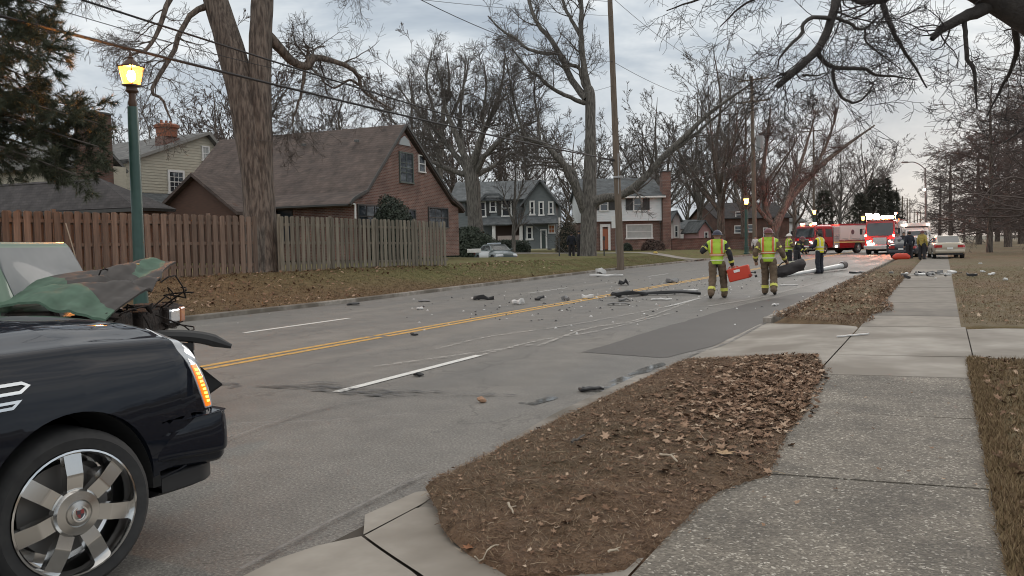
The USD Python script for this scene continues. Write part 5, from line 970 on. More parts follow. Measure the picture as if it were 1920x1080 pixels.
def wheel(parent, c, r, w, side, steer=0., spokes=7, rim=None, rr=.72, name='wheel', hub=.25, detail=True):
    """c: centre of the outer face; side -1: the outer face looks towards -y"""
    rim = rim or alloy
    def put(m):
        m = tri(m).copy(); V = m.vertices.copy(); V = np.stack([V[:, 0], V[:, 1] * -side, V[:, 2]], 1); a = math.radians(steer); V = np.stack([V[:, 0] * math.cos(a) - V[:, 1] * math.sin(a), V[:, 0] * math.sin(a) + V[:, 1] * math.cos(a), V[:, 2]], 1)
        F = m.faces[:, ::-1] if side > 0 else m.faces
        return trimesh.Trimesh(V + np.array(c), F, process=False)
    def rev(prof, n=48):
        th = np.linspace(0, 2 * np.pi, n, endpoint=False); prof = np.array(prof); K = len(prof)
        V = np.stack([prof[:, 0][:, None] * np.cos(th), np.repeat(prof[:, 1][:, None], n, 1), prof[:, 0][:, None] * np.sin(th)], -1).reshape(-1, 3); F = []
        for k in range(K - 1):
            a = k * n + np.arange(n); b = k * n + (np.arange(n) + 1) % n; F += [np.stack([a, a + n, b], 1), np.stack([b, a + n, b + n], 1)]
        return trimesh.Trimesh(V, np.vstack(F), process=False)
    # outer face at y = 0, going inwards y > 0 (side = -1)
    rl = r * rr
    o = obj(name, put(rev([(rl * .99, .012), (rl * 1.03, -.008), (r * .90, -.018), (r * .965, .004), (r, .035), (r, w - .035), (r * .965, w), (rl, w), (rl * .99, .012)])), rubber, parent, smooth=40)
    obj('rim', put(cat_([rev([(rl * 1.0, -.004), (rl * 1.015, -.014), (rl * .985, -.016), (rl * .95, .004), (rl * .93, .03), (rl * .90, w * .55), (rl * .3, w * .6), (.01, w * .6)])])), rim if not detail else chromem, o, smooth=40)
    ms = []
    for k in range(spokes):
        a = k * 2 * math.pi / spokes + .22; wi, wo = r * .070, r * .080
        q = Manifold.batch_hull([Manifold.cube((.02, .03, .02), True).translate(p) for p in ((hub * r * .9, .02, wi), (hub * r * .9, .02, -wi), (rl * .955, .026, wo), (rl * .955, .026, -wo), (rl * .6, .006, wi * 1.05), (rl * .6, .006, -wi * 1.05))])
        ms.append(q.rotate((0, math.degrees(a), 0)))
    obj('spokes', put(cat_(ms)), rim, o, smooth=30)
    obj('hub_cap', put(rev([(hub * r * 1.15, .03), (hub * r * 1.15, -.008), (hub * r * 1.05, -.022), (hub * r * .66, -.026), (hub * r * .62, -.018), (hub * r * .58, -.026), (.004, -.034)], 36)), rim, o, smooth=30)
    if detail:
        obj('brake_disc', put(cat_([rev([(r * .56, w * .42), (r * .56, w * .40), (.02, w * .40)], 36), trimesh.Trimesh(*meshkit.arrays(rbox(r * .30, r * .55, .05, w * .5, r * .12, r * .42, .02))[:2], process=False)])), mat('brake_metal', (.20, .19, .18), .5, metallic=.7), o)
    return o

# ---- the black SUV in the left foreground.  x forward, y to its left, origin under the right front wheel's outer face
sx_, sy_ = -3.52, 2.58
suv = thing('black_suv', 'shiny black SUV with lit amber turn signal at the left front edge', 'suv', (sx_, sy_, 0), 90)
HWd = .98; yc = HWd + .0     # the body's centre line lies yc to the left of the wheel face
black = mat('black_car_paint', (.006, .0072, .0105), .35, coat=.75, spec=.0)
S_ = [(-3.95, .86, .45, .95, 1.00, .02, .08, .00), (-3.85, .93, .38, 1.0, 1.05, .03, .09, .01), (-2.0, .965, .33, 1.05, 1.07, .045, .09, .02), (-.75, .975, .33, 1.12, 1.20, .055, .10, .022), (-.3, .975, .33, 1.125, 1.225, .06, .11, .026), (0., .975, .34, 1.125, 1.23, .065, .12, .028), (.35, .970, .36, 1.11, 1.215, .07, .12, .022), (.56, .965, .38, 1.10, 1.195, .07, .12, .014), (.665, .955, .40, 1.075, 1.165, .065, .11, .010), (.745, .94, .41, 1.0, 1.09, .05, .10, .006), (.805, .92, .42, .88, .97, .04, .08, .004), (.848, .89, .44, .75, .82, .03, .06, .0), (.875, .85, .46, .69, .71, .02, .04, 0)]
tr_ = lambda m: m.translate((0, yc, 0))
body = tr_(loft(S_, 90, 44))
arch = mcyl(-.2, .42, -.07, .375, .455, 56); arch_r = mcyl(-.2, .42, -3.02, .375, .455, 40); arch2 = mcyl(2 * yc - .42, 2 * yc + .2, 0, .375, .455, 40); arch3 = mcyl(2 * yc - .42, 2 * yc + .2, -2.95, .375, .455, 40)
bumper_cut = mbx(.3, 1.2, -.5, 3, .2, .695)
shell = body - arch - arch_r - arch2 - arch3
lampside = Polygon([(.595, 1.10), (.665, 1.14), (.78, 1.02), (.86, .86), (.92, .715), (.80, .70), (.735, .705), (.695, .80), (.655, .92), (.615, 1.03)])
lampcut = prism_y(lampside, -.3, .36)
shell = shell - prism_y(lampside.buffer(.004), -.3, .35) - (tr_(loft(S_, 60, 30, -.0)) ^ mbx(.42, 1.2, -.5, 3, .2, .70))
obj('body', shell, black, suv, smooth=35)
obj('headlight', tr_(loft(S_, 90, 44, .002)) ^ lampcut, clearlens, suv, smooth=35)
sig = Polygon([(.660, .945), (.702, .945), (.748, .84), (.784, .74), (.79, .712), (.742, .712), (.712, .79)])
sg = obj('turn_signal', tr_(loft(S_, 90, 44, .006)) ^ prism_y(sig, -.3, .09), mat('amber_lens', (.50, .13, .01), .2, emit=(1, .17, .0), es=.75), suv, smooth=35)
amber = lampmat('amber_led', (1.0, .42, .05), 5)
ledm = []
for k in range(9):
    t = (k + .5) / 9; x = .684 + .078 * t; z = .930 - .200 * t
    q = Polygon([(x - .006, z - .005), (x + .018, z - .007), (x + .017, z + .004), (x - .008, z + .006)]); ledm.append(tr_(loft(S_, 50, 30, .009)) ^ prism_y(q, -.3, .08))
obj('led', cat_(ledm), amber, sg)
B_ = [(.40, .968, .42, .672, .695, .006, .02, .006), (.6, .975, .40, .675, .70, .006, .02, .010), (.74, .975, .385, .675, .70, .006, .02, .010), (.82, .975, .38, .675, .70, .006, .02, .008), (.885, .945, .385, .672, .698, .008, .02, .006), (.925, .87, .39, .668, .695, .01, .02, .0), (.95, .70, .40, .66, .69, .01, .02, 0)]
bump = tr_(loft(B_, 60, 36)) - mcyl(-.3, .5, -.07, .375, .455, 48) - mcyl(2 * yc - .5, 2 * yc + .3, 0, .375, .455, 40)
obj('bumper', bump, black, suv, smooth=35)
C_ = [(.45, .93, .27, .40, .42, .0, .02, 0), (.7, .93, .265, .40, .42, .0, .02, 0), (.82, .88, .27, .40, .42, .0, .02, 0), (.88, .78, .28, .40, .42, 0, .02, 0)]
obj('lower_valance', tr_(loft(C_, 30, 24)) - mcyl(-.3, .5, -.07, .375, .455, 48), blackplastic, suv, smooth=35)
obj('grille', rbox(.80, .885, yc - .55, yc + .55, .72, .98, .02), chromem, suv)
obj('wheel_arch_liner', cat_([tri((mcyl(-.0 + .03, .42, -.07, .375, .50, 48) - mcyl(-.3, .40, -.07, .375, .452, 48)) ^ mbx(-.6, .6, -.5, 1, .36, 1.2)), bx(-.45, .45, .40, .42, .2, .82)]), undersidem, suv)
obj('underbody', bx(-3.6, .75, .45, 2 * yc - .45, .25, .5), undersidem, suv)
wheel(suv, (-.07, .0, .372), .375, .27, -1, -8, 7, alloy, .755, hub=.25)
wheel(suv, (-3.02, .0, .375), .375, .27, -1, 0, 7, alloy, .755, hub=.30); wheel(suv, (0, 2 * yc, .375), .375, .27, 1, -7, 7, alloy, .755, hub=.30); wheel(suv, (-2.95, 2 * yc, .375), .375, .27, 1, 0, 7, alloy, .755, hub=.30)
# the crest on the hub: a wreath and a quartered shield
hubx, hubz = -.07, .372
sh_ = Polygon([(-.016, .018), (.016, .018), (.016, -.002), (.010, -.014), (0, -.021), (-.010, -.014), (-.016, -.002)])
def hubflat(P, y0, y1):
    m = upright(affinity.translate(P, hubx, hubz), y0, y1); a = math.radians(-8); V = m.vertices - [hubx, 0, 0]; m.vertices = np.stack([V[:, 0] * math.cos(a) - V[:, 1] * math.sin(a) + hubx, V[:, 0] * math.sin(a) + V[:, 1] * math.cos(a), V[:, 2]], 1); return m
hubw = [p for p in stage.GetPrimAtPath(suv.GetPath()).GetChildren() if p.GetName() == 'wheel'][0]
obj('crest', hubflat(sh_, -.034, -.0385), mat('crest_dark_red', (.22, .03, .03), .35, coat=.6), hubw); obj('crest_quarter', cat_([hubflat(sh_.intersection(sbox(-.02, 0, 0, .03)), -.0384, -.040), hubflat(sh_.intersection(sbox(0, -.03, .02, 0)), -.0384, -.040)]), mat('crest_dark', (.05, .05, .06), .35), hubw)
from shapely.geometry import Point
wr_ = Point(0, -.002).buffer(.036).difference(Point(0, -.002).buffer(.029)).difference(sbox(-.012, .02, .012, .05)); obj('wreath', hubflat(wr_, -.032, -.038), chromem, hubw)
# chrome fender vent: a pointed frame of two bars
fv = [Polygon([(-1.0, 1.005), (-.285, 1.005), (-.25, .985), (-.30, .955), (-1.0, .955), (-1.0, .968), (-.305, .968), (-.272, .985), (-.29, .992), (-1.0, .992)]), Polygon([(-.95, .93), (-.30, .93), (-.345, .895), (-.95, .895), (-.95, .907), (-.35, .907), (-.332, .918), (-.95, .918)])]
obj('fender_vent', cat_([tr_(loft(S_, 60, 40, .010)) ^ prism_y(p, -.3, .2) for p in fv]), chromem, suv, smooth=35)
obj('vent_mesh', cat_([tr_(loft(S_, 60, 40, .003)) ^ prism_y(Polygon([(-1.0, .992), (-.29, .992), (-.27, .985), (-.305, .968), (-1.0, .968)]), -.3, .2)]), blackplastic, suv)
cabin = Manifold.batch_hull([Manifold.sphere(.10, 16).translate((x, yc + s * w, z)) for s in (-1, 1) for x, w, z in ((-.95, .80, 1.12), (-1.75, .66, 1.72), (-3.7, .66, 1.72), (-3.85, .84, 1.02))])
obj('cabin', cabin, black, suv, smooth=40)
cab2 = Manifold.batch_hull([Manifold.sphere(.104, 16).translate((x, yc + s * w, z)) for s in (-1, 1) for x, w, z in ((-.95, .80, 1.12), (-1.75, .66, 1.72), (-3.7, .66, 1.72), (-3.85, .84, 1.02))])
for a, b, c, d in ((-1.22, -2.0, -1.82, -2.02), (-2.08, -2.85, -2.1, -2.87), (-2.93, -3.72, -2.95, -3.68)):
    obj('side_window', cab2 ^ prism_y(Polygon([(a, 1.2), (b, 1.2), (d, 1.68), (c, 1.68)]), -.5, 3), carglass, suv, smooth=40)
obj('windshield', cab2 ^ prism_y(Polygon([(-.80, 1.18), (-1.02, 1.18), (-1.72, 1.74), (-1.45, 1.78)]), .18, 2 * yc - .18), carglass, suv, smooth=40)

# ---- the crashed green car.  x forward, y to its left, origin on the ground under the middle of its nose
jp = np.array([-6.98, 5.82, 0]); jang = 26.9
jeep = thing('crashed_car', 'wrecked camouflage green car with crumpled raised hood behind the black SUV', 'car', jp, jang)
camo = material('camouflage_paint', {'tc': ('texture_coordinate', {}), 'm': ('mapping', {'scale': (1.3, 1.6, 1.3), 'location': (.35, .2, .1)}), 'n': ('noise_texture', {'scale': 1.05, 'detail': 1.2, 'roughness': .4, 'distortion': .9}), 'r': ('rgb_ramp', {'interpolate': False, 'ramp': [(0, (.095, .165, .115)), (.47, (.085, .078, .072)), (.60, (.035, .042, .035)), (.68, (.11, .175, .125))]}), 'p': ('principled_bsdf', {'roughness': .42, 'coat_weight': .15})},
                [('tc.object', 'm.vector'), ('m.vector', 'n.vector'), ('n.fac', 'r.fac'), ('r.color', 'p.base_color')])
green = mat('faded_green_paint', (.11, .175, .125), .42, (.135, .195, .145), 2, coat=.2)
wreckm = mat('torn_black_metal', (.010, .009, .0085), .7, (.030, .022, .019), 9, bump=.8, bscale=18, bdist=.03, spec=.2)
J_ = [(-4.3, .72, .5, .98, 1.02, .03, .07, 0), (-4.2, .84, .42, 1.02, 1.07, .03, .08, .01), (-2.4, .87, .40, 1.06, 1.10, .03, .08, .01), (-1.05, .87, .40, 1.06, 1.12, .04, .08, .01), (-.80, .86, .40, 1.02, 1.06, .05, .08, .0), (-.3, .84, .42, .86, .88, .05, .08, 0), (-.1, .80, .45, .78, .80, .05, .06, 0)]
jb = loft(J_, 50, 28)
for x in (-.62, -3.35):
    for s in (-1, 1):
        jb = jb - mcyl(s * .62, s * 1.1, x, .35, .41, 36)
obj('body', jb, camo, jeep, smooth=35)
cabp = ((-.92, .76, 1.10), (-1.12, .62, 1.60), (-3.9, .62, 1.60), (-4.15, .74, 1.05))
jc = Manifold.batch_hull([Manifold.sphere(.07, 14).translate((x, s * w, z)) for s in (-1, 1) for x, w, z in cabp]); obj('cabin', jc, green, jeep, smooth=40)
jc2 = Manifold.batch_hull([Manifold.sphere(.075, 14).translate((x, s * w, z)) for s in (-1, 1) for x, w, z in cabp])
frost = mat('hazy_windshield', (.075, .09, .095), .40, (.11, .122, .125), 2.5, coat=.15, coords='obj')
obj('windshield', jc2 ^ mbx(-1.09, -.7, -.70, .70, 1.155, 1.615), frost, jeep, smooth=40)
for a, b in ((-1.28, -2.1), (-2.18, -3.0), (-3.08, -3.9)):
    obj('side_window', jc2 ^ prism_y(Polygon([(a, 1.18), (b, 1.18), (b, 1.58), (a - .06, 1.58)]), -2, 2), carglass, jeep, smooth=40)
obj('wiper', cat_([tube(np.array([(-.80, -.55, 1.16), (-.805, -.25, 1.22), (-.80, .15, 1.19)]), [.014] * 3, 6), tube(np.array([(-.80, .15, 1.19), (-.78, .2, 1.14)]), [.018, .02], 6)]), blackplastic, jeep)
hoodm = material('hood_camouflage', {'tc': ('texture_coordinate', {}), 'n': ('noise_texture', {'scale': 2.2, 'detail': 3, 'roughness': .5}), 'w': ('vector_math', {'math_type': 'multiply_add', 'vector2': (.34, .34, .34)}), 'sep': ('separate_xyz', {}),
    'd': ('vector_math', {'math_type': 'dot_product', 'vector2': (.75, 1.0, 0)}), 'lt': ('math', {'math_type': 'less_than', 'value2': -.44}), 'cmp': ('math', {'math_type': 'compare', 'value2': .06, 'value3': .085}), 'gy': ('math', {'math_type': 'greater_than', 'value2': .25}), 'mu': ('math', {'math_type': 'multiply'}), 'mx': ('math', {'math_type': 'maximum'}), 'c': ('mix_color', {'a': (.066, .060, .057), 'b': (.080, .135, .098)}),
    'n2': ('noise_texture', {'scale': 7, 'detail': 6}), 'mr': ('map_range', {'from_min': .3, 'from_max': .7, 'to_min': .7, 'to_max': 1.2}), 'h': ('hsv', {}), 'p': ('principled_bsdf', {'roughness': .62, 'specular_ior_level': .2})},
    [('tc.object', 'n.vector'), ('n.color', 'w.vector1'), ('tc.object', 'w.vector3'), ('w.vector', 'd.vector1'), ('d.value', 'lt.value1'), ('w.vector', 'sep.vector'), ('sep.x', 'cmp.value1'), ('sep.y', 'gy.value1'), ('cmp.value', 'mu.value1'), ('gy.value', 'mu.value2'), ('lt.value', 'mx.value1'), ('mu.value', 'mx.value2'), ('mx.value', 'c.fac'), ('tc.object', 'n2.vector'), ('n2.fac', 'mr.value'), ('c.result', 'h.color'), ('mr.result', 'h.value'), ('h.color', 'p.base_color')])
# the hood: torn loose at its front, folded up along its middle
nu, nv = 40, 34; U, Vv = np.meshgrid(np.linspace(0, 1, nu), np.linspace(-1, 1, nv), indexing='ij')
rj = np.random.default_rng(4)
s_ = (Vv + 1) / 2; lerp = lambda a, b, c, d: (a * (1 - s_) + b * s_) * (1 - U) + (d * (1 - s_) + c * s_) * U; hx_ = lerp(-1.06, -.70, .02, .04) + .12 * U * np.exp(-((Vv + .1) / .5) ** 2); hy = lerp(-.92, .66, .74, -.88)
ridge = np.exp(-((U - .52 - .12 * Vv) / .20) ** 2); tipl = smooth01((U - .55) / .45) * smooth01((Vv + .25) / 1.0)
hz_ = lerp(1.10, 1.37, 1.43, 1.05) + .09 * np.sin(np.pi * s_) * (1 - .5 * U) + .05 * ridge - .05 * U ** 3 * (1 - s_)
nz = meshkit.fbm(np.stack([U * 5, Vv * 3.2, U * 0], -1), 3, 8) - .5; hz_ = hz_ + .11 * nz * smooth01(U * 3); hx_ = hx_ + .07 * nz
crease = -.05 * np.exp(-((Vv + .55 - .8 * U) / .07) ** 2) - .05 * np.exp(-((Vv - .35 + .5 * U) / .06) ** 2); hz_ = hz_ + crease * smooth01(U * 3)
top = np.stack([hx_, hy, hz_], -1); botm = top - np.array([.006, 0, .022])
Vh = np.vstack([top.reshape(-1, 3), botm.reshape(-1, 3)]); i = (np.arange(nu - 1)[:, None] * nv + np.arange(nv - 1)[None]).ravel(); n0 = nu * nv
F = np.vstack([np.stack([i, i + nv, i + 1], 1), np.stack([i + 1, i + nv, i + nv + 1], 1)]); F2 = F[:, ::-1] + n0
ed = []
for L in (np.arange(nu) * nv, np.arange(nu) * nv + nv - 1, np.arange(nv), np.arange(nv) + (nu - 1) * nv):
    for a, b in zip(L[:-1], L[1:]):
        ed += [(a, b, a + n0), (b, b + n0, a + n0)]
hm = trimesh.Trimesh(Vh, np.vstack([F, F2, np.array(ed)]), process=False)
hood = obj('hood', hm, hoodm, jeep, smooth=50)
obj('hood_trim', rbox(-.35, -.22, .36, .42, 1.42, 1.435, .006), mat('amber_marker', (.55, .28, .06), .3), hood)
# bared front end
fr = [rbox(-.85, -.10, -.78, .62, .50, .93, .06), rbox(-.5, .0, -.1, .48, .62, .97, .03), rbox(-.4, -.03, -.72, -.2, .66, .99, .03), rbox(-.45, .02, .46, .84, .74, 1.0, .04), rbox(-.9, -.45, -.86, -.70, .7, 1.04, .04), rbox(-.30, -.16, -.78, .80, .52, .60, .02), rbox(-.25, -.12, -.72, .74, .84, .92, .02), rbox(-.62, -.28, -.74, -.60, .60, .98, .02), rbox(-.5, -.2, .58, .72, .60, .98, .02), rbox(-.8, -.3, -.3, .35, .55, .96, .05)]
for k in range(26):
    c = np.array([rj.uniform(-.4, .06), rj.uniform(-.8, .75), rj.uniform(.5, 1.0)]); s = rj.uniform(.02, .13, 3); q = rbox(*np.stack([c - s / 2, c + s / 2], 1).ravel(), .008).rotate((rj.uniform(-40, 40), rj.uniform(-40, 40), rj.uniform(-40, 40))) if False else rbox(-s[0] / 2, s[0] / 2, -s[1] / 2, s[1] / 2, -s[2] / 2, s[2] / 2, .006).rotate(tuple(rj.uniform(-50, 50, 3))).translate(tuple(c)); fr.append(q)
for k in range(14):
    p = np.array([rj.uniform(-.3, 0), rj.uniform(-.7, .8), rj.uniform(.7, 1.0)]); d = rj.normal(0, .14, (4, 3)); fr.append(tube(catmull(np.vstack([p, p + np.cumsum(d, 0)]), 9), [.008] * 9, 5))
obj('torn_front_end', cat_(fr), wreckm, jeep)
hl = obj('headlight', rbox(-.10, .05, .40, .86, .78, .98, .03), wreckm, jeep); obj('lens', rbox(.0, .075, .44, .68, .81, .95, .02), mat('chrome_lens', (.75, .77, .8), .08, metallic=.8), hl); obj('side_marker', rbox(-.09, .07, .70, .835, .80, .96, .02), mat('orange_lens', (.35, .12, .05), .2, coat=1.0), hl)
hb = tube(catmull([(-.1, -.45, .72), (.28, -.32, .75), (.62, -.24, .72), (.88, -.16, .63)], 16), np.interp(np.arange(16), [0, 12, 15], [.045, .055, .02]), 8); V = hb.vertices; V[:, 2] = .69 + (V[:, 2] - .69) * 1.1
obj('hanging_bumper', cat_([hb, rbox(.05, .5, -.36, -.30, .60, .68, .01).rotate((0, 0, 10))]), blackplastic, jeep)
sp_ = trimesh.Trimesh([(.42, -.15, .46), (.60, -.22, .44), (.78, -.18, .27), (.55, -.12, .12), (.42, -.13, .44), (.60, -.20, .42), (.78, -.16, .25), (.55, -.10, .10)], [(0, 2, 1), (0, 3, 2), (4, 5, 6), (4, 6, 7), (0, 1, 5), (0, 5, 4), (1, 2, 6), (1, 6, 5), (2, 3, 7), (2, 7, 6), (3, 0, 4), (3, 4, 7)], process=False)
obj('splash_panel', cat_([sp_, tube(np.array([(-.1, -.3, .60), (.5, -.17, .45)]), [.02, .015], 6), tube(np.array([(.5, -.24, .70), (.56, -.19, .43)]), [.012, .010], 5)]), blackplastic, jeep)
for x in (-.62, -3.35):
    for s in (-1, 1):
        wheel(jeep, (x, s * .86, .35), .35, .22, s, 0, 5, alloy, .6, detail=False)
obj('aerial', tube(catmull([(-1.0, .80, 1.1), (-1.1, .86, 1.5), (-1.22, .92, 1.88)], 8), [.006] * 8, 5), mat('aerial_wire', (.3, .22, .15), .5), jeep)

# ---- ordinary saloon cars
def saloon(name, label, loc, rot, paint, kind='sedan', cat='car', rimm=None, police=False, lights_on=None):
    t = thing(name, label, cat, loc, rot)
    S = [(-2.30, .70, .40, .84, .90, .02, .08, 0), (-2.22, .80, .32, .90, .97, .03, .09, .01), (-1.9, .86, .26, .93, 1.0, .04, .09, .02), (-1.0, .88, .24, .93, .98, .04, .08, .02), (.3, .88, .24, .92, .97, .04, .08, .02), (1.0, .87, .24, .88, .96, .05, .09, .02), (1.8, .82, .26, .76, .84, .05, .10, .01), (2.2, .72, .32, .66, .72, .04, .08, 0), (2.28, .62, .36, .58, .62, .03, .06, 0)]
    b = loft(S, 50, 26)
    for x in (-1.35, 1.40):
        for s in (-1, 1):
            b = b - mcyl(s * .62, s * 1.1, x, .31, .37, 32)
    obj('body', b, paint, t, smooth=35)
    cp = ((.95, .70, .94), (.25, .55, 1.34), (-1.0, .55, 1.33), (-1.72, .66, .95))
    hull = lambda o: Manifold.batch_hull([Manifold.sphere(.06 + o, 14).translate((x, s * w, z)) for s in (-1, 1) for x, w, z in cp])
    obj('cabin', hull(0), paint, t, smooth=40); g = hull(.005)
    obj('windshield', g ^ prism_y(Polygon([(.98, .98), (1.2, 1.0), (.5, 1.5), (.22, 1.37)]), -.60, .60), carglass, t, smooth=40)
    obj('rear_window', g ^ prism_y(Polygon([(-1.05, 1.36), (-1.3, 1.5), (-2.0, 1.02), (-1.72, 1.0)]), -.58, .58), carglass, t, smooth=40)
    for a, b_, c, d in ((.72, -.35, -.33, .30), (-.43, -1.3, -1.02, -.41)):
        for s in (-1, 1):
            obj('side_window', g ^ prism_y(Polygon([(a, 1.0), (b_, 1.0), (c, 1.31), (d, 1.31)]), .35 if s > 0 else -2, 2 if s > 0 else -.35), carglass, t, smooth=40)
    bo = loft(S, 40, 22, .006)
    for s in (-1, 1):
        obj('tail_light', bo ^ mbx(-2.4, -2.0, min(s * .42, s * .95), max(s * .42, s * .95), .68, .84), lights_on or redlens, t, smooth=35)
        obj('headlight', bo ^ mbx(1.9, 2.4, min(s * .38, s * .9), max(s * .38, s * .9), .54, .70), clearlens, t, smooth=35)
        obj('mirror', rbox(.52, .68, s * .96 - .09, s * .96 + .07, .96, 1.08, .03), paint, t)
        for x in (-1.35, 1.40):
            wheel(t, (x, s * .86, .31), .31, .2, s, 0, 5, rimm or alloy, .64, detail=False)
    obj('rear_bumper', rbox(-2.40, -2.1, -.80, .80, .34, .56, .06), paint, t, smooth=40); obj('front_bumper', rbox(2.1, 2.36, -.74, .74, .28, .50, .06), paint, t, smooth=40)
    obj('number_plate', bx(-2.418, -2.402, -.16, .16, .60 - .02, .72 - .02), trimw, t)
    obj('bumper_gap', rbox(-2.36, -2.05, -.7, .7, .24, .335, .02), blackplastic, t)
    if police:
        obj('door_panel', loft(S, 40, 22, .005) ^ mbx(-1.05, .75, -1.2, 1.2, .36, .90), mat('white_door_paint', (.62, .64, .66), .35, coat=.6), t, smooth=35)
        obj('light_bar', rbox(-.5, -.2, -.5, .5, 1.405, 1.50, .03), mat('light_bar_plastic', (.35, .4, .45), .2, coat=1.0), t)
    return t
goldm = mat('gold_car_paint', (.36, .315, .25), .32, coat=.7, metallic=.35)
saloon('sedan', 'pale gold sedan parked facing away across the sidewalk', (.08, 60.0, .12), 96, goldm)
greendark = mat('dark_police_paint', (.05, .065, .065), .3, coat=.8)
pcw = at(930, 470, 61.5); pcw[2] = float(lz(pcw[0], pcw[1])) + .02
pol = saloon('police_car', 'dark police car with white doors behind the lawn at the hedge', pcw, -40, greendark, cat='police car', police=True)
obj('sign_panel', rbox(-.5, .5, -.03, .03, 0, .28, .02), trimw, thing('fallen_sign', 'small white panel leaning by the police car, left of it', 'sign', at(889, 474, 60.5), 20))
# the dark wrecked hatchback with its doors open
dk = saloon('wrecked_car', 'dark wrecked car with open doors left of the gold sedan', (-1.95, 64.0, .06), 76, mat('dark_blue_paint', (.014, .015, .02), .3, coat=.6), cat='car')
obj('open_door', cat_([rbox(.3, .38, .9, 1.75, .35, .95, .03), tube(np.array([(.34, .95, .95), (.34, 1.2, 1.3), (.34, 1.7, 1.25), (.34, 1.75, .95)]), [.03] * 4, 6)]), mat('dark_door', (.02, .02, .024), .35, coat=.5), dk)
obj('open_door', cat_([rbox(.3, .38, -1.75, -.9, .35, .95, .03), tube(np.array([(.34, -.95, .95), (.34, -1.2, 1.3), (.34, -1.7, 1.25), (.34, -1.75, .95)]), [.03] * 4, 6)]), mat('dark_door2', (.02, .02, .024), .35, coat=.5), dk)
# far traffic with red tail lights
taillit = lampmat('lit_tail_light', (1, .06, .03), 14)
for k, (x, y, c) in enumerate(((-4.3, 150, (.05, .05, .055)), (-7.2, 175, (.2, .2, .2)), (-4.4, 200, (.10, .02, .02)), (-7.3, 225, (.04, .05, .07)), (-10.5, 190, (.3, .3, .3)), (-4.2, 255, (.08, .08, .08)))):
    saloon('distant_car', ('nearest of the cars waiting far down the street', 'second car waiting far down the street, in the next lane', 'dark red car waiting far down the street in the right lane', 'dark blue car waiting far down the street by the yellow line', 'pale car far down the street on the left lanes', 'farthest car waiting in the right lane')[k], (x, y, 0), 90, mat(f'far_paint_{k}', c, .3, coat=.6), lights_on=taillit)

# ---- white rescue truck standing behind the wreck
wt = thing('ambulance', 'white box ambulance with two lit roof lamps behind the dark wreck', 'ambulance', (-2.2, 86, 0), -88)
wp_ = mat('white_truck_paint', (.62, .60, .58), .35, coat=.6)
obj('box_body', rbox(-5.6, -1.6, -1.15, 1.15, .55, 2.75, .06), wp_, wt); obj('cab', Manifold.batch_hull([rbox(-1.58, .9, -1.0, 1.0, .45, 1.15, .08), rbox(-1.58, -.1, -.95, .95, 1.2, 2.1, .1)]), wp_, wt, smooth=40)
obj('windshield', Manifold.batch_hull([bx2 for bx2 in (mbx(.50, .53, -.85, .85, 1.3, 1.32), mbx(.06, .08, -.8, .8, 1.95, 1.98))]).translate((.05, 0, 0)), carglass, wt)
obj('grille', rbox(.88, .95, -.6, .6, .7, 1.05, .02), blackplastic, wt)
hotw = lampmat('scene_lamp', (1, .80, .66), 7)
for s in (-1, 1):
    obj('roof_lamp', rbox(-1.6, -1.45, s * .95 - .10, s * .95 + .10, 2.47, 2.66, .03), hotw, wt); obj('headlight', rbox(.86, .94, s * .8 - .14, s * .8 + .14, .75, .98, .03), clearlens, wt)
    for x in (.1, -4.2):
        wheel(wt, (x, s * 1.05, .40), .40, .26, s, 0, 5, alloy, .6, detail=False)
obj('roof_bar', rbox(-1.66, -1.58, -1.0, 1.0, 2.3, 2.44, .02), blackplastic, wt)

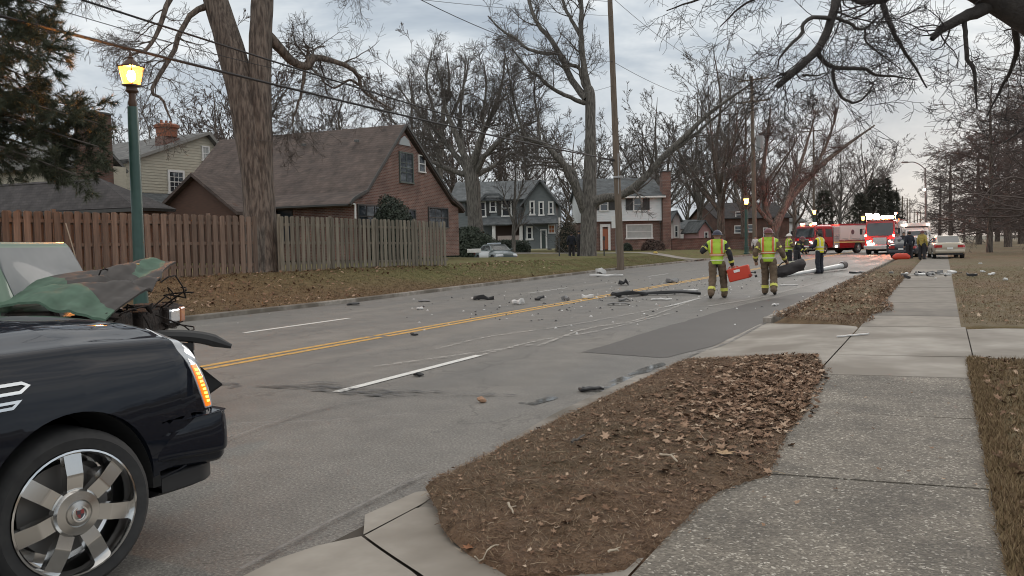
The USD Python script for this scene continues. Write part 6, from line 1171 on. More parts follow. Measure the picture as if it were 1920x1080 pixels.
# ---- fire engines
redp = mat('fire_red_paint', (.20, .010, .014), .28, coat=.8); redbright = mat('bright_fire_red_paint', (.42, .022, .018), .28, coat=.8); greyp = mat('pump_panel_grey', (.34, .33, .33), .4, metallic=.3); whitetp = mat('white_panel_paint', (.52, .50, .49), .4, coat=.4); goldstripe = mat('reflective_stripe', (.55, .45, .20), .3)
redlamp = lampmat('red_beacon', (1, .07, .04), 110); whitehot = lampmat('white_beacon', (1, .45, .30), 110); orangehot = lampmat('orange_beacon', (1, .22, .05), 110); headl = lampmat('lit_headlamp', (1, .84, .70), 14)
def engine(name, label, loc, rot, paint, L=8.8, bar=None, tall=3.0):
    t = thing(name, label, 'fire engine', loc, rot); w = 1.22
    cab = Manifold.batch_hull([rbox(-2.7, -.02, -w, w, .55, 1.55, .12), rbox(-2.7, -.20, -w + .08, w - .08, 1.6, tall - .30, .14)])
    for s in (-1, 1):
        cab = cab - mcyl(s * .8, s * 1.5, -1.45 + .1, .52, .62, 32)
    obj('cab', cab, paint, t, smooth=35)
    obj('windshield', Manifold.batch_hull([mbx(-.06, -.01, -w + .16, w - .16, 1.62, 1.64), mbx(-.20, -.155, -w + .2, w - .2, tall - .55, tall - .53)]), carglass, t)
    for s in (-1, 1):
        for a, b in ((-1.15, -.35), (-2.5, -1.55)):
            obj('cab_window', Manifold.batch_hull([mbx(a, b, s * w - .01 * 1, s * w + .012, 1.62, 1.63), mbx(a, b - .03, s * (w - .075) - .01, s * (w - .075) + .012, tall - .6, tall - .59)]), carglass, t)
        obj('door', cat_([bx(-1.25, -1.23, s * w - .012, s * w + .008, .75, 2.3), bx(-2.62, -2.60, s * w - .012, s * w + .008, .75, 2.3), bx(-.36, -.34, s * w - .012, s * w + .008, .75, 2.3)]), blackplastic, t)
        obj('mirror', cat_([rbox(-.1, .06, s * (w + .28) - .1, s * (w + .28) + .1, 1.75, 2.25, .03), tri(rbox(-.08, -.02, min(s * w, s * (w + .3)), max(s * w, s * (w + .3)), 2.2, 2.26, .02))]), blackplastic, t)
    obj('front_bumper', rbox(.0, .48, -w - .03, w + .03, .45, .78, .05), chromem, t)
    obj('grille', rbox(-.02, .03, -.55, .55, .85, 1.45, .02), chromem, t)
    for s in (-1, 1):
        h = obj('headlight_cluster', rbox(-.02, .035, s * .86 - .24, s * .86 + .24, .95, 1.28, .03), chromem, t)
        obj('headlamp', rbox(.03, .07, s * .93 - .10, s * .93 + .10, .99, 1.12, .02), headl, h); obj('warning_lamp', rbox(.03, .06, s * .76 - .07, s * .76 + .07, 1.14, 1.26, .02), redlamp, h)
    # pump panel and compartments
    obj('pump_panel', rbox(-3.55, -2.75, -w, w, .55, tall - .45, .03), greyp, t)
    obj('gauges', cat_([cyl((-3.15 + .2 * (k % 3 - 1), s * (w - .02), 1.5 + .22 * (k // 3)), (-3.15 + .2 * (k % 3 - 1), s * (w + .04), 1.5 + .22 * (k // 3)), .07, n=10) for k in range(6) for s in (-1, 1)]), chromem, t)
    bdy = rbox(-L, -3.6, -w, w, .5, 1.25, .03)
    for s in (-1, 1):
        bdy = bdy - mcyl(s * .8, s * 1.5, -6.35, .52, .64, 32)
    obj('lower_body', bdy, paint, t)
    obj('upper_body', rbox(-L, -3.6, -w + .02, w - .02, 1.255, tall - .32, .03), whitetp, t)
    for s in (-1, 1):
        for a, b in ((-5.05, -3.7), (-6.95, -5.15), (-L + .1, -7.05)):
            c = obj('compartment_door', rbox(a, b, s * w - .035, s * w + .005, 1.36, tall - .5, .01), whitetp, t)
            obj('handle', rbox(a + .3, b - .3, s * w + .004 * s - .012, s * w + .004 * s + .014, 1.42, 1.46, .008), chromem, c)
        obj('emblem', cyl((-4.9 - .6, s * (w + .004), 2.05), (-4.9 - .6, s * (w + .012), 2.05), .24, n=20), mat(f'round_emblem_{name}_{s + 1}', (.10, .05, .06), .5), t)
        obj('stripe', bx(-L, -2.76, s * w + .006 * s - .003, s * w + .006 * s + .003, 1.02, 1.14), goldstripe, t)
        obj('side_lamp', rbox(-3.2, -2.95, s * w - .02, s * w + .05, .62, .75, .02), headl, t)
        for x in (-1.35, -6.35):
            wheel(t, (x, s * (w - .01), .52), .52, .34, s, 0, 6, alloy, .55, detail=False)
    obj('hose_bed_rail', cat_([bx(-L, -3.6, s * (w - .06) - .03, s * (w - .06) + .03, tall - .31, tall - .14) for s in (-1, 1)]), redp, t)
    obj('underbody', bx(-L + .2, .1, -.9, .9, .3, .6), undersidem, t)
    return t
fe = engine('fire_engine', 'dark red fire engine with white body panels angled across the left lanes', (-12.3, 87.2, 0), 0, redp)
UsdGeom.Xform(fe).ClearXformOpOrder(); 
fx_ = UsdGeom.Xform(fe); op = fx_.AddXformOp(UsdGeom.XformOp.TypeTransform, UsdGeom.XformOp.PrecisionDouble, 'pose'); op.Set(Gf.Matrix4d().SetRotate(Gf.Rotation(Gf.Vec3d(0, 0, 1), -122.0)) * Gf.Matrix4d().SetTranslate(Gf.Vec3d(-11.9, 85.4, 0)))
obj('light_bar', rbox(-.75, -.45, -1.0, 1.0, 2.72, 2.80, .02), blackplastic, fe)
for y, m in ((-.78, redlamp), (-.62, redlamp), (.62, redlamp), (.78, redlamp)):
    obj('beacon', rbox(-.74, -.46, y - .09, y + .09, 2.81, 2.98, .03), m, fe)
obj('amber_beacon', cat_([rbox(-.45, -.30, -.42 - .16 * 0 + k * .2, -.30 + k * .2, 2.72, 2.90, .03) for k in (4,)]), lampmat('amber_triangle', (1, .55, .15), 10), fe)
obj('rear_beacon', rbox(-8.75, -8.5, .7, 1.0, 2.86, 3.06, .03), redlamp, fe)
lt = engine('ladder_truck', 'bright red fire truck facing the camera with dazzling roof lights', (0, 0, 0), 0, redbright, 10.5, tall=3.25)
fx_ = UsdGeom.Xform(lt); fx_.ClearXformOpOrder(); op = fx_.AddXformOp(UsdGeom.XformOp.TypeTransform, UsdGeom.XformOp.PrecisionDouble, 'pose'); op.Set(Gf.Matrix4d().SetRotate(Gf.Rotation(Gf.Vec3d(0, 0, 1), -93.0)) * Gf.Matrix4d().SetTranslate(Gf.Vec3d(-4.95, 80.2, 0)))
obj('light_bar', rbox(-.5, -.15, -1.1, 1.1, 2.98, 3.04, .02), blackplastic, lt)
obj('flood_beacon', cat_([tri(Manifold.sphere(.28, 20).scale((.7, 1, 1)).translate((-.28, y_, 3.30))) for y_ in (-.85, -.32)]), whitehot, lt)  # globes made oversized to imitate the glare around the lamps
obj('orange_beacon', cat_([tri(Manifold.sphere(.19, 18).scale((.8, 1, .9)).translate((-.28, y_, 3.21))) for y_ in (.22, .58, .92)]), orangehot, lt)
for s in (-1, 1):
    obj('corner_beacon', rbox(-.9, -.7, s * 1.18 - .1, s * 1.18 + .1, 3.42, 3.62, .04), redlamp, lt); obj('beacon_post', cyl((-.8, s * 1.18, 2.7), (-.8, s * 1.18, 3.42), .03, n=8), chromem, lt); obj('side_flasher', rbox(.0, .06, s * 1.12 - .08, s * 1.12 + .08, 1.55, 1.72, .02), redlamp, lt)
obj('bumper_lamp', rbox(.40, .52, -.95, -.50, .80, 1.0, .03), lampmat('bumper_lamp', (1, .80, .55), 26), lt)
obj('ladder', cat_([bx(-10.3, -.6, s * .38 - .04, s * .38 + .04, 3.0, 3.22) for s in (-1, 1)] + [bx(x, x + .05, -.34, .34, 3.06, 3.12) for x in np.arange(-10.2, -.7, .35)]), alloy, lt)
# ================================================================ PEOPLE
skinm = mat('skin', (.36, .22, .16), .55); navy = mat('navy_cloth', (.012, .014, .022), .85); turnout = mat('turnout_cloth', (.105, .075, .048), .9, (.14, .10, .066), 14); darkcloth = mat('dark_cloth', (.020, .019, .022), .9); limevest = mat('lime_vest', (.36, .54, .045), .65, es=.0); orangem = mat('orange_vest_band', (.55, .13, .045), .65); yellowvest = mat('yellow_vest', (.62, .56, .02), .65); reflect = mat('reflective_tape', (.58, .58, .44), .4); reflecty = mat('yellow_reflective_tape', (.55, .55, .10), .45); bootm = mat('boot_rubber', (.016, .016, .015), .6); whitehelm = mat('white_helmet', (.55, .52, .48), .4); navyhelm = mat('navy_helmet', (.014, .016, .035), .4); redhelm = mat('dark_red_helmet', (.09, .02, .025), .4); hairm = mat('dark_hair', (.02, .015, .012), .8); gloves = mat('work_gloves', (.04, .037, .033), .8); palecloth = mat('pale_jacket', (.30, .27, .30), .8)
def chain(J, links, rad, grow=0., seg=14):
    S = {k: Manifold.sphere(rad[k] + grow, seg).translate(tuple(J[k])) for k in rad}
    out = Manifold()
    for a, b in links:
        out += Manifold.batch_hull([S[a], S[b]])
    return out
def soften(m, length=.03, it=6, wr=0.0):
    m = m.refine_to_length(length); t = tri(m); t = trimesh.Trimesh(t.vertices, t.faces, process=True)
    trimesh.smoothing.filter_taubin(t, iterations=it)
    if wr:
        V = t.vertices; t.vertices = V + t.vertex_normals * (wr * (meshkit.fbm(np.stack([V[:, 0] * 9, V[:, 1] * 9, V[:, 2] * 15], -1), 3, 7) - .5) * 2)[:, None]
    return t
J0 = dict(pel=(0, 0, .96), waist=(0, 0, 1.08), chest=(0, .01, 1.30), neck=(0, 0, 1.50), head=(0, .03, 1.645), jaw=(0, .055, 1.585), crown=(0, .005, 1.70), shl=(-.19, 0, 1.43), shr=(.19, 0, 1.43), ell=(-.27, -.03, 1.16), elr=(.27, -.03, 1.16), wrl=(-.28, .06, .92), wrr=(.28, .06, .92), hal=(-.28, .08, .84), har=(.28, .08, .84),
          hil=(-.10, 0, .92), hir=(.10, 0, .92), knl=(-.12, .03, .50), knr=(.12, .03, .50), anl=(-.13, -.02, .09), anr=(.13, -.02, .09), tol=(-.15, .14, .04), tor=(.15, .14, .04), hel=(-.13, -.05, .045), her=(.13, -.05, .045), bel=(0, .03, 1.02))
LINK = [('pel', 'waist'), ('waist', 'chest'), ('chest', 'neck'), ('neck', 'head'), ('head', 'jaw'), ('head', 'crown'), ('chest', 'shl'), ('chest', 'shr'), ('shl', 'ell'), ('shr', 'elr'), ('ell', 'wrl'), ('elr', 'wrr'), ('wrl', 'hal'), ('wrr', 'har'), ('pel', 'hil'), ('pel', 'hir'), ('hil', 'knl'), ('hir', 'knr'), ('knl', 'anl'), ('knr', 'anr'), ('anl', 'tol'), ('anr', 'tor'), ('hel', 'tol'), ('her', 'tor'), ('anl', 'hel'), ('anr', 'her'), ('shl', 'waist'), ('shr', 'waist'), ('shl', 'neck'), ('shr', 'neck')]
RAD = dict(pel=.12, waist=.115, chest=.125, neck=.055, head=.088, jaw=.052, crown=.072, shl=.06, shr=.06, ell=.042, elr=.042, wrl=.03, wrr=.03, hal=.032, har=.032, hil=.09, hir=.09, knl=.058, knr=.058, anl=.04, anr=.04, tol=.032, tor=.032, hel=.038, her=.038)
def hand(J, s, w):
    """palm with four curled fingers and a thumb at the wrist w -> hand"""
    a = np.array(J['wr' + w]); b = np.array(J['ha' + w]); d = b - a; d = d / np.linalg.norm(d); side = np.array([1., 0, 0]) - d[0] * d; side /= np.linalg.norm(side); fw = np.cross(side, d) * (1 if d[2] < 0 else -1)
    if fw[1] < 0: fw = -fw
    ms = [Manifold.batch_hull([Manifold.sphere(.016, 8).translate(tuple(b + side * k + d * l)) for k in (-.03, .03) for l in (-.045, .03)])]
    for k, L in zip((-.033, -.011, .011, .033), (.034, .040, .038, .030)):
        p0 = b + side * k + d * .035; p1 = p0 + d * L; p2 = p1 + fw * L * .8 + d * .008; p3 = p2 + fw * .012 - d * L * .7
        for u, v in ((p0, p1), (p1, p2), (p2, p3)):
            ms.append(Manifold.batch_hull([Manifold.sphere(.0105, 8).translate(tuple(u)), Manifold.sphere(.0095, 8).translate(tuple(v))]))
    sg = 1 if w == 'l' else -1
    t0 = b - d * .03 + side * sg * .028; t1 = t0 + fw * .035 + d * .015; t2 = t1 + d * .03 + fw * .01
    for u, v in ((t0, t1), (t1, t2)):
        ms.append(Manifold.batch_hull([Manifold.sphere(.012, 8).translate(tuple(u)), Manifold.sphere(.011, 8).translate(tuple(v))]))
    return ms
def person(label, loc, rot, h=1.8, pose=None, coat=darkcloth, legs=turnout, vest=None, bands=None, hat='helmet', hatm=navyhelm, cuff=None, braces=True, group=None, vband=None):
    J = {k: np.array(v, float) for k, v in J0.items()}
    for k, v in (pose or {}).items():
        J[k] = J[k] + np.array(v)
    s = h / 1.78; t = thing('person', label, 'person', loc, rot, group); put = lambda m: (lambda q: (setattr(q, 'vertices', q.vertices * s), q)[1])(tri(m).copy())
    body = chain(J, LINK, RAD)
    for w in 'lr':
        for q in hand(J, s, w):
            body += q
    hd = J['head']; body += Manifold.batch_hull([Manifold.sphere(.016, 8).translate(tuple(hd + [0, .075, .02])), Manifold.sphere(.02, 8).translate(tuple(hd + [0, .092, -.018]))])   # nose
    for sx2 in (-1, 1):
        body += Manifold.sphere(.026, 8).scale((.5, 1, 1.4)).translate(tuple(hd + [sx2 * .088, -.01, -.005]))
    body = body.translate((0, 0, 0)); b = soften(body, .026, 4); obj('body', put(b), skinm, t, smooth=True)
    for sx2 in (-1, 1):
        obj('eye', put(Manifold.sphere(.011, 8).translate(tuple(hd + [sx2 * .032, .078, .018]))), hairm, t)
    obj('mouth', put(Manifold.batch_hull([Manifold.sphere(.006, 6).translate(tuple(hd + [k, .088, -.062])) for k in (-.022, .022)])), mat_lip, t)
    CR_ = {k: RAD[k] for k in ('pel', 'waist', 'chest', 'neck', 'shl', 'shr', 'ell', 'elr', 'wrl', 'wrr')}; CR_['neck'] = .05
    CL = [(a, b) for a, b in LINK if a in CR_ and b in CR_]
    obj('jacket', put(soften(chain(J, CL, CR_, .030), .022, 4, .016)), coat, t, smooth=True)
    LR = {k: RAD[k] for k in ('pel', 'hil', 'hir', 'knl', 'knr', 'anl', 'anr')}; LR['anl'] = LR['anr'] = .062; LR['knl'] = LR['knr'] = .070
    LL = [(a, b) for a, b in LINK if a in LR and b in LR]
    obj('trousers', put(soften(chain(J, LL, LR, .026), .022, 4, .020)), legs, t, smooth=True)
    for w in 'lr':
        BR = {'an' + w: .055, 'he' + w: .044, 'to' + w: .042}; BL = [('an' + w, 'to' + w), ('he' + w, 'to' + w), ('an' + w, 'he' + w)]
        obj('boot', put(soften(chain(J, BL, BR, .006), .025, 3) if False else tri(chain(J, BL, BR, .004))), bootm, t, smooth=40)
        if cuff is not None:
            a, k = J['an' + w], J['kn' + w]; d = (k - a) / np.linalg.norm(k - a); obj('ankle_band', put(tube(np.array([a + d * .09, a + d * .17]), [.100, .098], 16)), cuff, t)
            a, k = J['wr' + w], J['el' + w]; d = (k - a) / np.linalg.norm(k - a); obj('sleeve_band', put(tube(np.array([a + d * .05, a + d * .10]), [.074, .074], 14)), cuff, t)
            a, k = J['el' + w], J['sh' + w]; d = (k - a) / np.linalg.norm(k - a); obj('sleeve_band', put(tube(np.array([a + d * .10, a + d * .15]), [.084, .084], 14)), cuff, t)
        obj('glove', put(cat_([tri(Manifold.batch_hull([Manifold.sphere(.040, 10).translate(tuple(J['wr' + w])), Manifold.sphere(.034, 10).translate(tuple(J['wr' + w] * .3 + J['ha' + w] * .7))]))])), gloves, t)
    if vest is not None:
        VR = {k: RAD[k] for k in ('pel', 'waist', 'chest', 'shl', 'shr', 'neck')}; VR['shl'] = VR['shr'] = .05; VR['pel'] = .13; VL = [('pel', 'waist'), ('waist', 'chest'), ('chest', 'shl'), ('chest', 'shr'), ('shl', 'waist'), ('shr', 'waist'), ('shl', 'neck'), ('shr', 'neck'), ('chest', 'neck')]
        vb = chain(J, VL, VR, .042, 18) ^ mbx(-.26, .26, -.6, .6, .90, 1.56); obj('vest', put(soften(vb, .025, 2, .009)), vest, t, smooth=True)
        vo = chain(J, VL, VR, .048, 18)
        if bands is not None:
            zz = J['chest'][2] - .19; P = [vo ^ mbx(-.26, .26, -.6, .6, zz, zz + .065)]
            if braces:
                P += [vo ^ mbx(x - .027, x + .027, -.6, .6, zz + .065, 1.56) for x in (-.13, .13)]
            o = obj('vest_band', put(cat_([tri(p) for p in P])), bands, t, smooth=40)
            v2_ = chain(J, VL, VR, .052, 18); P = [v2_ ^ mbx(-.26, .26, -.6, .6, zz + .02, zz + .045), v2_ ^ mbx(-.26, .26, -.6, .6, .985, 1.015)] + ([v2_ ^ mbx(x * 1.24 - .009, x * 1.24 + .009, -.6, .6, zz + .085, 1.54) for x in (-.13, .13)] if braces else [])
            obj('reflective_strip', put(cat_([tri(p) for p in P])), reflect, t, smooth=40)
    hc = (J['head'] + J['crown']) / 2
    if hat == 'helmet':
        dome = (Manifold.sphere(.128, 24).scale((.95, 1.12, .95)).translate(tuple(hc + [0, 0, .0])) ^ mbx(-.4, .4, -.6, .6, hc[2] + .0, 3)); brim = Manifold.cylinder(.014, .165, .155, 24).scale((.86, 1.12, 1)).translate(tuple(hc + [0, -.02, -.008])); ridge_ = Manifold.batch_hull([Manifold.sphere(.014, 8).translate(tuple(hc + [0, y, z])) for y, z in ((-.13, .03), (0, .125), (.12, .04))])
        obj('helmet', put(cat_([tri(dome), tri(brim), tri(ridge_)])), hatm, t, smooth=40)
    elif hat == 'cap':
        obj('cap', put(cat_([tri(Manifold.sphere(.108, 20).scale((1, 1.1, .95)).translate(tuple(hc)) ^ mbx(-.4, .4, -.6, .6, hc[2] - .005, 3)), tri(Manifold.cylinder(.012, .075, .07, 16).scale((1, 1.2, 1)).translate(tuple(hc + [0, .12, .0])))])), hatm, t, smooth=40)
    else:
        obj('hair', put(Manifold.sphere(.108, 20).scale((.96, 1.06, 1)).translate(tuple(hc + [0, -.016, .01])) ^ (mbx(-.4, .4, -.6, .6, hc[2] + .02, 3) + mbx(-.4, .4, -.6, hc[1] + .01, hc[2] - .12, 3))), hairm, t, smooth=40)
    return t, J, s
mat_lip = mat('lips', (.28, .12, .10), .5)
# 1: walking away, red box in the right hand, left arm bent up
p1 = gnd(1345, 559); rot1 = 12
f1, Jf, sf = person('firefighter in lime vest and brown trousers walking away with a red case, leftmost', (p1[0], p1[1], 0), rot1, 1.80, dict(ell=(-.10, .02, .08), wrl=(-.06, .20, .42), hal=(-.04, .24, .53), elr=(.05, -.02, 0), wrr=(.10, -.02, -.02), har=(.12, -.02, -.02), anl=(-.02, -.20, .05), knl=(0, -.02, .01), tol=(-.02, -.20, .0), hel=(-.02, -.20, .09), anr=(.05, .22, 0), knr=(.04, .15, 0), tor=(.05, .22, 0), her=(.05, .22, 0), head=(.01, .03, 0), jaw=(.01, .04, 0), crown=(.01, .01, 0)), coat=darkcloth, legs=turnout, vest=limevest, bands=orangem, hatm=navyhelm, hat='helmet', cuff=reflecty)
a_ = math.radians(rot1); toW = lambda p, s, loc, a: np.array([loc[0] + s * (p[0] * math.cos(a) - p[1] * math.sin(a)), loc[1] + s * (p[0] * math.sin(a) + p[1] * math.cos(a)), loc[2] + s * p[2]])
hw_ = toW(Jf['har'], sf, (p1[0], p1[1], 0), a_)
redbox = thing('red_case', 'red equipment case carried by the leftmost firefighter', 'case', (hw_[0], hw_[1], hw_[2]), rot1 - 6)
redplastic = mat('red_case_plastic', (.48, .045, .02), .45)
case = rbox(-.12, .46, -.13, .13, -.42, -.07, .03).rotate((0, -14, 0)).translate((-.06, 0, .02)); obj('case_body', case, redplastic, redbox, smooth=30)
obj('handle', tube(catmull([(-.10, 0, -.08), (-.08, 0, -.01), (.10, 0, .015), (.16, 0, -.05)], 10), [.014] * 10, 8), redplastic, redbox)
obj('label_patch', rbox(.06, .22, -.137, -.131, -.20, -.13, .003).rotate((0, -14, 0)).translate((-.06, 0, .02)), trimw, redbox); obj('corner', rbox(.40, .475, -.14, .14, -.40, -.32, .02).rotate((0, -14, 0)).translate((-.06, 0, .02)), mat('dark_red_plastic', (.22, .02, .012), .5), redbox)
obj('hose_end', cat_([cyl((.42, 0, -.16), (.56, 0, -.15), .012, n=8), cyl((.55, -.02, -.15), (.60, -.02, -.15), .03, n=10), cyl((.56, .05, -.26), (.62, .05, -.24), .03, n=10)]), blackplastic, redbox)
# 2: walking away with a dark bag
p2 = gnd(1441, 553); rot2 = 6
f2, Jg, sg2 = person('firefighter in lime vest with dark helmet walking away carrying a large dark bag', (p2[0], p2[1], 0), rot2, 1.83, dict(ell=(-.06, -.05, 0), wrl=(-.05, -.05, .05), hal=(-.04, -.04, .03), elr=(.06, .02, 0), wrr=(.14, .12, .02), har=(.18, .16, .02), anl=(.03, .16, 0), knl=(.03, .12, 0), tol=(.03, .16, 0), hel=(.03, .16, 0), anr=(.02, -.22, .06), knr=(.02, -.03, 0), tor=(.02, -.22, .01), her=(.02, -.22, .10), head=(0, .03, 0), jaw=(0, .03, 0)), coat=turnout, legs=turnout, vest=limevest, bands=orangem, hatm=redhelm, cuff=reflecty)
hw_ = toW(Jg['har'], sg2, (p2[0], p2[1], 0), math.radians(rot2))
bag = thing('equipment_bag', 'large dark equipment bag carried by the second firefighter', 'bag', (hw_[0], hw_[1], hw_[2]), rot2 + 20)
bagm = mat('dark_bag_nylon', (.020, .016, .018), .7, (.035, .03, .03), 6)
bb_ = Manifold.batch_hull([Manifold.sphere(r, 16).translate(p) for p, r in (((-.34, 0, -.30), .10), ((-.02, .05, -.26), .15), ((.44, .12, -.04), .13), ((.40, .10, -.18), .10), ((-.26, -.02, -.40), .07), ((.2, .06, -.06), .12))]); tb = soften(bb_, .05, 4); V = tb.vertices; tb.vertices = V * np.array([1, 1, .9]) + .11 * (meshkit.fbm(V * 4.5, 3, 3)[:, None] - .5); obj('bag_body', tb, bagm, bag, smooth=True)
obj('strap', tube(catmull([(-.25, 0, -.12), (-.1, 0, .01), (.1, .03, .0), (.25, .08, -.02)], 12), [.018] * 12, 6), blackplastic, bag); obj('pale_tag', rbox(.05, .22, -.01, .02, -.035, .03, .01), reflect, bag)
# 3, 4, 5 farther on
p3 = gnd(1479, 506); person('firefighter in orange and lime vest facing right behind the dark bag', (p3[0], p3[1], 0), -60, 1.78, dict(elr=(-.02, .10, .04), wrr=(-.06, .22, .22), har=(-.08, .28, .26)), coat=turnout, legs=darkcloth, vest=limevest, bands=orangem, hatm=whitehelm, cuff=reflecty)
p4 = gnd(1494, 507); person('firefighter in dark gear bending over the road, between the two vests', (p4[0], p4[1], 0), -100, 1.74, dict(chest=(0, .10, -.04), neck=(0, .20, -.08), head=(0, .26, -.12), jaw=(0, .27, -.13), crown=(0, .26, -.12), shl=(0, .14, -.05), shr=(0, .14, -.05), ell=(0, .22, .0), elr=(0, .22, .0), wrl=(.02, .34, .04), wrr=(-.02, .34, .04), hal=(.02, .36, .02), har=(-.02, .36, .02), knl=(-.04, .08, 0), knr=(.04, -.04, 0), anl=(-.05, .12, 0), tol=(-.05, .12, 0), hel=(-.05, .12, 0), anr=(.05, -.12, 0), tor=(.05, -.12, 0), her=(.05, -.12, 0)), coat=darkcloth, legs=darkcloth, hatm=redhelm, cuff=reflecty)
p5 = gnd(1537, 513); person('responder in yellow vest and dark trousers standing by the fallen pole', (p5[0], p5[1], 0), 62, 1.80, dict(ell=(.02, .12, .02), wrl=(.06, .26, .22), hal=(.08, .30, .28), elr=(-.02, .10, .02), wrr=(-.05, .24, .2), har=(-.06, .28, .24), anl=(.03, 0, 0), anr=(-.03, 0, 0), tol=(.03, 0, 0), tor=(-.03, 0, 0), hel=(.03, 0, 0), her=(-.03, 0, 0)), coat=navy, legs=navy, vest=yellowvest, bands=reflect, braces=True, hat='none')
# bystanders
def stand(label, x, y, rot, coat, legs, hat='none', vest=None, h=1.76, z=0.0, **k):
    p = gnd(x, y, z); person(label, (p[0], p[1], z), rot, h, k.get('pose'), coat=coat, legs=legs, hat=hat, vest=vest, hatm=k.get('hatm', navy), bands=reflect if vest is not None else None)
stand('bystander in pale jacket beside the ladder truck, leftmost by the wreck', 1684, 486, 150, palecloth, darkcloth, z=.0)
stand('bystander in dark coat between the pale jacket and the open car door', 1694.5, 484.5, 200, darkcloth, navy, z=.05)
stand('bystander in dark clothes at the open door of the dark wreck', 1705, 487, 30, navy, darkcloth, z=.08)
stand('responder in yellow jacket leaning at the dark wreck, nearest the gold sedan', 1729, 487, -30, mat('dull_yellow_jacket', (.32, .25, .06), .7), darkcloth, hat='helmet', z=.1, hatm=redhelm)
tb_ = onl(1076, 484, 55.0)
for k, (x, lb, r, c, hh) in enumerate(((1072, 'dark figure standing left of the tall pruned tree, the one nearer the shrub', 20, navy, 'none'), (1086, 'dark figure standing closest to the tall pruned tree, in a cap', -50, darkcloth, 'cap'))):
    b = onl(x, 483, 58.5 if k else 60); b[2] += .1; person(lb, b, r, 1.78, None, coat=c, legs=darkcloth, hat=hh, hatm=navy)
b = onl(1416, 466, 74); b[2] = .1; person('bystander in white top at the foot of the second utility pole', b, 180, 1.7, None, coat=mat('white_top', (.55, .5, .48), .8), legs=darkcloth, hat='none')
red2 = thing('red_bag', 'red bag lying on the verge left of the dark wreck', 'bag', (*gnd(1690, 487, VZ)[:2], VZ), 15); obj('bag_body', soften(Manifold.batch_hull([Manifold.sphere(.16, 14).translate(p) for p in ((-.35, 0, .16), (.35, 0, .16), (-.25, 0, .24), (.25, 0, .24))]), .06, 3), redplastic, red2, smooth=True); obj('strap', tube(catmull([(-.2, 0, .36), (0, 0, .46), (.2, 0, .36)], 8), [.02] * 8, 6), blackplastic, red2)
# ================================================================ STREET FURNITURE, POLES, WIRES
greenpost = mat('dark_green_iron', (.022, .058, .048), .45, (.03, .07, .058), 4, coat=.2); ironblack = mat('lantern_iron', (.06, .03, .016), .55)
lampglow = material('warm_lantern_glass', {'e': ('emission', {'color': (1.0, .38, .06), 'strength': 1.6}), 't': ('transparent_bsdf', {'color': (.95, .80, .55)}), 'a': ('add_closure', {})}, [('e.emission', 'a.closure1'), ('t.BSDF', 'a.closure2')], surface='a.closure')
def lantern(label, base, h, s=1.0, bright=None, group=None):
    t = thing('street_lamp', label, 'street lamp', base, 8, group); zt = h - 1.05 * s
    prof = [(.29, -.2), (.29, .12), (.23, .16), (.21, .7), (.235, .74), (.20, .78), (.175, 1.2), (.160, zt - .9), (.15, zt - .3)]
    obj('post', tube(np.array([(0, 0, z) for r, z in prof]), [r * s for r, z in prof], 18), greenpost, t, smooth=35)
    p2_ = [(.11, zt - .3), (.135, zt - .22), (.10, zt - .15), (.10, zt - .02), (.19, zt + .03), (.15, zt + .10), (.20, zt + .16)]; obj('neck', tube(np.array([(0, 0, z) for r, z in p2_]), [r * s for r, z in p2_], 16), ironblack, t, smooth=35)
    zb_, zg = zt + .17, zt + .17 + .52 * s
    a, b = .155 * s, .235 * s
    g = trimesh.Trimesh([(x * a, y * a, zb_) for x, y in ((-1, -1), (1, -1), (1, 1), (-1, 1))] + [(x * b, y * b, zg) for x, y in ((-1, -1), (1, -1), (1, 1), (-1, 1))], [(0, 1, 5), (0, 5, 4), (1, 2, 6), (1, 6, 5), (2, 3, 7), (2, 7, 6), (3, 0, 4), (3, 4, 7), (0, 2, 1), (0, 3, 2), (4, 5, 6), (4, 6, 7)], process=False)
    obj('lantern_glass', g, bright or lampglow, t)
    if bright is None:
        obj('bulb', Manifold.sphere(.085, 20).scale((1, 1, 1.5)).translate((0, 0, (zb_ + zg) / 2)), lampmat('sodium_bulb', (1, .40, .10), 800), t, smooth=True)
    bars = [cyl((x * (a + .012), y * (a + .012), zb_), (x * (b + .014), y * (b + .014), zg), .013 * s, n=6) for x, y in ((-1, -1), (1, -1), (1, 1), (-1, 1))] + [bx(-b - .035, b + .035, -b - .035, b + .035, zg, zg + .03), bx(-a - .03, a + .03, -a - .03, a + .03, zb_ - .03, zb_)]
    for x, y in ((-1, -1), (1, -1), (1, 1), (-1, 1)):
        bars.append(cyl((x * (b + .02), y * (b + .02), zg + .03), (x * (b + .03), y * (b + .03), zg + .10), .02, .008, 6))
    obj('lantern_frame', cat_(bars), ironblack, t)
    rf_ = [(b * 1.25, zg + .03), (b * .8, zg + .16 * s), (.09 * s, zg + .25 * s), (.10 * s, zg + .30 * s), (.03, zg + .34 * s), (.035, zg + .38 * s), (.006, zg + .48 * s)]; obj('lantern_roof', tube(np.array([(0, 0, z) for r, z in rf_]), [r for r, z in rf_], 8), ironblack, t)
    return t
lb = at(262, 510, 18.4); lb = np.array([lb[0], lb[1], float(lz(lb[0], lb[1]))]); ht = at(249, 113, 18.4)[2] - lb[2]
lantern('green iron lamp post with lit lantern in front of the lamp-tinted fence', lb, ht, .70)
for x, yt, Z, l in ((1400, 366, 82, 'small lit lantern lamp just left of the second utility pole'), (1527, 390, 118, 'small lit lantern lamp above the fire engine cab'), (1618, 402, 128, 'farthest lit lantern lamp, left of the ladder truck')):
    b = onl(x, 460, Z); b[2] += .1; lantern(l, b, at(x, yt, Z)[2] - b[2], 1.0, lampmat(f'lantern_glow_{x}', (1, .42, .10), 9))
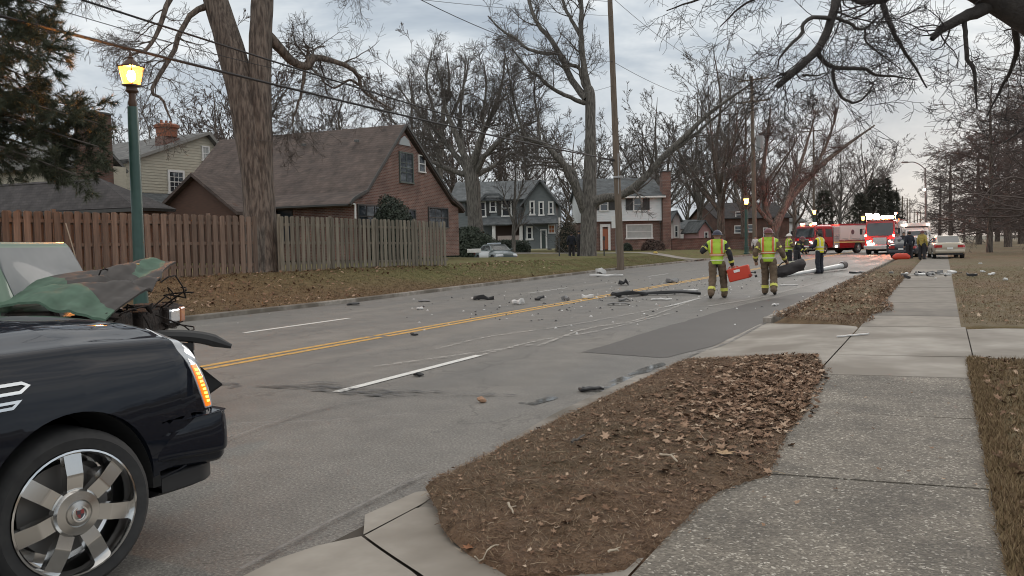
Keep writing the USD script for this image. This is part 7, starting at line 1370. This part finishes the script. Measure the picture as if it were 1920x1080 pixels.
polem = mat('weathered_pole_wood', (.105, .082, .062), .95, (.165, .13, .10), 4, 8, stretch=(3, 3, .3), bump=.7, bscale=20, bdist=.015)
def upole(label, base, h, r, arms=(), lean=(0, 0), rot=0, kit=True, group=None):
    t = thing('utility_pole', label, 'utility pole', base, rot, group)
    top = np.array([lean[0], lean[1], h]); obj('pole', tube(np.array([(0, 0, -.3), top * .3, top * .65, top]), [r * 1.1, r, r * .85, r * .68], 16), polem, t, smooth=35)
    for z, w in arms:
        a = obj('cross_arm', bx(-w, w, -.10 - r, -.005 - r * .7, z - .07, z + .07), polem, t)
        for k in (-.9, -.5, .5, .9):
            obj('insulator', cat_([cyl((k * w, -.07 - r * .8, z + .07), (k * w, -.07 - r * .8, z + .17), .02, n=6), cyl((k * w, -.07 - r * .8, z + .15), (k * w, -.07 - r * .8, z + .27), .05, .03, 8)]), blackplastic, a)
    return t
up1 = onl(1164, 502, 47.5); up1[2] += .05
P1 = upole('tall leaning wooden utility pole at the left kerb, nearest of the poles', up1, 16.5, .185, lean=(-.36, -.25))
obj('cable_bracket', cat_([tri(rbox(-.25, .25, -.30, -.18, 5.05, 5.17, .02)), cyl((.0, -.2, 4.2), (0, -.2, 6.4), .03, n=6)]), mat('galvanised_steel', (.33, .33, .33), .5, metallic=.6), P1)
sgn = thing('road_sign', 'small white square sign on the left of the nearest utility pole', 'sign', at(1155, 452, 66), 28); obj('sign_post', cyl((0, 0, -1.1), (0, 0, 1.9), .04, n=8), mat('sign_post_steel', (.25, .25, .25), .5, metallic=.5), sgn); obj('sign_panel', rbox(-.33, .33, -.03, -.045 - .01, 1.0, 1.95, .004), trimw, sgn)
up2 = onl(1416, 468, 80); up2[2] = .1
P2 = upole('utility pole with two cross arms behind the firefighters', up2, 16.6, .2, arms=((14.2, 1.6), (16.2, 1.5)), lean=(-.25, 0), rot=-10)
obj('transformer', cyl((.55, -.1, 9.6), (.55, -.1, 11.0), .32, n=14), mat('transformer_grey', (.22, .23, .23), .5), P2)
q = at(1526, 452, 150); q[2] = 0
P3 = upole('utility pole with one cross arm above the fire engine', q, at(1520, 240, 150)[2], .2, arms=((at(1520, 244, 150)[2] - .3, 2.0),), rot=-12)
for k, (x, yt, Z) in enumerate(((1681, 352, 260), (1692, 368, 300), (1701, 372, 345), (1706, 378, 390), (1714, 392, 430), (1720, 396, 480), (1726, 396, 530))):
    b = at(x, 441, Z); b[2] = 0; upole(('nearest', 'second', 'third', 'fourth', 'fifth', 'sixth', 'last')[k] + ' of the far utility poles receding to the end of the street', b, at(x, yt, Z)[2], .16 + .0006 * Z * .5, arms=((at(x, yt, Z)[2] - .8, 1.5),))
# the arched street light at the right
steelm = mat('grey_lamp_steel', (.16, .155, .15), .55, metallic=.4)
sb = at(1738, 452, 84); sb[2] = .1; cl = thing('street_light', 'grey arched street light over the gold sedan', 'street light', sb, 26)
H_ = at(1734, 318, 84)[2]; obj('pole', tube(np.array([(0, 0, -.1), (-.1, 0, H_ * .5), (-.2, 0, H_)]), [.14, .11, .08], 12), steelm, cl, smooth=True); obj('arm', tube(catmull([(-.2, 0, H_ - .1), (-.7, 0, H_ + .35), (-1.3, 0, H_ + .62), (-1.9, 0, H_ + .62)], 12), [.05] * 12, 8), steelm, cl, smooth=True); obj('lamp_head', Manifold.batch_hull([rbox(-2.5, -1.85, -.13, .13, H_ + .55, H_ + .66, .04), rbox(-2.3, -1.9, -.09, .09, H_ + .6, H_ + .72, .04)]), steelm, cl, smooth=40)
obj('signal_lamp', trimesh.creation.icosphere(2, .14).apply_translation((-.32, -.1, at(1728, 358, 84)[2])), lampmat('pale_signal_lamp', (1, .85, .75), 7), cl)
# thin posts on the left lawn
for k, (x, l) in enumerate(((1049, 'thin dark post in the lawn left of the tall pruned tree'), (1133, 'thin dark post in the lawn right of the tall pruned tree'))):
    b = onl(x, 484, 57.5); b[2] += .1; t = thing('marker_post', l, 'post', b); obj('post', cyl((0, 0, -.1), (0, 0, 1.3), .045, n=8), trimdark, t); obj('post_cap', rbox(-.08, .08, -.03, .03, 1.05, 1.32, .01), trimdark, t)
# hydrant
b = onl(1229, 488, 66.5); b[2] = .10; hy = thing('fire_hydrant', 'small yellow fire hydrant on the left lawn', 'hydrant', b); hym = mat('yellow_hydrant_paint', (.42, .30, .06), .5)
pr = [(.20, -.05), (.20, .06), (.13, .08), (.13, .50), (.18, .52), (.18, .57), (.13, .62), (.05, .74), (.05, .80)]; obj('barrel', tube(np.array([(0, 0, z) for r, z in pr]), [r for r, z in pr], 16), hym, hy); obj('outlet', cat_([cyl((-.24, 0, .40), (.24, 0, .40), .06, n=10), cyl((0, -.22, .36), (0, 0, .36), .08, n=10)]), hym, hy); obj('bonnet_cap', cyl((0, 0, .70), (0, 0, .84), .10, .05, 12), blackplastic, hy)
# overhead wires: catenaries between the poles along the left kerb
wirem = mat('black_cable', (.016, .016, .017), .6)
def wire(label, a, b, sag, r, n=40):
    t = np.linspace(0, 1, n)[:, None]; P = np.array(a) * (1 - t) + np.array(b) * t; P[:, 2] -= (sag * 4 * t * (1 - t))[:, 0]
    obj('overhead_wire', tube(P, [r] * n, 6), wirem, label=label, cat='wire')
def onx(x, y, X):
    d = ray(x, y); return EYE + d * (X / d[0])
def wire_px(label, px, r, X0=-16.2):
    """through three photo points, in the vertical plane of the pole line; runs on behind the camera and to the first pole"""
    Q = np.array([onx(x, y, X0) for x, y in px]); c = np.polyfit(Q[:, 1], Q[:, 2], 2); c[0] = max(c[0], 0.0006); y = np.linspace(-14, up1[1] - .2, 46); P = np.stack([np.full_like(y, X0), y, np.polyval(c, y)], 1); P[:, 0] += (up1[0] - .2 - X0) * smooth01((y - 20) / 28)
    obj('overhead_wire', tube(P, [r] * len(y), 6), wirem, label=label, cat='wire')
wire_px('thickest black cable, lowest on the left, passing just above the lit lantern', [(0, 35), (420, 145), (1020, 300)], .034)
wire_px('thick black cable crossing the big tree, second above the lantern', [(155, 0), (440, 92), (1000, 262)], .024)
wire_px('thin wire just above the lowest cable on the left', [(75, 8), (300, 74), (520, 130)], .009)
wire_px('thin wire running over the brick house roof, middle height', [(510, 10), (680, 62), (880, 135)], .012)
wire_px('thin wire crossing the upper left behind the big tree', [(250, 0), (520, 65), (800, 150)], .009)
wire_px('highest thin wire, reaching the nearest utility pole near its top', [(790, 0), (935, 65), (1150, 115)], .014)
d1 = onx(935, 66, -16.2); wire('dropped service wire hanging down over the blue house', d1, at(905, 200, 68), .2, .012)
for k, z in enumerate((16.3, 14.3, 9.5)):
    wire(('highest', 'middle', 'lowest')[k] + ' wire between the first two utility poles', (up1[0] - .3, up1[1], [15.0, 11.5, 5.1][k]), (up2[0] - .2 + k * .2, up2[1], z), 1.0, .013)
    wire(('highest', 'middle', 'lowest')[k] + ' wire running on from the second utility pole', (up2[0] - .2 + k * .2, up2[1], z), (q[0], q[1], [at(1520, 244, 150)[2], at(1520, 250, 150)[2], 8][k]), 1.2, .016)
sw0 = at(1240, 345, 86); sw1 = up2 + np.array([0, 0, 7.9]); wire('upper pale house wire ending at the second utility pole', at(1338, 333, 110), up2 + np.array([0, 0, at(1411, 333, 80)[2]]), .1, .02); wire('lower pale house wire ending at the second utility pole', at(1322, 352, 110), up2 + np.array([0, 0, at(1411, 351, 80)[2]]), .1, .02)
wire('wire over the right lawn reaching the arched street light', at(1762, 280, 60), sb + np.array([-.2, 0, H_]), .3, .012)
wire('guy wire slanting down into the left lawn', at(985, 410, 66), onl(1072, 512, 52) + np.array([0, 0, .1]), 0, .012)

# ================================================================ ON THE ROAD
# the knocked-down light pole
a = gnd(1474, 514, .12); b = gnd(1578, 499, .2); fp = thing('fallen_light_pole', 'white metal light pole lying across the road behind the firefighters', 'light pole', (a[0], a[1], 0), 0); v = b - a; polewhite = mat('white_pole_metal', (.50, .50, .49), .4, (.58, .58, .57), 3, metallic=.2)
obj('shaft', tube(np.array([(0, 0, .07), v * .5 + [0, 0, .09], v + [0, 0, .13]]), [.055, .085, .12], 18), polewhite, fp, smooth=35); d = v / np.linalg.norm(v); obj('base_flange', tube(np.array([v + [0, 0, .15], v + d * .45 + [0, 0, .16]]), [.16, .17], 18), mat('rusty_flange', (.10, .085, .08), .7), fp, smooth=35); obj('tip_cap', tube(np.array([-d * .5 + [0, 0, .06], [0, 0, .07]]), [.062, .058], 12), blackplastic, fp)
chipb = mat('broken_black_plastic', (.014, .014, .015), .5, coords='obj'); chipw = mat('broken_white_plastic', (.52, .52, .51), .5); chipg = mat('grey_scrap', (.16, .16, .16), .6)
rd = np.random.default_rng(23)
def shard(label, x, y, L, W, H, m, rot, seed, z=0.0, name='debris', cat='debris', bend=.0):
    rg = np.random.default_rng(seed); p = gnd(x, y, z); n = 5
    ms = []
    xs = np.linspace(-L / 2, L / 2, n); yb = np.cumsum(rg.normal(0, W * .3, n)) * .5; zb2 = np.abs(rg.normal(0, H * .3, n)) + bend * (1 - (2 * xs / L) ** 2)
    P = [Manifold.batch_hull([Manifold.sphere(.012, 6).translate((xs[i] + rg.normal(0, .01), yb[i] + s * W / 2 * rg.uniform(.6, 1), zb2[i] + h_)) for s in (-1, 1) for h_ in (.012, H * rg.uniform(.4, 1))]) for i in range(n)]
    out = Manifold()
    for a_, b_ in zip(P[:-1], P[1:]):
        out += Manifold.batch_hull([a_, b_])
    t = tri(out); zmin = t.vertices[:, 2].min(); t.vertices[:, 2] -= zmin - .005
    x = thing(name, label, cat, (p[0], p[1], z), rot); obj('shell', t, m, x, smooth=30); 
    c = np.array([xs[1], yb[1], 0]); obj('broken_tab', rbox(c[0] - .05 * L, c[0] + .05 * L, c[1] + W * .3, c[1] + W * .9, .008, .008 + H * .5 + .02, .004), m, x)
    return x
sh = [('black rectangular scrap lying on the far left lanes', 907, 562, .55, .24, .12, chipb, 30), ('white fragment just left of the black rectangular scrap', 890, 562, .16, .10, .05, chipw, 10), ('bright white curved fragment on the road left of the yellow line', 971, 571, .26, .16, .11, chipw, 40), ('long black bumper piece right of the yellow line, the left one', 1178, 556, 1.15, .22, .13, chipb, 62), ('long thin black strip right of the yellow line, the right one', 1243, 553, 2.1, .16, .09, chipb, 16), ('white bent panel and bar lying at the far kerb', 1137, 519, 1.5, .12, .10, chipw, 26), ('white folded panel standing on the bent bar at the far kerb', 1125, 514, .45, .25, .3, chipw, 60), ('small black lump in the far lane beyond the yellow line', 1169, 535, .34, .26, .16, chipb, 20), ('small dark scrap on the yellow line near the firefighters', 1262, 530, .36, .3, .14, chipg, 50), ('dark scrap in the far lane by the grass edge, leftmost', 663, 572, .34, .18, .05, chipb, 30), ('small dark flat scrap in the far lane, left', 795, 566, .3, .14, .04, chipg, 40), ('small white chip in the far lane, left', 786, 581, .13, .09, .06, chipw, 0), ('small black piece left of the yellow line', 1012, 563, .24, .14, .08, chipb, 75), ('dark piece on the yellow line, middle', 1061, 564, .2, .15, .1, chipg, 15), ('white piece beside the yellow line, middle', 1102, 559, .3, .18, .1, chipw, 30), ('white chip on the near lane left of the walking firefighter', 1240, 563, .5, .08, .03, chipw, 22), ('pale scrap near the left firefighter', 1295, 546, .4, .16, .05, chipw, 22), ('tan stone-like fragment alone on the near lane', 902, 755, .05, .045, .035, mat('tan_fragment', (.32, .19, .12), .8), 0), ('tiny black scrap near the white dash', 784, 706, .07, .06, .03, chipb, 0), ('dark flake on the near lane above the white dash', 776, 629, .09, .06, .03, chipb, 10), ('black flat scrap in the gutter by the far verge', 1614, 512, 1.0, .3, .08, chipb, 60), ('dark scrap in the gutter puddle', 1106, 733, .22, .07, .03, chipb, 45), ('white flat strip near the second firefighter', 1479, 536, .55, .1, .02, chipw, 22), ('pale chip in the near lane right of the second firefighter', 1453, 574, .1, .08, .04, chipw, 0), ('grey scrap beside the long black strip', 1170, 565, .3, .2, .06, chipg, 30), ('grey flake left of the long bumper piece', 1160, 572, .5, .12, .02, chipg, 22)]
for k, (l, x, y, L, W, H, m, r) in enumerate(sh):
    shard(l, x, y, L, W, H, m, r, 300 + k, bend=.03 if 'long' in l else 0)
# crumbs of glass and plastic
def crumbs(name, label, pts, sizes, m, seed, cat='debris'):
    rg = np.random.default_rng(seed); n = len(pts); base = np.array([(-1, -1, 0), (1, -1, 0), (1, 1, 0), (-1, 1, 0), (0, 0, 1.)]); f = np.array([(0, 1, 4), (1, 2, 4), (2, 3, 4), (3, 0, 4)])
    V = pts[:, None] + base[None] * sizes[:, None, None] * rg.uniform(.5, 1.3, (n, 5, 3)); o = obj(name, (V.reshape(-1, 3), (f[None] + np.arange(n)[:, None, None] * 5).reshape(-1, 3)), m, label=label, cat=cat, kind='stuff'); return o
n = 260; yy = 15 + 22 * rd.beta(1.6, 2.0, n); xx = -8.3 + rd.normal(0, 2.0, n); keep = (xx > -14.5) & (xx < -3.3); crumbs('road_crumbs', 'scattered crumbs of dark plastic and glass on the road', np.stack([xx, yy, xx * 0 + .004], 1)[keep], rd.uniform(.008, .035, keep.sum()), chipb, 1)
n = 150; yy = 13 + 26 * rd.beta(1.6, 2.0, n); xx = -8.0 + rd.normal(0, 2.4, n); keep = (xx > -14.5) & (xx < -3.3); crumbs('road_chips', 'scattered pale chips of plastic and glass on the road', np.stack([xx, yy, xx * 0 + .004], 1)[keep], rd.uniform(.008, .03, keep.sum()), chipw, 2)
# pile of broken car parts on the pavement, white lath on the drive
pile = thing('wreckage_pile', 'low pile of broken dark and shiny car parts on the sidewalk', 'debris', (*gnd(1745, 516, VZ)[:2], VZ), 0)
for k in range(34):
    c = np.array([rd.normal(0, .55), rd.normal(0, 1.0), .02]); s = rd.uniform(.04, .26, 3) * np.array([1, 1, .35]); o = rbox(-s[0] / 2, s[0] / 2, -s[1] / 2, s[1] / 2, 0, s[2], .006).rotate((rd.uniform(-14, 14), rd.uniform(-14, 14), rd.uniform(0, 180))).translate(tuple(c)); obj('scrap', o, (chipb, chipb, chipg, chipw)[k % 4], pile)
a, b = gnd(1568, 633, VZ), gnd(1630, 627, VZ); L_ = np.linalg.norm(b - a); st_ = thing('white_lath', 'white splintered strip lying on the concrete drive', 'debris', (a[0], a[1], VZ + .006), math.degrees(math.atan2(b[1] - a[1], b[0] - a[0])))
obj('strip', extr(Polygon([(0, -.012), (.1, -.022), (.3, -.016), (L_ * .6, -.024), (L_ - .04, -.014), (L_, 0), (L_ - .03, .016), (L_ * .5, .02), (.12, .014), (.02, .016)]), 0, .016), chipw, st_)
# litter on the right lawn
for k, (x, y, s) in enumerate(((1823, 519, .5), (1838, 495, .22), (1842, 511, .22), (1858, 516, .3), (1886, 526, .3))):
    shard(('dark flat scrap', 'upright white paper scrap', 'small white scrap', 'pale torn scrap', 'pale crumpled scrap')[k] + ' on the right lawn beside the wreckage', x, y, s * .6, s * .3, s * .2, (chipb, chipw, chipw, chipw, chipw)[k], 20 * k, 500 + k, z=VZ + .03)
# ================================================================ DRY GRASS AND LEAVES
def field(mask, bounds, n, rg, zf):
    x = rg.uniform(bounds[0], bounds[2], n); y = rg.uniform(bounds[1], bounds[3], n); k = mask(x, y); x, y = x[k], y[k]; return np.stack([x, y, zf(x, y)], 1)
def blades(C, rg, h, w, flat_=.5, n=3):
    N = len(C); c = np.repeat(C, n, 0) + np.column_stack([rg.normal(0, .012, (N * n, 2)), np.zeros(N * n)]); az = rg.uniform(0, 6.28, N * n); l = rg.uniform(.5, 1.3, N * n) * h; e = rg.uniform(0, 1, N * n) ** flat_ * 1.45
    d = np.stack([np.cos(az) * np.sin(e), np.sin(az) * np.sin(e), np.cos(e)], 1); s = np.stack([-np.sin(az), np.cos(az), 0 * az], 1) * w
    V = np.stack([c - s, c + s, c + d * l[:, None] + np.array([0, 0, .004])], 1).reshape(-1, 3); return V, np.arange(len(V)).reshape(-1, 3)
def bladem(name, ramp):
    return material(name, {'g': ('attribute', {'attribute': 'rnd'}), 'r': ('rgb_ramp', {'ramp': ramp}), 'p': ('principled_bsdf', {'roughness': .85, 'specular_ior_level': .25})}, [('g.fac', 'r.fac'), ('r.color', 'p.base_color')])
straw = bladem('dead_grass_blades', [(0, (.056, .031, .019)), (.35, (.118, .068, .040)), (.7, (.185, .115, .070)), (.92, (.27, .20, .13)), (1, (.42, .34, .25))])
mixed = bladem('winter_grass_blades', [(0, (.105, .066, .036)), (.4, (.165, .112, .062)), (.72, (.150, .110, .055)), (1, (.27, .20, .12))])
rg = np.random.default_rng(41)
vh = lambda x, y: vheight(x, y, vz_poly) - .004
C = field(lambda x, y: contains_xy(vz_poly, x, y) , vz_poly.bounds, 52000, rg, lambda x, y: x * 0); C[:, 2] = vh(C[:, 0], C[:, 1])
V, F = blades(C, rg, .045, .0019, .10, 3); randomize(obj('dead_grass', (V, F), straw, label='matted dead grass and thatch covering the near verge', cat='grass', kind='stuff'), 3, 4)
C = field(lambda x, y: contains_xy(v2, x, y) & (rg.uniform(0, 1, len(x)) < np.clip((44 - y) / 24, 0, 1)), (-2.8, 14.7, -.8, 44), 34000, rg, lambda x, y: x * 0 + VZ + .02); V, F = blades(C, rg, .05, .005, .4, 2); randomize(obj('dead_grass', (V, F), straw, label='dead grass on the verge beyond the crossing drive', cat='grass', kind='stuff'), 3, 4)
def rz(x, y):
    return VZ + .016 + smooth01((x - .24) / .25) * (.05 * (meshkit.fbm(np.stack([x * 4, y * 4, x * 0], -1), 4, 8) - .45)) - .003
C = np.vstack([field(lambda x, y: x > .27 + .03 * np.sin(y * 5), (.25, 2.5, 3.4, 11.0), 40000, rg, rz), field(lambda x, y: (x > .26) & (rg.uniform(0, 1, len(x)) < np.clip((46 - y) / 26, 0, 1)), (.26, 15.2, 9, 46), 44000, rg, rz), field(lambda x, y: x > 0, (.245, 3.2, .38, 11.0), 7000, rg, lambda x, y: np.maximum(rz(x, y), VZ + .002))]); V, F = blades(C, rg, .05, .004, .45, 3); randomize(obj('lawn_grass', (V, F), mixed, label='short winter grass of the lawn right of the sidewalk', cat='grass', kind='stuff'), 3, 4)
C = field(lambda x, y: x < kerbx(y) - .2, (-19.5, 9, -15.0, 62), 60000, rg, lambda x, y: lz(x, y) - .01); V, F = blades(C, rg, .055, .008, .5, 2); obj('lawn_grass', (V, F), lawn_l, label='rough winter grass on the lawn left of the road', cat='grass', kind='stuff')
# fallen leaves: lobed, curled, each a few triangles
leaf2 = np.array([(0, -.5), (.16, -.18), (.46, -.24), (.28, .06), (.44, .34), (.14, .24), (0, .52), (-.14, .24), (-.44, .34), (-.28, .06), (-.46, -.24), (-.16, -.18)])
def leaves(P, rg, s0, s1, tilt, m, label, name='fallen_leaves'):
    N = len(P); s = rg.uniform(s0, s1, N); az = rg.uniform(0, 6.28, N); c, sn = np.cos(az)[:, None], np.sin(az)[:, None]
    x = leaf2[None, :, 0] * rg.uniform(.7, 1.1, (N, 1)); y = np.broadcast_to(leaf2[None, :, 1], x.shape); z = rg.uniform(-.1, .9, (N, 1)) * x ** 2 + rg.uniform(-.2, .6, (N, 1)) * y ** 2 + rg.normal(0, .05, x.shape)
    a, b = rg.normal(0, tilt, (N, 1)), rg.normal(0, tilt, (N, 1)); z = z + a * x + b * y
    V = np.stack([(x * c - y * sn), (x * sn + y * c), z], -1) * s[:, None, None]; V[..., 2] -= V[..., 2].min(1, keepdims=True); V = np.concatenate([V, V.mean(1, keepdims=True) - np.array([0, 0, .02]) * s[:, None, None]], 1) + P[:, None]
    k = len(leaf2); f = np.array([(i, (i + 1) % k, k) for i in range(k)]); F = (f[None] + np.arange(N)[:, None, None] * (k + 1)).reshape(-1, 3)
    return randomize(obj(name, (V.reshape(-1, 3), F), m, label=label, cat='leaves', kind='stuff'), k + 1, 5)
leafm = bladem('dry_leaf', [(0, (.085, .050, .032)), (.35, (.165, .098, .062)), (.7, (.26, .165, .108)), (.9, (.38, .265, .185)), (1, (.50, .39, .29))])
def den(x, y):
    a = np.exp(-(((x + 1.40) / .62) ** 2 + ((y - 8.1) / 1.9) ** 2)); return a
pts = field(lambda x, y: contains_xy(vz_poly.buffer(.04), x, y) & (rg.uniform(0, 1, len(x)) < den(x, y) * 1.05), vz_poly.bounds, 15000, rg, lambda x, y: x * 0); pts[:, 2] = vheight(pts[:, 0], pts[:, 1], vz_poly) + .04 * den(pts[:, 0], pts[:, 1]) * rg.uniform(0, 1, len(pts)); leaves(pts, rg, .032, .080, .22, leafm, 'drift of dry brown leaves on the verge along the sidewalk')
pts = field(lambda x, y: contains_xy(vz_poly, x, y) & (rg.uniform(0, 1, len(x)) < .8), vz_poly.bounds, 3200, rg, lambda x, y: x * 0); pts[:, 2] = vheight(pts[:, 0], pts[:, 1], vz_poly) + .008; leaves(pts, rg, .012, .038, .25, leafm, 'small dry leaf scraps scattered over the near verge', 'leaf_scraps')
pts = np.vstack([field(lambda x, y: (x > .3), (.3, 3, 3.2, 11), 900, rg, lambda x, y: rz(x, y) + .012), field(lambda x, y: (x > .3) & (rg.uniform(0, 1, len(x)) < np.clip((42 - y) / 26, 0, 1)), (.3, 15.4, 7, 42), 1300, rg, lambda x, y: rz(x, y) + .012)]); leaves(pts, rg, .04, .085, .35, leafm, 'dry leaves scattered on the lawn right of the sidewalk')
pts = field(lambda x, y: contains_xy(v2, x, y) & (rg.uniform(0, 1, len(x)) < np.clip((40 - y) / 26, 0, 1)), (-2.8, 15.5, -.9, 40), 2400, rg, lambda x, y: x * 0 + VZ + .04); leaves(pts, rg, .04, .09, .35, leafm, 'dry leaves on the verge beyond the crossing drive')
pts = field(lambda x, y: (rg.uniform(0, 1, len(x)) < np.where(y > 22, np.clip((-17.6 - x) / 1.5, .05, 1), .5)) & (x < kerbx(y) - .25), (-19.6, 10, -15.2, 42), 4200, rg, lambda x, y: lz(x, y) + .01); leaves(pts, rg, .06, .13, .35, leafm, 'dry leaves scattered along the foot of the fences')
pts = field(lambda x, y: rg.uniform(0, 1, len(x)) < .5, (-1.15, 3.4, .25, 9.3), 90, rg, lambda x, y: x * 0 + VZ + .008); leaves(pts, rg, .015, .04, .2, leafm, 'a few leaf scraps on the near sidewalk slabs', 'leaf_scraps')
# a handful of things that stand out on the verge
bigl = [('large pale lobed leaf on the verge by the sidewalk edge', 1358, 845, .14), ('second pale lobed leaf right of the first, at the leaf drift', 1395, 842, .12), ('orange brown leaf low on the verge near the kerb end', 877, 990, .07)]
for k, (l, x, y, s) in enumerate(bigl):
    p = gnd(x, y, VZ + .08); p[2] = float(vheight(np.array([p[0]]), np.array([p[1]]), vz_poly)[0]) + .02; t = thing('leaf', l, 'leaf', p, 40 * k)
    Vl = np.column_stack([leaf2 * s, .25 * s * (leaf2 ** 2).sum(1)]); Vl = np.vstack([Vl, [0, 0, -.003]]); obj('blade', (Vl, np.array([(i, (i + 1) % 12, 12) for i in range(12)])), mat(f'pale_leaf_{k}', ((.36, .24, .13), (.30, .19, .12), (.30, .13, .06))[k], .8), t); obj('stalk', tube(np.array([(0, -.5 * s, .25 * s * .25), (0.1 * s, -1.0 * s, .02)]), [.0022, .0014], 5), twigm, t)
palew = mat('pale_stripped_wood', (.40, .34, .26), .85)
for k, (l, x0, y0, x1, y1, r) in enumerate((('pale stripped stick on the middle of the verge', 1238, 848, 1270, 868, .009), ('short pale stick lying upright on the lower verge', 952, 940, 962, 958, .007), ('long thin tan twig low on the verge', 890, 1026, 935, 1010, .004), ('curved pale grass stem right of the middle of the verge', 1308, 806, 1335, 840, .002), ('brown curled leaf stem near the kerb, upper verge', 1072, 832, 1096, 820, .010), ('small pale stick near the bottom of the verge', 1140, 1025, 1160, 1022, .006))):
    a, b = gnd(x0, y0, VZ + .06), gnd(x1, y1, VZ + .06); t_ = np.linspace(0, 1, 7)[:, None]; P = a * (1 - t_) + b * t_; P[:, 2] = vheight(P[:, 0], P[:, 1], vz_poly) + r + .012; P[1:-1, 2] += .006; c_ = P.mean(0); t = thing('stick', l, 'stick', c_); obj('twig', tube(P - c_, np.linspace(r, r * .6, 7), 6), palew if k != 4 else twigm, t); 
    obj('side_twig', tube(np.array([P[3] - c_, P[3] - c_ + (P[4] - P[3]) * .9 + np.array([.02, .02, .01])]), [r * .6, r * .3], 5), palew if k != 4 else twigm, t)
P = field(lambda x, y: contains_xy(vz_poly, x, y), vz_poly.bounds, 900, rg, lambda x, y: x * 0); P[:, 2] = vheight(P[:, 0], P[:, 1], vz_poly) + .008; az = rg.uniform(0, 6.28, len(P)); l = rg.uniform(.02, .09, len(P)); Dv = np.stack([np.cos(az) * l, np.sin(az) * l, rg.uniform(-.003, .012, len(P))], 1); V, F = tubes(np.stack([P, P + Dv * .5 + np.array([0, 0, .004]), P + Dv], 1), np.full((len(P), 3), .0016), 4)
randomize(obj('twigs', (V, F), straw, label='tiny twigs and stems strewn over the near verge', cat='twigs', kind='stuff'), 12, 6, .5)
